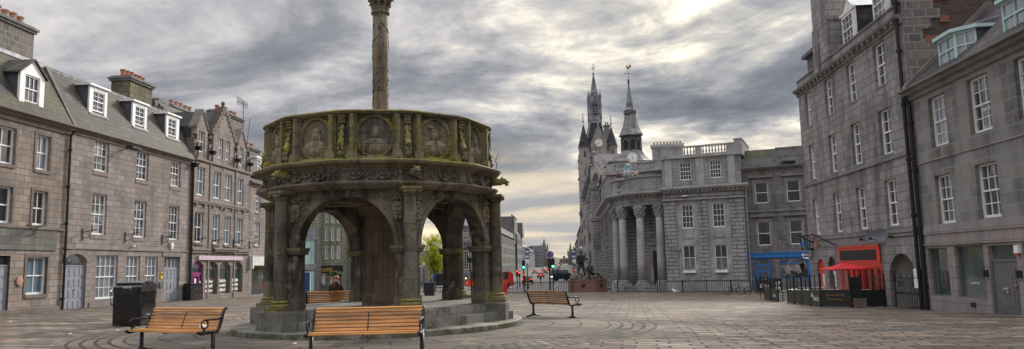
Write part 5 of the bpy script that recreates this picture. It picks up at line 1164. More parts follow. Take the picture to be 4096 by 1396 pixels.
def bank():
    P = thing('corner_bank', 'grey granite corner building with curved columned portico and KING STREET sign', 'building', BO, BR, None, (-3.9,0,-1.45))
    lo = [(-5.87,-4.72,.59,2.97),(-2.92,-1.75,.58,2.95)]; mi = [(-5.83,-4.72,4.58,6.87),(-2.92,-1.80,4.59,6.87)]; up = [(-5.78,-4.68,9.23,10.9),(-2.94,-1.90,9.26,10.93)]
    X0, X1 = -7.5, 0
    mb = MB(); ins = [(-6.35,-4.25,-.1,7.5),(-3.38,-1.28,-.1,7.5)]
    wall_mb(mb,X0,X1,-1.8,8.0,ins,rev=.14); mb.quad((X1,0,-1.8),(X1,0,8),(X1,7,8),(X1,7,-1.8)); mb.quad((X0,0,-1.8),(X0,6,-1.8),(X0,6,8),(X0,0,8)); obj('wall', mb, M['bank_stone'], P)
    mb = MB(); wall_mb(mb,-6.35,-4.25,-.1,7.5,[lo[0],mi[0]],y=.14,rev=.2); wall_mb(mb,-3.38,-1.28,-.1,7.5,[lo[1],mi[1]],y=.14,rev=.2); mb.box(X0-.08,X1+.08,-.12,-.003,-1.8,-.55); obj('window_bay', mb, M['bank_smooth'], P)
    for h in lo+mi:
        window(P,*h,cols=3,rt=2,rb=2,y=.24,f=.08,b=.035,fr='white',g='g_black') if h in mi else window(P,*h,cols=2,rt=1,rb=1,y=.24,f=.08,fr='white',g='g_black')
    for h in lo:
        mb = MB(); mb.box(h[0]-.02,h[1]+.02,-.16,.16,h[2]-.22,h[2]-.0); b = obj('window_box', mb, M['white'], P); mb = MB(); rs = random.Random(2)
        for k in range(26): mb.ell((rs.uniform(h[0],h[1]),rs.uniform(-.12,.1),h[2]+rs.uniform(0,.14)),.05,6,4)
        obj('flowers', mb, M['leaf_flower'], b, True)
        mb = MB(); [mb.tube([(h[0]+.1+.13*k,.16,h[2]),(h[0]+.1+.13*k,.16,h[2]+1.05)],.013,4) for k in range(8)]; obj('window_grille', mb, M['offwhite'], P)
    for h in mi:
        mb = MB(); cx = (h[0]+h[1])/2
        for s in (-1,1): mb.tube([(cx,.1,3.75),(cx+s*.2,.1,3.62),(cx+s*.38,.1,3.8),(cx+s*.5,.1,3.62),(cx+s*.45,.1,3.5)],.05,6)
        mb.ell((cx,.1,3.7),(.1,.06,.14),8,6); obj('carved_panel', mb, M['bank_smooth'], P)
    mb = MB(); mb.box(X0-.02,X1+.02,-.06,7,8.0,8.2); mb.box(X0-.1,X1+.14,-.18,7,7.3,7.45); 
    for k in range(20): mb.box(X0+.15+.4*k,X0+.32+.4*k,-.42,-.06,8.05,8.2)
    mb.exx([(0,8.2),(-.55,8.22),(-.62,8.32),(-.72,8.38),(-.72,8.5),(0,8.62)],X0-.15,X1+.5); obj('cornice', mb, M['bank_smooth'], P)
    mb = MB(); wall_mb(mb,X0,X1-.1,8.6,11.35,up,rev=.2); mb.quad((X1-.1,0,8.6),(X1-.1,0,11.35),(X1-.1,7,11.35),(X1-.1,7,8.6)); mb.quad((X0,0,11.35),(X1-.1,0,11.35),(X1-.1,7,11.35),(X0,7,11.35)); mb.quad((X0,0,8.6),(X0,7,8.6),(X0,7,11.35),(X0,0,11.35)); obj('attic_wall', mb, M['bank_upper'], P)
    for a, b in ((-7.2,-6.5),(-4.2,-3.45),(-1.25,-.6)): mb = MB(); mb.box(a,b,-.1,-.003,8.65,11.3); obj('pilaster', mb, M['bank_smooth'], P)
    for h in up: window(P,*h,cols=4,rt=2,rb=2,y=.12,f=.07,b=.035,fr='white',g='g_black')
    mb = MB(); mb.box(X0-.1,X1+.02,-.2,.5,11.35,11.55); mb.box(X0-.05,X1-.05,-.02,.3,11.55,11.68); [mb.box(a,b,-.02,.34,11.68,12.4) for a, b in ((X0,-6.6),(-4.2,-3.6),(-1.3,-.1))]; mb.box(X0-.05,X1-.05,-.06,.38,12.4,12.52); mb.box(-.55,.15,-.15,6,11.3,12.75); mb.box(-.6,.2,-.2,6,12.75,12.85); obj('parapet', mb, M['bank_smooth'], P)
    for a, b in ((-6.6,-4.2),(-3.6,-1.3)): mb = MB(); balustrade(mb,a,b,.15,11.68); obj('balusters', mb, M['column_stone'], P)
    mb = MB(); mb.box(-7.0,-6.0,-.05,-.003,2.45,2.62); s = obj('street_sign', mb, M['black_matt'], P); letters('lettering','KING STREET',.15,Matrix.Translation((-6.5,-.06,2.535)) @ STAND,M['text_white'],s,.004)
    mb = MB(); mb.box(-5.6,-5.1,-.5,-.12,7.62,7.72); obj('floodlight', mb, M['white'], P)
    mb = MB(); mb.tube([(.25,-.1,8),(.25,-.1,-1.5)],.06,6); obj('drainpipe', mb, M['lead'], P)
    # world frame from here
    iv = Matrix.Rotation(-BR,4,'Z') @ Matrix.Translation((-BO[0],-BO[1],0))
    def W_(): return MB(iv)
    cx, cy = 16.0, 78.0; a0, a1 = R(-112), R(-9)
    mb = W_(); arc_prism(mb,cx,cy,4.75,5.4,7.12,7.5,a0,a1); arc_prism(mb,cx,cy,4.75,5.46,7.5,7.6,a0,a1); arc_prism(mb,cx,cy,4.75,5.38,7.6,8.15,a0,a1); arc_prism(mb,cx,cy,0.2,4.75,7.2,7.3,a0,a1,10); obj('entablature', mb, M['bank_upper'], P)
    mb = W_(); arc_prism(mb,cx,cy,4.8,5.9,8.15,8.28,a0-.02,a1); arc_prism(mb,cx,cy,4.8,6.1,8.28,8.45,a0-.02,a1)
    for k in range(24): A = a0+(a1-a0)*(k+.5)/24; arc_prism(mb,cx,cy,5.38,5.7,7.98,8.15,A,A+.03,1)
    obj('curved_cornice', mb, M['bank_smooth'], P)
    mb = W_(); arc_prism(mb,cx,cy,4.5,5.35,8.45,9.95,a0,a1-.03); arc_prism(mb,cx,cy,4.4,5.5,9.95,10.1,a0,a1-.03); obj('curved_parapet', mb, M['bank_upper'], P)
    for A in (-17,-40,-68,-98):
        A = R(A); x, y = cx+5.08*math.sin(A), cy-5.08*math.cos(A)
        mb = W_(); mb.lathe([(.44,-.35),(.435,1.5),(.40,4),(.365,5.95)],24,x,y); c = obj('column', mb, M['column_stone'], P, True)
        mb = W_(); mb.prism([(x+sx*.6,y+sy*.6) for sx,sy in ((-1,-1),(1,-1),(1,1),(-1,1))],-1.7,-.62); mb.lathe([(.58,-.62),(.60,-.52),(.5,-.46),(.52,-.38),(.44,-.33)],20,x,y); obj('base', mb, M['column_stone'], c)
        mb = W_(); mb.lathe([(.40,5.93),(.43,5.98),(.37,6.02),(.40,6.5),(.52,6.9),(.58,7.0),(.58,7.12),(.3,7.12)],20,x,y)
        for row,(z,r,n_) in enumerate(((6.2,.44,9),(6.5,.48,9),(6.85,.58,8))):
            for j in range(n_): th = 2*PI*(j+.5*row)/n_; u, v = math.sin(th), -math.cos(th); mb.tube([(x+u*r*.8,y+v*r*.8,z-.2),(x+u*r,y+v*r,z),(x+u*r*1.22,y+v*r*1.22,z+.1),(x+u*r*1.25,y+v*r*1.25,z)],[.08,.09,.07,.04],5)
        obj('capital', mb, M['bank_smooth'], c)
    mb = W_(); arc_prism(mb,cx,cy,1.5,2.3,-1.6,7.2,a0,a1,16); arc_prism(mb,cx,cy,0.2,5.6,-1.8,-.9,a0,a1,16); obj('porch_wall', mb, M['bank_stone'], P)
    mb = W_(); A = R(-26)
    T_ = iv @ Matrix.Translation((cx,cy,0)) @ Matrix.Rotation(A,4,'Z'); mb = MB(T_); mb.box(-.95,.95,-2.75,-2.0,-.95,3.2); mb.box(-1.25,1.25,-2.95,-2.0,3.2,3.5); d = obj('doorcase', mb, M['bank_smooth'], P); mb = MB(T_); mb.box(-.65,.65,-2.78,-2.752,-.9,2.6); obj('door', mb, M['door_brown'], d)
    # Union Street flank and the attic over the portico
    T_ = iv @ Matrix.Translation((10.75,79.4,0)) @ Matrix.Rotation(RA_,4,'Z')
    hs = [(-3.2-2.35*k,-1.9-2.35*k,-.2,3.0) for k in range(10)]+[(-3.2-2.35*k,-1.9-2.35*k,3.9,7.0) for k in range(10)]
    mb = MB(T_); wall_mb(mb,-26,0,-1.8,8.1,hs,rev=.3); mb.box(-26,0,.35,9,-1.8,8.1); obj('flank_wall', mb, M['bank_stone'], P)
    for k in range(11): mb = MB(T_); mb.box(-1.55-2.35*k,-1.0-2.35*k,-.22,-.003,-1.5,7.4); obj('flank_pilaster', mb, M['bank_stone'], P)
    for h in hs: mb = MB(T_); mb.box(h[0],h[1],.2,.22,h[2],h[3]); [mb.box(h[0],h[1],.17,.2,z-.04,z+.04) for z in (h[2]+1,h[2]+2)]; mb.box((h[0]+h[1])/2-.03,(h[0]+h[1])/2+.03,.17,.2,h[2],h[3]); obj('window', mb, M['g_black'], P)
    mb = MB(T_); mb.exx([(0,7.5),(-.3,7.6),(-.3,8.1),(-.9,8.2),(-1.0,8.5),(0,8.65)],-26,.2); mb.box(-26,.5,-.02,9,11.0,11.12); mb.box(-26,.5,-.15,.4,11.9,12.0); obj('flank_cornice', mb, M['bank_smooth'], P)
    hs = [(-3.0-2.35*k,-1.9-2.35*k,9.2,10.8) for k in range(10)]
    mb = MB(T_); wall_mb(mb,-26,.4,8.6,11.0,hs,y=.1,rev=.25); mb.quad((-26,.35,8.6),(.4,.35,8.6),(.4,.35,11.0),(-26,.35,11.0)); obj('flank_attic', mb, M['bank_upper'], P)
    for k in range(10): mb = MB(T_); mb.box(-1.5-2.35*k,-1.1-2.35*k,-.1,.097,8.7,11.1); obj('flank_pilaster', mb, M['bank_smooth'], P)
    mb = MB(T_); balustrade(mb,-25.5,.2,.15,11.12,.78,.55,.12); obj('balusters', mb, M['bank_smooth'], P)
    # attic front, seen between flank corner and pavilion
    p, q = (10.15,79.0), (15.4,75.6); L = math.hypot(q[0]-p[0],q[1]-p[1]); T_ = iv @ Matrix.Translation((p[0],p[1],0)) @ Matrix.Rotation(math.atan2(q[1]-p[1],q[0]-p[0]),4,'Z')
    mb = MB(T_); mb.box(0,L+.5,0,6,8.5,10.85); obj('attic_wall', mb, M['bank_upper'], P)
    mb = MB(T_); mb.box(-.15,L+.5,-.25,.4,10.85,11.05); mb.box(-.1,L+.5,-.05,.35,11.85,12.0); [mb.box(a,b,-.02,.3,11.05,11.85) for a, b in ((0,1.0),(2.8,3.7),(5.6,L+.5))]; obj('parapet', mb, M['bank_smooth'], P)
    for a, b in ((1.0,2.8),(3.7,5.6)): mb = MB(T_); balustrade(mb,a,b,.14,11.05,.8,.32,.11); obj('balusters', mb, M['bank_smooth'], P)
    mb = W_(); mb.prism([(15.0,75.5),(26,76),(28,90),(14,100),(12,90)],8,10.8); obj('roof', mb, M['lead_dark'], P)
    # big chimney stack behind the attic
    T_ = iv @ Matrix.Translation((15.4,80,0)) @ Matrix.Rotation(-.25,4,'Z'); mb = MB(T_); mb.box(0,3.3,0,1.2,8,13.9); c = obj('chimney', mb, M['bank_upper'], P); mb = MB(T_); mb.box(-.15,3.45,-.15,1.35,13.9,14.2); obj('chimney_cap', mb, M['bank_smooth'], c)
    for k in range(9): mb = MB(T_); mb.lathe([(.12,14.2),(.10,14.5),(.13,14.55)],8,.25+.35*k,.6); obj('chimney_pot', mb, M['pale_terracotta'], c)
M['leaf_flower'] = plain('leaf_flower', (.28,.25,.05), .7, var=.8, scale=14); M['door_brown'] = plain('door_brown', (.05,.018,.012), .5)
bank()
def blue_shop():
    P = thing('stone_building', 'grey building with four plain sash windows over a bright blue shopfront', 'building', BO, BR, None, (2.8,.5,-1.4))
    Y = .6; hs = [(1.0,2.14,6.65,8.62),(3.79,4.92,6.67,8.64),(1.0,2.14,2.75,4.97),(3.81,4.92,2.77,4.98)]; gs = [(.42,2.06,-1.3,1.62,.7),(2.72,5.2,-.35,1.62)]
    mb = MB(); wall_mb(mb,-.1,9,-2,10,hs+gs,y=Y,rev=.2); mb.box(-.1,9,Y+.22,8,-2,10); obj('wall', mb, M['street_stone'], P)
    for h in hs:
        window(P,*h,cols=1,rt=1,rb=1,y=Y+.1,f=.07,fr='offwhite',g='g_black')
        mb = MB(); e=.22; mb.box(h[0]-e,h[0],Y-.06,Y-.003,h[2]-.15,h[3]+e); mb.box(h[1],h[1]+e,Y-.06,Y-.003,h[2]-.15,h[3]+e); mb.box(h[0],h[1],Y-.06,Y-.003,h[3],h[3]+e); mb.box(h[0]-.5,h[1]+.5,Y-.25,Y-.003,h[3]+.42,h[3]+.58); obj('window_surround', mb, M['grey_trim'], P)
    mb = MB(); mb.box(-.1,9,Y-.1,Y-.003,5.85,6.0); mb.exx([(Y,9.7),(Y-.3,9.85),(Y-.45,10.0),(Y,10.1)],-.1,9); mb.box(-.1,9,Y-.03,Y+.4,10.1,10.9); mb.box(3.1,9,Y-.06,Y+.6,10.9,11.6); mb.box(3.0,9,Y-.12,Y+.7,11.6,11.75); obj('cornice', mb, M['grey_trim'], P)
    mb = MB(); mb.exx([(Y+.4,10.7),(Y+1.6,11.9),(6,12.2),(8,10.7)],-.1,9); obj('roof', mb, M['mossy_slate'], P)
    F = thing('shop_front', 'bright blue shopfront with fanlights and a double door', 'shop front', BO, BR, None, (2.8,.5,-1.4))
    mb = MB(); mb.box(-.0,5.4,Y-.14,Y-.01,1.63,2.05); mb.box(-.05,5.45,Y-.2,Y-.01,2.0,2.08); mb.box(5.15,5.4,Y-.12,Y-.01,-1.3,1.63); obj('fascia', mb, M['blue'], F)
    w = window(F,.44,2.04,-1.3,1.6,cols=1,rt=1,rb=0,y=Y+.05,f=.08,fr='blue',arch=.68,g='g_teal',name='door_frame')
    mb = MB(); [mb.box(a,b,Y+.02,Y+.1,-1.3,.95) for a, b in ((.72,.84),(1.20,1.28),(1.66,1.78))]; mb.box(.5,2.0,Y+.02,Y+.1,.9,1.02); mb.box(.84,1.66,Y+.02,Y+.1,-1.3,-.6); mb.box(.84,1.66,Y+.02,Y+.1,.3,.42); obj('door', mb, M['blue'], F)
    w = window(F,2.72,5.15,-.35,1.6,cols=2,rt=1,rb=0,y=Y+.04,f=.07,fr='blue',g='g_blind',name='shop_window')
    mb = MB(); mb.box(2.8,5.1,Y+.02,Y+.06,1.0,1.08)
    for k in range(4):
        for r in (.12,.27): mb.ring(3.08+.57*k,1.08,r,.018,Y+.04,8,0,PI)
    obj('fanlight', mb, M['blue'], F)
blue_shop()
# statue group on the portico, coloured
def skin(name, joints, edges, radii, m, parent, sub=1):
    me = bpy.data.meshes.new(name); o_ = Vector(ORG.get(parent.name,(0,0,0))) if parent else Vector((0,0,0)); me.from_pydata([tuple(Vector(j)-o_) for j in joints], edges, []); o = bpy.data.objects.new(name, me); C.objects.link(o)
    md = o.modifiers.new('skin','SKIN'); o.modifiers.new('sub','SUBSURF').levels = sub; o.modifiers['sub'].render_levels = sub
    for i, r in enumerate(radii):
        v = me.skin_vertices[0].data[i]; r = r if hasattr(r,'__len__') else (r,r); v.radius = r
    me.skin_vertices[0].data[0].use_root = True; md.use_smooth_shade = True
    dg = bpy.context.evaluated_depsgraph_get(); nm = bpy.data.meshes.new_from_object(o.evaluated_get(dg)); bpy.data.objects.remove(o); nm.materials.clear(); nm.materials.append(m); nm.shade_smooth()
    o = bpy.data.objects.new(name, nm); C.objects.link(o)
    if parent: o.parent = parent; ORG[o.name] = tuple(o_)
    return o
M['robe_blue'] = plain('robe_blue', (.15,.36,.42), .7); M['skin_paint'] = plain('skin_paint', (.55,.42,.34), .7); M['lion_brown'] = plain('lion_brown', (.16,.09,.06), .7, var=.4, scale=6)
def roof_statue():
    x, y, z = 11.9, 75.2, 10.1
    t = thing('painted_statue', 'seated painted stone woman in a blue robe with a lion and cornucopia on the portico', 'statue', (x,y,z), R(-20))
    k = 1.55/1.3
    J = [(0,0,.55),(0,.0,.85),(0,0,1.08),(0,-.02,1.2),(0,-.05,1.33),(.18,0,1.05),(.28,-.05,.8),(.22,-.25,.72),(-.18,0,1.05),(-.3,-.02,.8),(-.35,-.2,.65),(.12,-.1,.52),(.15,-.5,.5),(.15,-.5,.08),(-.12,-.1,.52),(-.15,-.5,.48),(-.17,-.5,.08)]
    E_ = [(0,1),(1,2),(2,3),(3,4),(2,5),(5,6),(6,7),(2,8),(8,9),(9,10),(0,11),(11,12),(12,13),(0,14),(14,15),(15,16)]
    rr = [.2,.17,.17,.06,.10,.09,.065,.045,.09,.065,.045,.15,.14,.08,.15,.14,.08]
    J = [tuple(c*k for c in j) for j in J]; b = skin('figure', J, E_, [r*k for r in rr], M['skin_paint'], t)
    mb = MB(); mb.lathe([(.42*k,0),(.40*k,.3*k),(.34*k,.55*k),(.24*k,.75*k),(.22*k,.95*k),(.27*k,1.05*k),(.12*k,1.13*k)],16,0,-.15*k); obj('robe', mb, M['robe_blue'], t, True)
    mb = MB(); mb.ell((0,0,1.42*k),(.13,.13,.12),10,6); obj('hair', mb, M['lion_brown'], t, True)
    mb = MB(); mb.box(-.5,.5,0,.4,0,.45); mb.box(-1.3,1.3,-.45,.35,-.25,.02); obj('seat', mb, M['bank_smooth'], t)
    mb = MB(); mb.ell((-.95,-.1,.35),(.28,.3,.34),12,8); mb.ell((-1.05,-.35,.32),(.13,.15,.13),8,6); mb.ell((-.6,.05,.2),(.45,.25,.2),10,6); mb.tube([(-.95,-.3,.12),(-1.3,-.4,.06)],.08,6); obj('lion', mb, M['lion_brown'], t, True)
    mb = MB(); rs = random.Random(4); [mb.ell((rs.uniform(.4,1.0),rs.uniform(-.3,.1),rs.uniform(.05,.55)),rs.uniform(.08,.15),8,5) for _ in range(26)]; obj('cornucopia', mb, M['skin_paint'], t, True)
roof_statue()
# ------------------------------------------------------------------ clocks
def clock(par, cx, cy, cz, r, rot, m_face='paper', rim='black_matt'):
    T_ = Matrix.Translation((cx,cy,cz)) @ Matrix.Rotation(rot,4,'Z') @ Matrix.Rotation(PI/2,4,'X')   # disc in xy -> facing -y
    mb = MB(T_); mb.lathe([(r,-.05),(r,.03),(0,.03)],32); f = obj('clock_face', mb, M[m_face], par)
    mb = MB(T_)
    for i in range(36):
        for rr, w in ((r*1.0,r*.09),):
            a, b = 2*PI*i/36, 2*PI*(i+1)/36; q = [(rq*math.sin(t_),rq*math.cos(t_)) for t_ in (a,b) for rq in (rr-w/2,rr+w/2)]; mb.add([(p[0],p[1],.05) for p in (q[0],q[1],q[3],q[2])]+[(p[0],p[1],0) for p in (q[0],q[1],q[3],q[2])],[(0,1,2,3),(0,4,5,1),(2,6,7,3)])
    obj('rim', mb, M['gold'], f)
    mb = MB(T_)
    for h in range(12):
        a = 2*PI*h/12; nb = [4,1,2,3,2,1,2,3,4,2,1,2][h]
        for k in range(nb):
            t_ = a+(k-(nb-1)/2)*.09; u, v = math.sin(t_), math.cos(t_); w = r*.016; mb.add([(u*r*.62-v*w,v*r*.62+u*w,.04),(u*r*.62+v*w,v*r*.62-u*w,.04),(u*r*.88+v*w*1.4,v*r*.88-u*w*1.4,.04),(u*r*.88-v*w*1.4,v*r*.88+u*w*1.4,.04)],[(0,1,2,3)])
    obj('numerals', mb, M['black_matt'], f)
    mb = MB(T_)
    for t_, L, w in ((R(180),.78,.045),(R(212),.52,.06)):
        u, v = math.sin(t_), math.cos(t_); w *= r; mb.add([(-u*r*.12-v*w,-v*r*.12+u*w,.055),(-u*r*.12+v*w,-v*r*.12-u*w,.055),(u*r*L,v*r*L,.055)],[(0,1,2)])
    obj('hands', mb, M['black_matt'], f)
# ------------------------------------------------------------------ tolbooth spire
M['lead_spire'] = slate('lead_spire', (.22,.22,.225), 0, .8, .7); M['lead_spire_dark'] = plain('lead_spire_dark', (.05,.05,.055), .6, .1, .35, 1.2)
def small_spire():
    d = 110; cx = 18.1; OC = [2*PI*i/8+PI/8 for i in range(8)]
    P = thing('clock_spire', 'slender lead covered spire with arched belfry, clock and golden cockerel vane', 'spire', (cx,d,-1.8))
    def L(name, prof, m, par=P, angs=OC): mb = MB(); mb.lathe([(r,z+1.8) for r, z in prof], 8, angs=angs); return obj(name, mb, M[m], par)
    mb = MB(); mb.box(-3.6,3.6,-3.2,3.2,0,16.9); mb.box(-3.8,3.8,-3.4,3.4,16.9,17.3); mb.box(-3.6,3.6,-3.2,3.2,17.3,18.3); obj('tower', mb, M['gothic'], P)
    mb = MB(); mb.box(-3.9,3.9,-3.5,3.5,18.3,18.5); obj('tower_cornice', mb, M['grey_trim'], P)
    L('skirt_roof', [(3.4,16.75),(2.6,17.2),(2.0,17.9),(1.6,18.6)], 'lead_spire')
    L('belfry', [(1.6,18.6),(1.66,18.75),(1.45,18.8),(1.45,20.7),(1.62,20.85),(1.62,21.0)], 'lead_spire_dark')
    for i in range(8):
        a = 2*PI*i/8; T_ = Matrix.Rotation(a,4,'Z'); mb = MB(T_); y = -1.45*math.cos(PI/8)-.01
        mb.add([(-.38,y,.0+20.7),(.38,y,20.7),(.38,y,21.8)]+[(.38*math.cos(PI*j/8),y,21.8+.38*math.sin(PI*j/8)) for j in range(1,8)]+[(-.38,y,21.8)],[tuple(range(11))]); w = obj('belfry_opening', mb, M['dark_room'], P)
        mb = MB(T_); mb.ring(0,21.8,.42,.05,y-.02,10,0,PI); [mb.tube([(s*.42,y-.02,20.65),(s*.42,y-.02,21.8)],.05,5) for s in (-1,1)]; obj('surround', mb, M['lead_spire'], w)
        mb = MB(); t_ = OC[i]; mb.tube([(1.5*math.sin(t_),-1.5*math.cos(t_),20.5),(1.5*math.sin(t_),-1.5*math.cos(t_),22.5)],.11,6); obj('pilaster', mb, M['lead_spire_dark'], P)
    L('roof', [(1.85,20.98),(1.85,21.12),(1.5,21.7),(1.15,22.6),(.92,23.6),(.8,24.4)], 'lead_spire')
    mb = MB(); 
    for t_ in OC:
        for k in range(26): f = k/25; r = [1.85,1.5,1.15,.92,.8]; z = [21.12,21.7,22.6,23.6,24.4]; i = min(int(f*4),3); g_ = f*4-i; rr = r[i]+(r[i+1]-r[i])*g_; zz = z[i]+(z[i+1]-z[i])*g_+1.8; mb.ell((rr*math.sin(t_),-rr*math.cos(t_),zz),.05,5,4)
    obj('roof_beads', mb, M['lead_dark'], P)
    L('gallery', [(.8,24.35),(.98,24.5),(.98,25.0),(.88,25.05),(.7,24.7)], 'lead_dark')
    L('steeple', [(.66,24.7),(.15,28.6),(.0,28.7)], 'lead_spire')
    mb = MB()
    for t_ in OC:
        for k in range(22): f = k/21; rr = .66+(.15-.66)*f; mb.ell((rr*math.sin(t_),-rr*math.cos(t_),24.9+3.8*f+1.6),.035,5,4)
    obj('steeple_beads', mb, M['lead_dark'], P)
    mb = MB(); mb.lathe([(.14,30.3),(.16,30.5),(.10,30.6),(.10,31.2),(.19,31.3),(.19,31.4),(.09,31.5),(.17,31.62),(.15,31.75),(.03,31.8),(.03,34.0)],10); obj('finial', mb, M['lead_spire_dark'], P)
    v = MB(); v.tube([(-.55,0,32.7),(.5,0,32.75)],.035,5); v.ext([(-.62,32.7),(-.42,32.82),(-.42,32.58)],-.02,.02); v.ell((0,0,32.75),.09,8,6); V = obj('weathervane', v, M['lead_spire_dark'], P)
    v = MB(); v.ext([(-.28,33.75),(-.22,33.95),(-.3,34.05),(-.16,34.12),(-.1,33.9),(.08,33.72),(.15,34.0),(.33,34.15),(.5,34.05),(.52,33.85),(.35,33.7),(.2,33.5),(0,33.42),(-.15,33.5)],-.03,.03); v.tube([(0,0,33.4),(0,0,32.9)],.03,5); obj('cockerel', v, M['gold'], V)
    clock(P, -.6, -4.4, 18.8, .83, 0)
small_spire()
bpy.data.objects['clock_spire'].scale.z = .975
# ------------------------------------------------------------------ great tower of the town hall
M['slate_grey'] = slate('slate_grey', (.03,.032,.04), 0, 1.0, .5); M['spire_grey'] = slate('spire_grey', (.19,.20,.22), 0, 1.2, .9)
def town_tower():
    d = 200; P = thing('clock_tower', 'tall gothic stone clock tower with corner turrets and a grey spire', 'tower', (23.6,d,-2))
    def pt(px, py): x, y, z = at(px,py,d); return x-23.6, z+2
    mb = MB(); mb.box(-4.6,3.2,0,9,0,34.8); mb.box(-4.9,3.5,-.4,9,27.5,28.0); mb.box(-4.7,3.3,-.25,9,30.8,31.4); obj('tower_body', mb, M['gothic'], P)
    mb = MB()
    for k in range(15): mb.box(-4.2+.5*k,-3.95+.5*k,-.6,-.1,31.4,32.8)
    mb.box(-4.8,3.4,-.7,9,32.8,33.3); mb.box(-4.8,3.4,-.6,.2,33.3,34.4); obj('battlement', mb, M['gothic'], P)
    for x in (-2.2,.6):
        mb = MB(); mb.box(x-.55,x+.55,-.05,.02,24.2,28.4); w = obj('belfry_opening', mb, M['dark_room'], P); mb = MB(); [mb.box(x-.55,x+.55,-.16,-.06,24.4+.6*k,24.6+.6*k) for k in range(7)]; mb.ring(x,28.4,.6,.12,-.08,10,0,PI); mb.tube([(x-.6,-.1,24.2),(x-.6,-.1,28.4)],.12,5); mb.tube([(x+.6,-.1,24.2),(x+.6,-.1,28.4)],.12,5); mb.ring(x,30.0,.4,.12,-.08,12); obj('louvre', mb, M['gothic'], w)
    # steep roof
    mb = MB(); n_ = [(-3.2,.6),(2.9,.6),(2.9,7.5),(-3.2,7.5)]; m_ = [(-1.5,2.4),(1.6,2.4),(1.6,5.6),(-1.5,5.6)]; z0, z1 = 35.2, 43.2
    mb.add([(x,y,z0) for x,y in n_]+[(x,y,z1) for x,y in m_],[(0,1,5,4),(1,2,6,5),(2,3,7,6),(3,0,4,7),(4,5,6,7)]); obj('steep_roof', mb, M['slate_grey'], P)
    mb = MB(); [mb.tube([(n_[i][0],n_[i][1],z0),(m_[i][0],m_[i][1],z1)],.18,5) for i in range(4)]; mb.box(-1.7,1.8,2.2,5.8,43.1,43.5); obj('roof_ridge', mb, M['lead'], P)
    # gable with clock
    mb = MB(); g0 = -.45; mb.ext([(-2.2+.35,34.4),(2.2+.35,34.4),(2.3+.35,36.0),(.35,41.6),(-2.3+.35,36.0)],g0,1.2); mb.ell((.35,g0,42.1),(.25,.2,.5),8,6)
    for s in (-1,1): mb.tube([(.35+s*2.35,g0,35.9),(.35,g0,41.8)],.16,5)
    obj('clock_gable', mb, M['gothic'], P); clock(P,.35,g0-.1,36.9,1.2,0)
    # belfry stage and spire
    mb = MB(); mb.box(-1.5,1.6,2.4,5.6,43.4,50.2); [mb.tube([(x,y,43.4),(x,y,51)],.3,6) for x in (-1.5,1.6) for y in (2.4,5.6)]; mb.box(-1.6,1.7,2.2,2.4,43.5,45.0); b = obj('belfry', mb, M['spire_grey'], P)
    mb = MB(); mb.add([(-.75,2.33,45.6),(.85,2.33,45.6),(.85,2.33,48.2),(.05,2.33,49.9),(-.75,2.33,48.2)],[(0,1,2,3,4)]); obj('belfry_opening', mb, M['dark_room'], b)
    mb = MB(); mb.ring(.05,48.9,.3,.08,2.26,10); [mb.box(-.75,.85,2.22,2.3,46.0+.5*k,46.15+.5*k) for k in range(4)]; [mb.box(x-.05,x+.05,2.2,2.3,45.6,49) for x in (-.75,.05,.85)]; mb.ext([(-1.3,48.6),(.05,52.2),(1.4,48.6),(1.15,48.6),(.05,51.4),(-1.05,48.6)],2.1,2.4); obj('tracery', mb, M['lead'], b)
    for x in (-1.5,1.6):
        for y in (2.4,5.6): mb = MB(); mb.lathe([(.34,51),(.4,51.1),(.22,51.3),(.05,52.6),(.16,52.7),(.0,52.9)],6,x,y); obj('pinnacle', mb, M['spire_grey'], b)
    mb = MB(); mb.lathe([(1.35,49.9),(1.25,50.4),(.12,57.6),(0,57.7)],8,.1,4,angs=[2*PI*i/8+PI/8 for i in range(8)]); sp = obj('spire', mb, M['spire_grey'], P)
    mb = MB()
    for i in range(8):
        t_ = 2*PI*i/8+PI/8
        for k in range(14): f = (k+.5)/14; r = 1.25*(1-f)+.12*f+.06; mb.ell((.1+r*math.sin(t_),4-r*math.cos(t_),50.4+7.2*f),(.12,.12,.09),5,4)
    obj('crockets', mb, M['spire_grey'], sp)
    mb = MB(); mb.lathe([(.1,57.5),(.3,57.9),(.12,58.2),(.05,58.3),(.05,61)],8,.1,4); mb.ring(.1,59.5,.4,.06,4,12); mb.tube([(-.45,4,59.5),(.65,4,59.5)],.06,5); mb.ell((.1,4,60.5),(.15,.1,.15),6,4); obj('finial', mb, M['lead_spire_dark'], sp)
    def turret(cx, cy, r, zt, zc, low=24.5, r2=None):
        mb = MB(); mb.lathe([(r*.75,0),(r*.75,low-3),(r*.8,low-2.6),(r*.85,low-1.5),(r,low),(r,zt-.5),(r*1.12,zt-.2),(r*1.12,zt)],14,cx,cy); t = obj('turret', mb, M['gothic'], P)
        mb = MB(); mb.lathe([(r*1.18,zt),(0.0,zc)],14,cx,cy); obj('turret_roof', mb, M['slate_grey'], t)
        mb = MB(); mb.tube([(cx,cy,zc-.2),(cx,cy,zc+3.0)],.08,5); mb.ell((cx,cy,zc+.6),.25,6,4); mb.tube([(cx-.45,cy,zc+1.6),(cx+.45,cy,zc+1.6)],.07,5); obj('finial', mb, M['lead_spire_dark'], t)
        for z in (zt-2.8,zt-8,low-8): mb = MB(); mb.box(cx-.18,cx+.18,cy-r-.02,cy-r*.6,z,z+1.6); obj('slit_window', mb, M['dark_room'], t)
    turret(-3.7,-.3,1.45,35.6,42.5); turret(4.1,1.0,1.45,36.0,42.0)
    mb = MB(); mb.box(2.8,4.3,5,6.5,34,42.6); mb.box(2.6,4.5,4.8,6.7,42.6,43.0); c = obj('chimney', mb, M['gothic'], P)
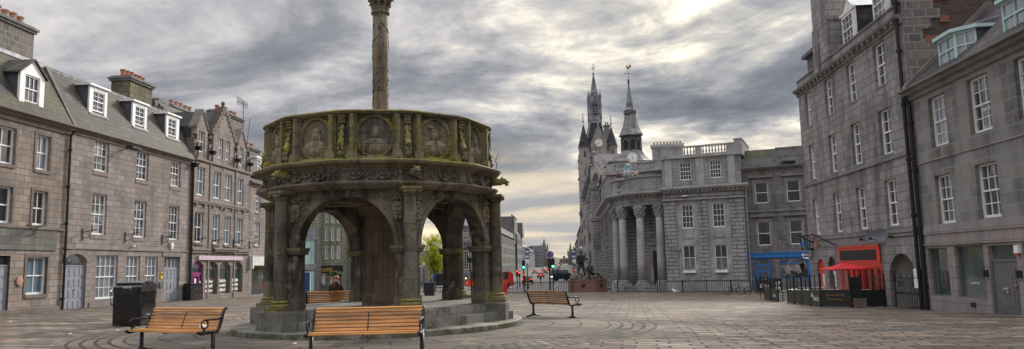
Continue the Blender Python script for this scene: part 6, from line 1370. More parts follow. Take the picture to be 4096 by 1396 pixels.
    for k in range(2): mb = MB(); mb.lathe([(.22,43),(.18,43.8),(.24,43.9)],8,3.2+.6*k,5.7); obj('chimney_pot', mb, M['terracotta'], c)
town_tower()
bpy.data.objects['clock_tower'].scale.z = .98
def hall_wing():
    P = thing('town_hall', 'long gothic town hall front with oriels and a dark conical turret, beyond the columned bank', 'building', (0,0,0), 0, None, (14,140,-2))
    x_at = lambda y: 5.0+E_U*y
    T_ = Matrix.Translation((x_at(106),106,0)) @ Matrix.Rotation(RA_,4,'Z')
    hs = [(-6-5.2*k,-4.2-5.2*k,z,z+2.6) for k in range(16) for z in (1,5,9)]
    mb = MB(T_); wall_mb(mb,-92,0,-2.5,14.5,hs,rev=.4); mb.box(-92,0,.45,5,-2.5,14.5); obj('wall', mb, M['gothic'], P)
    mb = MB(T_)
    for z in (3.9,7.9,12.6): mb.box(-92,0,-.25,-.003,z,z+.3)
    mb.exx([(0,14.2),(-.6,14.5),(-.6,15),(0,15.2)],-92,0); obj('string_course', mb, M['gothic'], P)
    mb = MB(T_); mb.exx([(.5,14.9),(2.6,17),(5,14.9)],-92,-12); obj('roof', mb, M['slate_grey'], P)
    for h in hs[:36]: mb = MB(T_); mb.box(h[0],h[1],.3,.33,h[2],h[3]); mb.box((h[0]+h[1])/2-.07,(h[0]+h[1])/2+.07,.22,.3,h[2],h[3]); obj('window', mb, M['g_dark'], P)
    def oriel(s, r, z0, z1, cone, par=P):
        x, y = -s, .1; mb = MB(T_); mb.lathe([(.2,z0-3),(r*.55,z0-2),(r*.7,z0-1.2),(r,z0),(r,z1-.6),(r*1.15,z1-.3),(r*1.15,z1)],12,x,y); o = obj('turret', mb, M['gothic'], P)
        mb = MB(T_); mb.lathe([(r*1.15,z1),(0,z1+cone)],12,x,y); obj('turret_roof', mb, M['slate_grey'], o)
        mb = MB(T_); mb.tube([(x,y,z1+cone-.1),(x,y,z1+cone+2)],.07,5); mb.ell((x,y,z1+cone+.5),.2,6,4); obj('finial', mb, M['lead'], o)
        for z in [z0+.8+k*3.2 for k in range(int((z1-z0-1)/3.2))]: mb = MB(T_); mb.box(x-.35,x+.35,y-r-.05,y-r*.6,z,z+1.7); obj('window', mb, M['dark_room'], o)
    oriel(40,1.5,-2,13.5,7.5); oriel(20,1.1,1.0,10.5,.4); oriel(8,1.0,5,12.8,.5); oriel(62,1.4,-2,16,5); oriel(80,1.5,2,14,4)
    for s in (14,30,52,70):
        mb = MB(T_); mb.ext([(-s-2.2,14.5),(-s+2.2,14.5),(-s,19.2)],-.1,5); mb.ell((-s,-.0,19.5),.3,6,5); obj('gable', mb, M['gothic'], P)
    for s in (3,25,47): mb = MB(T_); mb.box(-s-1.2,-s+1.2,-1.1,-.003,-2.5,13.5); mb.box(-s-1.35,-s+1.35,-1.3,-.003,12.3,13.0); mb.box(-s-1.35,-s+1.35,-1.3,-.003,7.6,8.1); obj('bay', mb, M['gothic'], P)
hall_wing()
# ------------------------------------------------------------------ streets beyond
def terrace(label, side, y0, y1, h, m='far_stone', rows=3, wstep=3.4, roof='slate_grey', dormers=0, chim=(), ledge=True, win=True, mans=2.6, dep=12, name='stone_building', wl=(1.3,2.2)):
    # side -1: south side (left), frontage line x=-20+E_U*y ; side 1: north side
    xo = (-20.2 if side < 0 else 5.0)
    rot = ANG if side < 0 else RA_
    base = (xo+E_U*y0, y0, 0); L = (y1-y0)*math.hypot(1,E_U); zg = G(base[0],y0)
    P = thing(name, label, 'building', base, rot, None, (0,0,zg)); s = 1 if side < 0 else -1
    a, b = (0,L) if side < 0 else (-L,0); z0 = zg-.8
    n = max(1,int(L/wstep)); st = L/n; rh = (h-3.6)/max(rows-1,1) if rows > 1 else 3
    hs = []
    if win:
        for r in range(rows):
            zz = zg+.9+(0 if r == 0 else 3.2+(r-1)*(h-4.0)/max(rows-1,1))
            for i in range(n): c = a+st*(i+.5); hs.append((c-wl[0]/2,c+wl[0]/2,zz,zz+min(wl[1],(h-4.0)/max(rows-1,1)*.7)))
    mb = MB(); wall_mb(mb,a,b,z0,zg+h,hs,rev=.25); mb.box(a,b,.28,dep,z0,zg+h); obj('wall', mb, M[m], P)
    for k in hs: mb = MB(); mb.box(k[0],k[1],.2,.22,k[2],k[3]); w = obj('pane', mb, M['g_dark'], P); w.name = 'window'; mb = MB(); mb.box(k[0],k[1],.13,.2,(k[2]+k[3])/2-.06,(k[2]+k[3])/2+.06); mb.box(k[0],k[0]+.1,.13,.2,k[2],k[3]); mb.box(k[1]-.1,k[1],.13,.2,k[2],k[3]); obj('frame', mb, M['offwhite'], w)
    mb = MB(); mb.exx([(0,zg+h-.3),(-.3,zg+h-.15),(-.45,zg+h),(-.45,zg+h+.12),(0,zg+h+.2)],a,b); mb.box(a,b,-.12,-.003,zg+3.3,zg+3.6); obj('cornice', mb, M['grey_trim'], P)
    if roof: mb = MB(); mb.exx([(.2,zg+h+.1),(1.6,zg+h+mans),(dep-2,zg+h+mans),(dep,zg+h)],a,b); obj('roof', mb, M[roof], P)
    for i in range(dormers):
        c = a+L*(i+.5)/dormers; mb = MB(); mb.box(c-.9,c+.9,.3,2.5,zg+h+.3,zg+h+2.2); D = obj('dormer', mb, M['offwhite'], P); mb = MB(); mb.box(c-.6,c+.6,.26,.3,zg+h+.6,zg+h+1.9); obj('window', mb, M['g_dark'], D)
    for (s0, w_, hh) in chim:
        mb = MB(); x = a+(b-a)*s0; mb.box(x-w_/2,x+w_/2,1.5,7,zg+h,zg+h+hh); c_ = obj('chimney', mb, M[m], P)
        for k in range(5): mb = MB(); mb.lathe([(.25,zg+h+hh),(.2,zg+h+hh+.8)],7,x,2.2+1.0*k); obj('chimney_pot', mb, M['pale_terracotta'], c_)
    return P
# south side of the long street
terrace('grey classical building with white dormers, first on the left side of the long street', -1, 196, 290, 13.9-.6, 'street_stone', 4, 5.0, None, 12, wl=(1.5,2.1))
P = thing('tall_building','tall dark gabled building with a row of chimney pots, left side of the long street','building',(-20.0+E_U*300,300,0),ANG,None,(0,0,-1.8))
hs = [(2+6*k,4+6*k,z,z+2.2) for k in range(6) for z in (2,6,10)]
mb = MB(); wall_mb(mb,0,38,-2.5,14.5,hs,rev=.3); mb.box(0,38,.32,14,-2.5,14.5); mb.box(-6,8,.5,6,10,20.3); mb.box(9,20,1,6,14,18.5); mb.box(26,38,-.8,6,14,17.6); mb.box(27,30,-.8,4,17.6,20); obj('wall', mb, M['street_stone'], P)
for k in hs: mb = MB(); mb.box(k[0],k[1],.22,.26,k[2],k[3]); obj('window', mb, M['g_dark'], P)
mb = MB(); mb.box(-6.2,8.2,.3,6.2,20.3,20.8); mb.box(8.8,20.2,.8,6.2,18.5,18.9); obj('chimney_cap', mb, M['grey_trim'], P)
for k in range(10): mb = MB(); mb.lathe([(.3,20.8),(.24,21.6)],7,-5.6+1.4*k,1.5); obj('chimney_pot', mb, M['terracotta'], P)
for k in range(7): mb = MB(); mb.lathe([(.3,18.9),(.24,19.6)],7,9.6+1.6*k,1.8); obj('chimney_pot', mb, M['terracotta'], P)
mb = MB(); mb.exx([(.2,14.5),(3,18),(12,18),(14,14.5)],8,38); obj('roof', mb, M['slate_grey'], P)
terrace('plain building with a steep roof beyond the tall chimneys, left side of the long street', -1, 345, 395, 11, 'far_stone', 3, 6, 'slate_grey', 0, [(.9,3,3)])
terrace('low grey building midway down the left side of the long street', -1, 397, 470, 9.5, 'street_stone', 3, 7, 'slate_grey', 4, [(.1,3,3),(.8,3,2.5)])
terrace('brownish building further down the left side of the long street', -1, 472, 560, 10.5, 'far_stone', 3, 8, 'slate_grey', 0, [(.2,4,3)])
terrace('small distant building near the end of the left side of the long street', -1, 562, 680, 9.5, 'street_stone', 2, 9, 'slate_grey', 0, [(.3,5,4),(.8,4,3)])
terrace('grey building with tall chimneys just beyond the gothic tower', 1, 212, 330, 15.5, 'gothic', 5, 6, 'slate_grey', 8, [(.1,3,6),(.55,3,5),(.98,3,4)])
terrace('ornate building midway down the right side of the long street', 1, 332, 430, 13.5, 'far_stone', 4, 7, 'slate_grey', 5, [(.2,3,4),(.75,3,4)])
terrace('pale building further down the right side of the long street', 1, 432, 550, 11.5, 'street_stone', 3, 8, 'slate_grey', 0, [(.3,4,3)])
terrace('lowest distant building at the end of the right side of the long street', 1, 552, 700, 10, 'far_stone', 2, 10, 'slate_grey', 0, [(.3,5,4)])
def far_spire(label, px, d, ytip, ybase, hw):
    x, y, z = at(px,ytip,d); _, _, zb = at(px,ybase,d); P = thing('church_spire', label, 'spire', (x,y,-1)); mb = MB(); mb.box(-hw,hw,-hw,hw,0,zb+1); obj('tower', mb, M['far_stone'], P); mb = MB(); mb.lathe([(hw*.95,zb+1),(.1,z+1)],8); obj('spire', mb, M['far_stone'], P)
    for sx in (-1,1):
        for sy in (-1,1): mb = MB(); mb.lathe([(.5,zb+.5),(.5,zb+3),(0,zb+6)],6,sx*hw,sy*hw); obj('pinnacle', mb, M['far_stone'], P)
far_spire('far church spire on the left of the long street', 2176, 520, 953, 1000, 2.3); far_spire('slim far church spire on the right of the long street', 2281, 620, 968, 1020, 2.2)
mb = MB(); x, y, z = at(2120,983,480); P = thing('office_block','modern pale grey office block behind the far left church spire','building',(x,y,-1)); w = at(2172,983,480)[0]-x
hs = [(.5+1.5*k,1.5+1.5*k,zz,zz+1.0) for k in range(int(w/1.5)) for zz in (z-2,z-4,z-6,z-.4)]
wall_mb(mb,0,w,0,z+1,hs,rev=.2); mb.box(0,w,.25,14,0,z+1); obj('wall', mb, M['lead'], P)
for k in hs: mb = MB(); mb.box(k[0],k[1],.15,.2,k[2],k[3]); obj('window', mb, M['g_blue'], P)
x, y, z = at(2240,1036,780); P = thing('church','small grey church block closing the far end of the long street','church',(x,y,1.5)); mb = MB(); mb.box(0,9,0,9,0,z-1.5); mb.box(3,5.5,-1,2,0,z+1.5); mb.ext([(5.5,z-1.5),(9,z-1.5),(7.2,z)],0,8); obj('wall', mb, M['far_stone'], P); mb = MB(); [mb.box(a,a+.8,-.05,.0,z-5,z-3) for a in (1,6.5,7.8)]; obj('window', mb, M['dark_room'], P)
def hills():
    m, n = new('hill_green'); o = oc(n); fin(n, n.mix(n.mapr(n.noise(o,.01,5),.4,.6),(.03,.045,.03),(.07,.08,.06)),.9); M['hill'] = m
    mb = MB(); vs = []; N = 60; rs = random.Random(8)
    for j, (yy, f) in enumerate(((900,0),(1500,1),(2400,.6))):
        for i in range(N+1):
            a = -.6+1.3*i/N; h = 1.6+f*(11+6*math.sin(i*.5)+4*math.sin(i*1.3+1)); vs.append((math.tan(a)*yy,yy,h-2))
    fs = [(j*(N+1)+i,j*(N+1)+i+1,(j+1)*(N+1)+i+1,(j+1)*(N+1)+i) for j in range(2) for i in range(N)]
    mb.add(vs,fs); tag(obj('hills', mb, M['hill']), kind='structure')
hills()
# houses filling in behind the left terrace and at the west end of the square
def west(label, x0, x1, y, h, m, cols, rows, rot=.0, wl=(1.0,1.9), shop=None, z0w=3.3, extra=None, name='stone_building'):
    zg = G(x0,y); L = (x1-x0)/math.cos(rot); P = thing(name, label, 'building', (x0,y,0), rot, None, (0,0,zg)); hs = []
    for r in range(rows):
        for i in range(cols): c = L*(i+.5)/cols; z = zg+z0w+r*(h-z0w)/rows; hs.append((c-wl[0]/2,c+wl[0]/2,z,z+wl[1]))
    mb = MB(); wall_mb(mb,0,L,zg-1,zg+h,hs,rev=.2); mb.box(0,L,.22,10,zg-1,zg+h); obj('wall', mb, M[m], P)
    for k in hs: window(P,*k,cols=2,rt=1,rb=1,y=.08,f=.1,b=.05)
    return P, zg, L
P, zg, L = west('green stained granite house with narrow sash windows over a pub', -26.45, -23.3, 100, 11.5, 'green_stone', 4, 3, 0, (.42,1.8), z0w=4.2)
mb = MB(); mb.box(.1,L+.3,-.4,-.01,zg+2.4,zg+3.3); mb.box(.1,.3,-.3,-.01,zg,zg+2.4); mb.box(L-.2,L,-.3,-.01,zg,zg+2.4); pb = obj('pub_front', mb, M['black_matt'], P); mb = MB(); mb.box(.4,2.2,-.44,-.41,zg+2.5,zg+3.0); obj('name_board', mb, M['gold'], pb)
for x in (.8,2.0): mb = MB(); mb.box(x-.25,x+.25,-.05,-.01,zg+.8,zg+2.3); obj('window', mb, M['offwhite'], P)
mb = MB(); mb.exx([(-.3,zg+11.5),(5,zg+15),(10,zg+11.5)],-.2,L+.2); mb.tube([(0,-.3,zg+11.4),(L,-.3,zg+11.4)],.1,6); obj('roof', mb, M['dark_slate'], P)
for i, x in enumerate((-24.2,-23.4)):
    t = thing('hanging_basket','%s hanging flower basket at the pub front seen through the left arch' % ('left','right')[i],'plant',(x,99.2,zg+2.2),0,'hanging baskets'); mb = MB(); rs = random.Random(i); [mb.ell((rs.uniform(-.4,.4),rs.uniform(-.3,.3),rs.uniform(-.35,.3)),rs.uniform(.1,.2),6,4) for _ in range(22)]; obj('flowers', mb, M['leaf_bright'], t); mb = MB(); mb.tube([(0,0,.3),(0,0,1.0)],.03,4); obj('chain', mb, M['black_iron'], t)
P, zg, L = west('modern glass fronted shop with a grey fascia, seen through the left arch', -30.5, -25.9, 97, 6.6, 'pale_stone', 1, 1, 0, (.5,.5), name='glass_shop')
mb = MB(); mb.box(.3,L-.05,-.3,-.01,zg+3.5,zg+6.6); mb.box(.3,L-.05,-.2,-.01,zg,zg+2.6); obj('glazing', mb, M['g_frost_green'] if 'g_frost_green' in M else M['g_frost'], P); mb = MB(); mb.box(.1,L+.05,-.45,-.01,zg+6.6,zg+8.0); mb.box(.1,L+.05,-.4,-.01,zg+2.7,zg+3.5); [mb.box(x-.06,x+.06,-.36,-.01,zg,zg+6.6) for x in (.3,1.7,2.9,L-.1)]; fa = obj('fascia', mb, M['lead'], P)
letters('lettering','TRAVEL LINE',.42,Matrix.Translation((2.7,-.47,zg+7.3)) @ STAND,M['deep_blue'],fa,.01) if False else None
mb = MB(); mb.box(0,L,0,8,zg+6.6,zg+12); hsx=[(1.0,2.0),(3.0,3.9)]; obj('upper_wall', mb, M['green_stone'], P)
for x in (1.5,3.4): window(P,x-.45,x+.45,zg+8.6,zg+10.6,cols=2,rt=2,rb=2,y=-.08,f=.1,b=.05)
P, zg, L = west('pale classical building with a blind arch, right of the pub seen through the left arch', -23.4, -17.5, 104, 12.5, 'pale_stone', 2, 1, 0, (.9,1.9), z0w=8); mb = MB(); mb.ring(1.6,zg+3.2,1.4,.12,-.05,14,0,PI); mb.box(.1,.3,-.1,-.01,zg,zg+3.2); mb.box(2.9,3.1,-.1,-.01,zg,zg+3.2); mb.box(0,L,-.2,-.01,zg+5.4,zg+5.7); mb.box(0,L,-.2,-.01,zg+7.2,zg+7.5); obj('blind_arch', mb, M['grey_trim'], P)
# through the right arch
P, zg, L = west('grey classical building with one tall gridded window, seen through the right arch', -11.6, -5.2, 128, 8.4, 'pale_stone', 1, 1, 0, (.01,.01), name='classical_building')
window(P,11.6-8.86,11.6-7.82,.9,4.1,cols=3,rt=3,rb=3,y=-.06,f=.09,b=.05,fr='offwhite'); window(P,11.6-8.72,11.6-7.82,5.95,7.3,cols=3,rt=2,rb=2,y=-.06,f=.08,b=.05,fr='offwhite'); window(P,11.6-7.2,11.6-6.4,.9,4.1,cols=2,rt=3,rb=3,y=-.06,f=.09,b=.05,fr='offwhite')
mb = MB(); mb.box(0,L,-.4,-.01,4.6,4.9); mb.box(0,L,-.3,-.01,5.4,5.6); mb.box(0,L,-.5,.5,8.2,8.5); mb.box(0,L,-.2,-.01,.1,.4); obj('cornice', mb, M['grey_trim'], P)
mb = MB(); mb.exx([(.2,8.4),(2,10.6),(8,10.6),(10,8.4)],0,L); obj('roof', mb, M['lead'], P); mb = MB(); mb.box(2.6,5.0,-.1,-.01,-1.8,-.1); s_ = obj('shop_window', mb, M['g_teal'], P)
for k in range(4): mb = MB(); mb.ell((2.9+.35*k,-.2,-.5-.1*(k%2)),.07,8,6); obj('bulb', mb, M['bulb'], s_) if 'bulb' in M else None
P, zg, L = west('plain pale rendered building behind the green tree', -17.4, -11.7, 126, 6.0, 'pale_stone', 2, 1, 0, (1.2,1.8), name='rendered_building'); mb = MB(); mb.box(3.2,4.3,-.1,-.01,zg,zg+6.5); obj('blue_panel', mb, M['deep_blue'], P)
mb = MB(); mb.ring(4.9,zg+2.0,.8,.15,-.1,12,0,PI); mb.box(4.2,5.6,-.1,-.01,zg,zg+2.0); obj('arched_window', mb, M['dark_room'], P)
# ------------------------------------------------------------------ street things
def tree(label, x, y, h, w, seed, m, trunk=.14, name='street_tree', lean=0):
    rs = random.Random(seed); t = thing(name, label, 'tree', (x,y,G(x,y))); mb = MB(); ends = []
    mb.tube([(0,0,0),(.03,0,h*.18),(-.03,.02,h*.35)],[trunk,trunk*.85,trunk*.7],8)
    for k in range(11):
        a = 2*PI*k/11+rs.uniform(-.3,.3); z0 = h*rs.uniform(.22,.5); r = w*rs.uniform(.3,.85); z1 = h*rs.uniform(.5,.97)
        p = [(0,0,z0),(r*.35*math.cos(a),r*.35*math.sin(a),(z0+z1)/2),(r*math.cos(a)*.8,r*math.sin(a)*.8,z1)]; mb.tube(p,[trunk*.5,trunk*.3,trunk*.12],5); ends += [Vector(p[1]),Vector(p[2])]
    obj('trunk', mb, M['bark'], t); mb = MB()
    cl = []
    for k in range(230):
        e = rs.choice(ends); cl.append(e+Vector((rs.gauss(0,w*.22),rs.gauss(0,w*.22),rs.gauss(0,h*.07))))
    for c in cl:
        R_ = rs.uniform(.2,.4)*w*.6
        for q in range(36):
            d = Vector((rs.gauss(0,1),rs.gauss(0,1),rs.gauss(0,.8))); d = d.normalized()*R_*rs.random()**.4; p = c+d; s_ = rs.uniform(.05,.11)*w*.42
            u = Vector((rs.gauss(0,1),rs.gauss(0,1),rs.gauss(0,1))).normalized(); v = u.cross(Vector((rs.gauss(0,1),rs.gauss(0,1),rs.gauss(0,1)))).normalized(); mb.add([p-u*s_,p+v*s_*.6,p+u*s_,p-v*s_*.6],[(0,1,2,3)])
    obj('crown', mb, M[m], t); return t
def leafmat(name, c):
    m, n = new(name); o = oc(n); col = n.ramp(n.noise(o,1.3,5,.7),[(.35,sc3(c,.45)),(.5,c),(.65,(c[0]*1.7,c[1]*1.4,c[2]))])
    a = n.node('ShaderNodeBsdfDiffuse',{'Color':col}); b = n.node('ShaderNodeBsdfTranslucent',{'Color':col}); mx = n.node('ShaderNodeMixShader',{0:.4}); n.t.links.new(a.outputs[0],mx.inputs[1]); n.t.links.new(b.outputs[0],mx.inputs[2]); ou = n.node('ShaderNodeOutputMaterial'); n.t.links.new(mx.outputs[0],ou.inputs[0]); M[name] = m
leafmat('leaf_spring', (.34,.40,.03)); M['bark'] = plain('bark', (.07,.055,.04), .9, var=.4, scale=10)
tree('yellow green street tree in fresh leaf, seen through the right arch', -9.1, 85, 6.0, 2.0, 5, 'leaf_spring')
# big compactor bin
def big_bin():
    x, y = -11.2, 22.0; t = thing('compactor_bin','large black solar compactor litter bin with a domed top, left of the orange bench','bin',(x,y,G(x,y)),R(-1))
    w, dp, h = .41, .42, 1.28; mb = MB()
    pl = [(-w,-dp,.03),(w,-dp,.03),(w,dp,.03),(-w,dp,.03)]
    prof = [(-dp,.03),(dp,.03),(dp,h-.16),(dp*.7,h-.05),(dp*.2,h),(-dp*.3,h),(-dp*.75,h-.05),(-dp-.02,h-.16)]
    mb.exx(prof,-w,w); obj('body', mb, M['black_paint'], t)
    mb = MB(); mb.exx([(-dp*.9,h-.035),(-dp*.3,h+.015),(dp*.2,h+.015),(dp*.7,h-.03),(dp*.7,h-.045),(0,h-.01),(-dp*.9,h-.06)],-w+.03,w-.03); obj('solar_lid', mb, M['lead_dark'], t)
    mb = MB(); mb.box(-w+.05,w-.05,-dp-.02,-dp-.003,.1,.86); f = obj('front_panel', mb, M['black_gloss'], t)
    mb = MB(); mb.box(-w+.09,w-.09,-dp-.05,-dp-.003,.90,1.06); obj('hopper_flap', mb, M['black_paint'], t)
    mb = MB(); mb.tube([(-w-.04,-dp+.02,.62),(-w-.06,-dp-.05,.68),(-w-.06,-dp-.05,1.0),(-w-.04,-dp+.02,1.06)],.03,8); obj('handle', mb, M['chrome'], t)
    mb = MB(); mb.box(w+.003,w+.012,-dp+.06,dp-.06,.12,.98); obj('side_panel', mb, M['black_gloss'], t)
    mb = MB(); [mb.ell((w+.012,yy,zz),.012,6,4) for yy in (-dp+.04,dp-.04) for zz in (.1,.4,.7,1.0)]; mb.box(w+.01,w+.014,-.14,.14,.3,.33); obj('rivets', mb, M['chrome'], t)
    letters('lettering','BigBelly',.085,Matrix.Translation((0,-dp-.0205,1.12)) @ STAND,M['text_white'],t,.002); letters('lettering','SOLAR',.035,Matrix.Translation((.09,-dp-.0205,1.06)) @ STAND,M['text_white'],t,.002)
M['black_gloss'] = plain('black_gloss', (.008,.008,.01), .12, spec=.6)
big_bin()
# seated person on the far bench
def person():
    x, y = -6.05, 25.3; t = thing('person','person with long reddish brown hair and black coat sitting with back to us','person',(x,y,G(x,y)),PI)
    M['coat'] = plain('coat', (.012,.012,.015), .8); M['hair'] = plain('hair', (.16,.055,.02), .6, var=.4, scale=20); M['skin'] = plain('skin', (.50,.32,.25), .6); M['trouser'] = plain('trouser', (.03,.035,.05), .8)
    # local front is -y
    J = [(0,.02,.55),(0,.05,.75),(0,.06,.98),(0,.04,1.07),(0,.02,1.17),(0,.015,1.27),(.17,.05,.97),(.23,.0,.74),(.15,-.22,.66),(.10,-.30,.66),(-.17,.05,.97),(-.23,.0,.74),(-.15,-.22,.66),(-.10,-.30,.66),
         (.10,-.02,.52),(.12,-.42,.50),(.12,-.44,.10),(.12,-.60,.05),(-.10,-.02,.52),(-.12,-.42,.50),(-.12,-.44,.10),(-.12,-.60,.05)]
    E_ = [(0,1),(1,2),(2,3),(3,4),(4,5),(2,6),(6,7),(7,8),(8,9),(2,10),(10,11),(11,12),(12,13),(0,14),(14,15),(15,16),(16,17),(0,18),(18,19),(19,20),(20,21)]
    rr = [(.16,.12),(.15,.11),(.15,.10),(.055,.055),(.085,.095),(.075,.085),(.075,.07),.05,.038,.03,(.075,.07),.05,.038,.03,.09,.065,.045,.035,.09,.065,.045,.035]
    b = skin('body', J, E_, rr, M['skin'], t, 2)
    Jc = J[:4]+[J[6],J[7],J[8],J[10],J[11],J[12]]; Jc[3] = (0,.05,1.04); skin('coat', Jc, [(0,1),(1,2),(2,3),(2,4),(4,5),(5,6),(2,7),(7,8),(8,9)], [(.19,.15),(.175,.135),(.175,.125),(.075,.075),(.09,.085),.065,.05,(.09,.085),.065,.05], M['coat'], t, 2)
    skin('trousers', [(0,.02,.52),(.10,-.02,.52),(.12,-.42,.50),(.12,-.44,.14),(-.10,-.02,.52),(-.12,-.42,.50),(-.12,-.44,.14)], [(0,1),(1,2),(2,3),(0,4),(4,5),(5,6)], [.12,.105,.08,.06,.105,.08,.06], M['trouser'], t, 1)
    mb = MB(); mb.ell((0,.035,1.22),(.105,.115,.125),14,10); mb.tube([(0,.11,1.20),(.01,.16,1.10),(.02,.17,.97),(.03,.16,.86)],[.06,.07,.06,.025],10); mb.tube([(-.07,.08,1.15),(-.08,.12,1.0)],[.05,.03],8); mb.tube([(.08,.08,1.15),(.09,.12,.98)],[.05,.03],8); obj('hair', mb, M['hair'], t, True)
    mb = MB()
    for s in (-1,1):
        for f in range(4): mb.tube([(s*(.10-.012*f),-.31,.66),(s*(.085-.014*f),-.36-.006*f,.655),(s*(.07-.012*f),-.385,.63)],[.010,.009,.007],6)
        mb.tube([(s*.10,-.29,.68),(s*.075,-.32,.70),(s*.05,-.335,.695)],[.012,.010,.008],6)
    obj('fingers', mb, M['skin'], t, True)
person()
# things lying about
t = thing('drinks_can','crushed green and white drinks can lying beside the left bench','can',(-6.5,14.1,.02)); mb = MB(); mb.tube([(0,0,.03),(.05,.02,.032),(.12,.04,.03)],[.033,.028,.033],10); obj('can', mb, M['can_green'] if 'can_green' in M else M['leaf_bright'], t); mb = MB(); mb.tube([(.115,.038,.03),(.135,.045,.03)],[.034,.028],10); obj('end', mb, M['chrome'], t)
t = thing('paper_cup','white paper cup lying on the seat of the left bench','cup',(-5.75,13.7,G(-6,14)+.45)); mb = MB(); mb.tube([(0,0,.04),(.13,-.04,.035)],[.042,.03],12); obj('cup', mb, M['paper'], t)
t = thing('litter','crumpled red and brown food packet under the left bench','litter',(-6.0,14.2,.02)); mb = MB(); rs = random.Random(2)
mb.add([(-.12,0,0),(-.03,-.05,.05),(.06,.02,.02),(.13,-.03,.06),(.10,.08,.01),(0,.07,.07),(-.1,.06,.03)],[(0,1,2),(1,3,2),(2,3,4),(2,4,5),(0,2,5),(0,5,6)]); obj('packet', mb, M['terracotta'], t)
rs = random.Random(12)
for i, (px, py, lb) in enumerate(((280,1340,'scrap of white litter on the setts at the lower left'),(40,1290,'scrap of white paper near the nearest left building'),(470,1325,'scrap of white litter in front of the black compactor bin'),(1180,1380,'scrap of white litter in front of the cross steps, left'))):
    d = _r*((px-2048)/FPX) - _u*((py-698)/FPX) + _f; d = d*(-EYE/d.z); t = tag(obj('litter', MB().add([(d.x-.05,d.y,.02),(d.x+.04,d.y-.03,.03),(d.x+.05,d.y+.04,.02),(d.x-.02,d.y+.05,.05)],[(0,1,2,3)]), M['paper']), lb, 'litter', 'scraps of litter on the square')
def gull(label, x, y, z, rz, s=1.0):
    t = thing('gull', label, 'bird', (x,y,z), rz, 'gulls'); mb = MB(); mb.tube([(-.24*s,0,.13*s),(-.12*s,0,.14*s),(.0,0,.15*s),(.10*s,0,.18*s),(.14*s,0,.25*s),(.17*s,0,.28*s),(.21*s,0,.275*s)],[.015*s,.06*s,.085*s,.07*s,.042*s,.045*s,.015*s],10); b = obj('body', mb, M['white'], t, True)
    mb = MB(); [mb.tube([(.06*s,q*.06*s,.18*s),(-.1*s,q*.075*s,.17*s),(-.30*s,q*.03*s,.15*s)],[.04*s,.05*s,.012*s],8) for q in (-1,1)]; obj('wing', mb, M['lead'], t, True)
    mb = MB(); mb.tube([(.2*s,0,.275*s),(.27*s,0,.265*s)],[.014*s,.004*s],6); obj('beak', mb, M['yellow'], t); mb = MB(); [mb.tube([(0,q*.03*s,.1*s),(.01*s,q*.03*s,0),(.05*s,q*.03*s,0)],.008*s,5) for q in (-1,1)]; obj('leg', mb, M['pale_terracotta'], t)
gx, gy = 13.6, 63.0; gull('white gull standing on the paving before the bank railings', gx, gy, G(gx,gy), PI, 1.6)
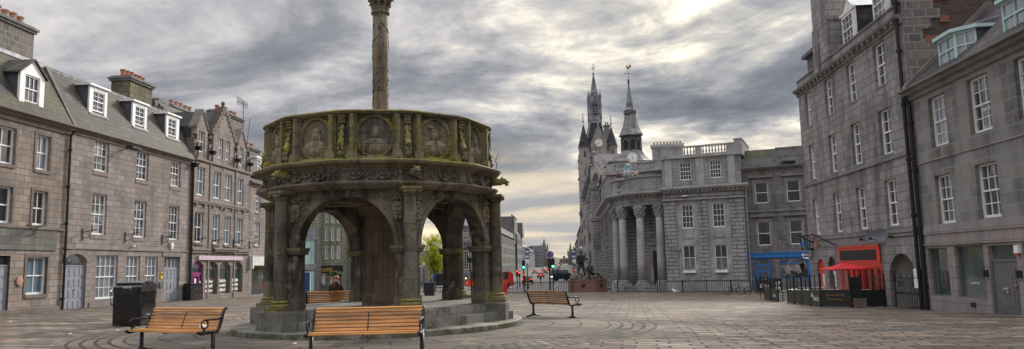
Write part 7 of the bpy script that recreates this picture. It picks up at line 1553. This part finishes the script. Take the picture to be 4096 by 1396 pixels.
# ------------------------------------------------------------------ war memorial
def memorial():
    t = thing('war_memorial','bronze soldiers, one standing and one sitting with a rifle, on a red granite plinth','statue',(6.85,75,0),0)
    zg = G(7.2,75); M['red_granite'] = plain('red_granite', (.21,.115,.09), .35, var=.2, scale=6); M['rock'] = plain('rock', (.13,.125,.09), .85, var=.6, scale=3, bump=.5)
    pl = [(-1.45,-.5),(1.15,-1.0),(2.4,.2),(2.1,1.6),(-1.3,1.4)]
    mb = MB(); mb.prism([(x*1.04,y*1.04-.0) for x,y in pl],zg-.2,zg+.12); mb.prism(pl,zg+.12,zg+1.12); mb.prism([(x*1.05,y*1.05) for x,y in pl],zg+1.12,zg+1.27); p = obj('plinth', mb, M['red_granite'], t)
    mb = MB(); mb.ell((-.0,-.82,zg+.7),(.2,.06,.22),8,6); obj('badge', mb, M['bronze'], p); mb = MB(); mb.ell((1.8,-.48,zg+.7),(.14,.08,.24),8,6); obj('badge', mb, M['bronze'], p)
    rs = random.Random(6); mb = MB()
    for k in range(24): mb.ell((rs.uniform(-1.1,1.6),rs.uniform(-.5,1.0),zg+1.25+rs.uniform(-.1,.22)),(rs.uniform(.25,.5),rs.uniform(.25,.5),rs.uniform(.15,.4)),7,5)
    mb.ell((-.55,.2,zg+1.5),(.7,.5,.5),8,6); obj('rock_mound', mb, M['rock'], t)
    z = zg+1.6; k = 1.42; ox = -.1
    J = [(0,0,.95),(0,0,1.2),(0,0,1.45),(0,0,1.55),(0,0,1.68),(.2,0,1.42),(.32,-.1,1.2),(.55,-.25,1.28),(-.2,0,1.42),(-.30,.02,1.15),(-.26,-.08,.9),(.11,0,.9),(.18,-.05,.48),(.22,0,.06),(.24,-.14,.02),(-.11,0,.9),(-.2,-.02,.48),(-.3,.02,.06),(-.34,-.12,.02)]
    E_ = [(0,1),(1,2),(2,3),(3,4),(2,5),(5,6),(6,7),(2,8),(8,9),(9,10),(0,11),(11,12),(12,13),(13,14),(0,15),(15,16),(16,17),(17,18)]
    rr = [.17,.16,.18,.06,.10,.08,.06,.045,.08,.06,.045,.1,.075,.055,.05,.1,.075,.055,.05]
    tr = lambda J, ox, oy, z, k: [(x*k+ox,y*k+oy,zz*k+z) for x,y,zz in J]
    s1 = skin('standing_soldier', tr(J,ox,0,z-.05,k), E_, [r*k for r in rr], M['bronze'], t)
    mb = MB(); q = lambda r0, za, zb, r1: mb.lathe([(r0*k,z-.05+za*k),(r1*k,z-.05+zb*k)],18,ox,0)
    q(.27,.58,.98,.19); obj('kilt', mb, M['bronze'], s1); mb = MB(); mb.ell((ox,.0,z-.05+1.78*k),(.13*k,.13*k,.14*k),10,8); mb.lathe([(.16*k,z+1.7*k-.05),(.12*k,z+1.85*k)],12,ox,0); obj('feather_bonnet', mb, M['rock'], s1, True)
    mb = MB(); mb.box(ox-.24*k,ox+.24*k,-.36*k,-.12*k,z+.95*k,z+1.42*k); mb.tube([(ox-.26*k,-.2*k,z+1.42*k),(ox+.26*k,-.2*k,z+1.42*k)],.1*k,8); mb.ell((ox,-.2*k,z+.82*k),(.13*k,.06*k,.1*k),8,6); obj('pack', mb, M['bronze'], s1)
    J = [(0,0,.35),(0,0,.62),(0,0,.88),(0,0,.98),(0,-.02,1.12),(.2,0,.85),(.28,-.12,.6),(.15,-.35,.55),(-.2,0,.85),(-.3,-.15,.6),(-.12,-.35,.5),(.12,-.05,.34),(.55,-.15,.42),(.85,-.2,.05),(1.0,-.25,.02),(-.12,-.05,.34),(-.1,-.5,.42),(-.05,-.55,.05),(0,-.65,.02)]
    s2 = skin('sitting_soldier', tr(J,.75,-.2,zg+1.3,1.35), E_, [r*1.35 for r in rr], M['bronze'], t)
    mb = MB(); mb.ell((.75,-.2,zg+1.3+1.22*1.35),(.2,.2,.09),10,6); obj('bonnet', mb, M['bronze'], s2, True); mb = MB(); mb.tube([(.35,-.7,zg+2.35),(1.0,-.75,zg+1.95),(2.0,-.7,zg+1.35)],[.03,.05,.07],6); obj('rifle', mb, M['bronze'], t)
    return z-.05+1.92*k
zt = memorial(); gull('white gull perched on the head of the standing bronze soldier', 6.7, 75, zt-.12, .1, 1.3)
# ------------------------------------------------------------------ railings
def railing(label, p, q, n=None, h=1.05, cap=False):
    L = math.hypot(q[0]-p[0],q[1]-p[1]); an = math.atan2(q[1]-p[1],q[0]-p[0]); z = G(*p); zs = G(*q)-z; t = thing('railing', label, 'railing', (p[0],p[1],z), an, 'black street railings')
    mb = MB(); [mb.tube([(0,0,zz),(L,0,zz+zs)],.035,5) for zz in (.15,h)]; nb = int(L/.16)
    for k in range(1,nb): x = L*k/nb; mb.tube([(x,0,.15+zs*x/L),(x,0,h+zs*x/L)],.02,4)
    obj('bars', mb, M['black_iron'], t)
    np_ = max(2,int(L/2)+1)
    for k in range(np_): x = L*k/(np_-1); mb = MB(); mb.tube([(x,0,-.02+zs*x/L),(x,0,h+.12+zs*x/L)],.042,6); obj('post', mb, M['black_iron'], t)
railing('black railing between the red cabinet and the war memorial', (-1.0,70),(5.6,71.5)); railing('black railing right of the war memorial, in front of the portico', (9.8,71),(13.2,69)); railing('long black railing in front of the bank windows', (13.4,68.9),(20.8,64.2)); railing('black railing behind the bicycles, up to the price board', (20.9,64.1),(20.2,58)); railing('black railing seen through the right arch beside the tree', (-9.5,74),(-6.2,74))
t = thing('red_cabinet','red metal cabinet at the left end of the street railing','cabinet',(-.95,68,G(-.95,68))); mb = MB(); mb.box(-.28,.28,-.25,.25,0,1.15); mb.box(-.31,.31,-.28,.28,1.15,1.2); obj('casing', mb, M['red'], t); mb = MB(); mb.box(-.2,.2,-.27,-.252,.3,.9); obj('door', mb, M['red_cloth'], t)
# ------------------------------------------------------------------ traffic lights, lamps and signs
M['lit_green'] = emit('lit_green', (.05,1,.45), 6); M['lit_red'] = emit('lit_red', (1,.03,.02), 5); M['tail'] = emit('tail', (1,.04,.02), 1.6); M['headlight'] = emit('headlight', (1,.95,.8), 2.5); M['lens_dark'] = plain('lens_dark', (.03,.01,.01), .3)
def signal(label, x, y, zh, lit, board=True, s=1.0, back=False):
    zg = G(x,y); t = thing('traffic_light', label, 'traffic light', (x,y,zg), 0, 'traffic lights at the junction'); h = zh-zg
    mb = MB(); mb.tube([(0,0,0),(0,0,h+.6*s)],.06,8); obj('pole', mb, M['black_iron'], t)
    mb = MB(); mb.box(-.19*s,.19*s,-.2,-.02,h-.5*s,h+.5*s); hd = obj('signal_head', mb, M['black_matt'], t)
    if board: mb = MB(); mb.box(-.27*s,.27*s,-.02,.0,h-.58*s,h+.58*s); obj('backing_board', mb, M['white'], t)
    if not back:
        for k, c in enumerate(('red','amber','green')):
            mb = MB(Matrix.Translation((0,-.2,h+.32*s-.32*s*k)) @ Matrix.Rotation(PI/2,4,'X')); mb.lathe([(.11*s,-.02),(.11*s,.02),(0,.03)],16); obj('lens', mb, M[{'green':'lit_green','red':'lit_red'}[lit]] if c == lit else M['lens_dark'], hd)
            mb = MB(); mb.ring(0,h+.32*s-.32*s*k,.13*s,.015,-.27,10,0,PI); obj('visor', mb, M['black_matt'], hd)
    return t
def P3(px,py,d): return at(px,py,d)
x, y, z = P3(2094,1058,74); signal('traffic light with a lit green lamp and white edged board, left of the pair', x, y, z, 'green', True, .85)
x, y, z = P3(2211,1053,74.5); s_ = signal('traffic light showing green beneath the round purple sign', x, y, z, 'green', True, .95)
x, y, z = P3(2197,1053,74.5); signal('traffic light turned away, back to back with the green one under the purple sign', x, y, z, 'green', False, .95, True)
for px, py, d, lb in ((2068,1093,92,'small red signal nearest the red bus'),(2078,1098,110,'small red signal just right of the one by the bus'),(2098,1108,105,'small red signal above the parked red lit car'),(2162,1106,115,'small red signal in the middle of the street'),(2298,1088,110,'small red signal right of the blue van by the memorial')): x, y, z = P3(px,py,d); signal(lb,x,y,z,'red',False,.8)
def lamp_post(label, px, d, hgt, banner=True):
    x, y, _ = P3(px,1000,d); t = thing('lamp_post', label, 'lamp post', (x,y,G(x,y)), 0, 'lamp posts with banners'); _, _, z1 = P3(px,998,d); _, _, z2 = P3(px,1036,d); _, _, z3 = P3(px,1045,d); g = G(x,y)
    mb = MB(); mb.lathe([(.14,0),(.12,.5),(.08,.6),(.05,hgt)],8); obj('post', mb, M['lead_dark'], t)
    w = 17*d/2950*.55
    for a, b, m in ((z1,z1+(z2-z1)*.45,'deep_blue'),(z1+(z2-z1)*.5,z2,'banner_blue')): mb = MB(); mb.box(-w,w,-.1,-.05,b-g,a-g); p = obj('banner', mb, M[m], t); mb = MB(); mb.box(-w*.7,w*.7,-.115,-.1,(a+b)/2-g-.12,(a+b)/2-g+.12); obj('stripe', mb, M['offwhite'], p)
    mb = MB(Matrix.Translation((.05,-.12,z3-g)) @ Matrix.Rotation(PI/2,4,'X')); mb.lathe([(9*d/2950,-.03),(9*d/2950,.03),(0,.03)],20); obj('round_sign', mb, M['white'], t)
M['van_dark'] = plain('van_dark', (.02,.03,.06), .3)
M['banner_blue'] = plain('banner_blue', (.05,.12,.42), .6)
lamp_post('lamp post with blue banners and a white disc, left of the green light', 2107, 95, 5.3); lamp_post('lamp post with blue banners and a white disc, beside the war memorial', 2294, 95, 5.3)
x, y, z = P3(2199,1019,96); t = thing('round_sign','large round purple festival sign over the middle of the street','sign',(x,y,G(x,y))); g = G(x,y); mb = MB(); mb.tube([(0,0,0),(0,0,z-g+.3)],.05,6); obj('post', mb, M['lead_dark'], t)
T_ = Matrix.Translation((0,-.1,z-g)) @ Matrix.Rotation(PI/2,4,'X'); M['purple'] = plain('purple', (.20,.10,.28), .5, var=.6, scale=4); mb = MB(T_); mb.lathe([(.50,-.03),(.50,.03),(0,.03)],28); f_ = obj('disc', mb, M['purple'], t); mb = MB(T_); [mb.tube([(.5*math.cos(a*PI/14),.5*math.sin(a*PI/14),.03),(.5*math.cos((a+1)*PI/14),.5*math.sin((a+1)*PI/14),.03)],.03,4) for a in range(28)]; obj('rim', mb, M['white'], f_)
# banners far down the street
for px, py, d, lb in ((2255,1075,150,'white round sign far down the street beside a blue banner'),(2240,1052,170,'small pink round sign hanging far over the street')): x, y, z = P3(px,py,d); t = thing('round_sign',lb,'sign',(x,y,G(x,y))); g = G(x,y); mb = MB(); mb.tube([(0,0,0),(0,0,z-g)],.05,5); obj('post', mb, M['lead_dark'], t); mb = MB(Matrix.Translation((0,-.1,z-g)) @ Matrix.Rotation(PI/2,4,'X')); mb.lathe([(.32,-.02),(.32,.02),(0,.02)],16); obj('disc', mb, M['offwhite' if 'white' in lb else 'pale_terracotta'], t)
# tall crooked pole and black bins through the right arch
x, y, _ = P3(1886,1160,62); t = thing('street_lamp','tall black bracketed lamp post between the two right pillars of the cross','lamp post',(x,y,G(x,y))); mb = MB(); mb.tube([(0,0,0),(0,0,1.9),(-.12,0,2.3),(-.12,0,3.1)],.07,8); obj('post', mb, M['black_iron'], t); mb = MB(); mb.box(-.3,-.15,-.1,.1,2.7,3.2); mb.box(-.08,.12,-.1,.1,2.75,3.1); obj('camera_head', mb, M['black_matt'], t)
for i,(px,lb) in enumerate(((1706,'slimmer black bin seen through the right arch'),(1726,'wider black bin beside the slim one seen through the right arch'))): x, y, _ = P3(px,1150,60); t = thing('litter_bin',lb,'bin',(x,y,G(x,y)),0,'black bins beyond the cross'); mb = MB(); w = .16 if i == 0 else .24; mb.box(-w,w,-.22,.22,0,.95); obj('body', mb, M['black_matt'], t); mb = MB(); mb.box(-w-.03,w+.03,-.25,.25,.95,1.02); obj('lid', mb, M['black_paint'], t)
x, y, z = P3(1730,1101,76); t = thing('road_sign','round blue road sign with a white arrow near the tree','sign',(x,y,G(x,y))); g = G(x,y); mb = MB(); mb.tube([(0,0,0),(0,0,z-g)],.04,6); obj('post', mb, M['lead'], t); T_ = Matrix.Translation((0,-.06,z-g)) @ Matrix.Rotation(PI/2,4,'X'); mb = MB(T_); mb.lathe([(.16,-.01),(.16,.01),(0,.01)],20); f_ = obj('disc', mb, M['blue'], t); mb = MB(T_); mb.add([(-.1,-.025,.014),(.02,-.025,.014),(.02,.025,.014),(-.1,.025,.014),(.02,-.07,.014),(.1,0,.014),(.02,.07,.014)],[(0,1,2,3),(4,5,6)]); obj('arrow', mb, M['paper'], f_)
x, y, z = P3(1696,1100,80); t = thing('street_lamp','old fashioned black lantern post left of the tree','lamp post',(x,y,G(x,y))); mb = MB(); mb.lathe([(.1,0),(.06,.6),(.04,2.6)],8); obj('post', mb, M['black_iron'], t); mb = MB(); mb.lathe([(.1,2.6),(.2,3.0),(.05,3.2),(0,3.3)],6); obj('lantern', mb, M['g_frost'], t)
x, y, z = P3(1225,1150,42); t = thing('hoarding','tall dark blue hoarding panel with a white edge, seen through the left arch','hoarding',(x,y,G(x,y)),R(8)); mb = MB(); mb.box(-.21,.2,-.03,.03,0,1.62); obj('panel', mb, M['deep_blue'], t); mb = MB(); mb.box(.2,.235,-.035,.035,0,1.65); obj('edge', mb, M['white'], t)
# ------------------------------------------------------------------ vehicles
def car(label, x, y, rz, m, seed=0, tail=True, name='car', first={}):
    key = (m, tail)
    if key in first:
        t = copy_tree(first[key]); t.location = (x,y,G(x,y)); t.rotation_euler = (0,0,rz); t['label'] = label; return t
    t = thing(name, label, 'car', (x,y,G(x,y)), rz, 'cars on the long street')   # rear faces -y
    pr = [(-2.0,.35),(-2.05,.75),(-1.95,1.0),(-1.65,1.38),(-.6,1.46),(.3,1.42),(.95,1.0),(1.9,.85),(2.05,.6),(2.0,.35)]
    mb = MB(); mb.exx(pr,-.85,.85); obj('body', mb, M[m], t)
    mb = MB(); mb.exx([(-1.88,1.05),(-1.64,1.33),(-.6,1.40),(.28,1.36),(.8,1.02)],-.87,.87); mb.add([(-.7,-1.99,1.02),(.7,-1.99,1.02),(.62,-1.70,1.36),(-.62,-1.70,1.36)],[(0,1,2,3)]); obj('windows', mb, M['black_gloss'], t)
    for sx in (-1,1):
        for yy in (-1.3,1.3):
            mb = MB(Matrix.Translation((sx*.80,yy,.32)) @ Matrix.Rotation(PI/2,4,'Y')); mb.lathe([(.32,-.1),(.32,.1),(.2,.11),(.18,.08),(0,.08)],16); w = obj('wheel', mb, M['black_matt'], t)
        mb = MB(); mb.box(sx*.72-.13,sx*.72+.13,-2.09 if tail else 1.98,-1.98 if tail else 2.09,.78 if tail else .6,.95 if tail else .74); obj('tail_light' if tail else 'headlight', mb, M['tail' if tail else 'headlight'], t)
    mb = MB(); mb.box(-.26,.26,-2.08,-2.05,.62,.74); obj('number_plate', mb, M['yellow'], t); first[key] = t; return t
for m, c in (('car_dark',(.03,.03,.035)),('car_silver',(.2,.21,.22)),('car_red',(.35,.03,.03)),('car_white',(.4,.4,.4))): M[m] = plain(m, c, .25, .2, .05, 3, .6)
x, y, _ = P3(2111,1120,128); car('dark car with bright red tail lights waiting near the green light', x, y, -.05, 'car_dark')
x, y, _ = P3(2180,1140,190); car('dark car behind the traffic light pole', x-1, y, -.07, 'car_dark')
cs = [(-3.9,150,'car_white',0),(-7,165,'car_dark',1),(-3.9,185,'car_silver',0),(-11,175,'car_silver',1),(-7,210,'car_red',1),(-3.9,225,'car_dark',0),(-10.8,240,'car_white',1),(-7,260,'car_silver',1),(-3.9,280,'car_silver',0),(-10.8,300,'car_dark',1),(-7,330,'car_white',1),(-3.9,350,'car_white',0),(-7.2,390,'car_red',1),(-3.9,410,'car_silver',0),(-10.8,450,'car_silver',1),(-3.9,480,'car_white',0)]
for i,(xo,yy,m,tl) in enumerate(cs):
    yy = yy*1.3+35
    xx = xo+E_U*yy-.5; kd = {'car_white':'white','car_dark':'dark','car_silver':'silver','car_red':'red'}[m]; o = ['first','second','third','fourth','fifth','sixth','seventh','eighth','ninth','tenth','eleventh','twelfth','thirteenth','fourteenth','fifteenth','sixteenth'][i]
    car('%s car on the climbing street, %s from the near end, %s' % (kd, o, 'tail lights showing' if tl else 'headlights on'), xx, yy, -.07, m, tail=bool(tl))
def bus(label, x, y, rz, m, L=9.5, h=2.6, lights='tail', wdt=1.22):
    t = thing('bus', label, 'bus', (x,y,G(x,y)), rz); mb = MB(); mb.exx([(-L/2,.35),(-L/2-.05,1.2),(-L/2+.1,h-.1),(-L/2+.3,h),(L/2-.4,h),(L/2,h-.3),(L/2+.05,.35)],-wdt,wdt); obj('body', mb, M[m], t)
    for s in (-1,1):
        for k in range(6): a = -L/2+.6+(L-1.2)*k/6; mb = MB(); mb.box(s*wdt-.02,s*wdt+.02,a,a+(L-1.2)/6-.12,1.25,2.15); obj('side_window', mb, M['g_dark'], t)
        for yy in (-L*.3,L*.32): mb = MB(Matrix.Translation((s*(wdt-.08),yy,.45)) @ Matrix.Rotation(PI/2,4,'Y')); mb.lathe([(.45,-.13),(.45,.13),(.25,.14),(0,.1)],16); obj('wheel', mb, M['black_matt'], t)
        mb = MB(); mb.box(s*(wdt-.25)-.12,s*(wdt-.25)+.12,-L/2-.09,-L/2-.0,.75,.95); obj('tail_light', mb, M[lights], t)
    mb = MB(); mb.box(-wdt+.15,wdt-.15,-L/2-.05,-L/2+.02,1.3,2.2); obj('rear_window', mb, M['g_dark'], t)
bus('red single decker bus turning behind the right column of the cross', -3.2, 97, R(-66), 'red', 5.6, 2.2)
bus('dark blue van crossing the long street just left of the war memorial', *P3(2246,1115,150)[:2], R(-80), 'van_dark', 3.9, 1.55, 'headlight', .85)
# ------------------------------------------------------------------ bicycles
def bicycle(label, x, y, rz, first=[]):
    if first: t = copy_tree(first[0]); t.location = (x,y,G(x,y)); t.rotation_euler = (0,0,rz); t['label'] = label; return
    t = thing('bicycle', label, 'bicycle', (x,y,G(x,y)), rz, 'bicycles locked to the railing')
    for cx in (-.52,.52):
        mb = MB(); mb.ring(cx,.34,.33,.022,0,24); w = obj('wheel', mb, M['black_matt'], t); mb = MB(); [mb.tube([(cx,0,.34),(cx+.32*math.cos(a*PI/6),0,.34+.32*math.sin(a*PI/6))],.004,3) for a in range(12)]; obj('spokes', mb, M['lead_dark'], w)
    mb = MB(); B = (-.08,0,.30); S = (-.22,0,.82); H = (.36,0,.84); [mb.tube(q,.018,6) for q in ([B,S],[B,(.38,0,.70)],[(-.2,0,.76),H],[(-.52,0,.34),B],[(-.52,0,.34),(-.2,0,.74)],[(.36,0,.92),(.52,0,.34)])]; obj('frame', mb, M['black_iron'], t)
    mb = MB(); mb.tube([(.36,0,.92),(.38,0,.98),(.45,-.2,.98)],.014,5); mb.tube([(.38,0,.98),(.45,.2,.98)],.014,5); obj('handlebar', mb, M['lead_dark'], t)
    mb = MB(); mb.ell((-.25,0,.90),(.14,.06,.03),8,5); obj('saddle', mb, M['black_matt'], t)
    mb = MB(); mb.ring(-.08,.30,.09,.01,-.04,12); mb.tube([(-.08,-.06,.3),(-.02,-.06,.16)],.012,5); mb.tube([(-.08,.06,.3),(-.14,.06,.44)],.012,5); obj('crank', mb, M['lead'], t); first.append(t)
bicycle('dark bicycle on the left leaning at the railing by the bank', 18.1, 61.6, -.15); bicycle('second dark bicycle, closer to the price board', 19.5, 60.9, .1)
# overhead lamps on arms at the bank flank
for i,(px,py,d) in enumerate(((2400,850,100),(2398,880,112))): x, y, z = P3(px,py,d); t = thing('wall_lamp','%s slender street lamp on an arm from the flank of the bank' % ('upper','lower')[i],'lamp',(x,y,z),0,'wall lamps on the bank flank'); mb = MB(); mb.tube([(.9,0,-.2),(0,0,0),(-.8,0,.15)],.04,5); obj('arm', mb, M['lead'], t); mb = MB(); mb.box(-1.3,-.7,-.1,.1,.1,.2); obj('lamp_head', mb, M['lead'], t)
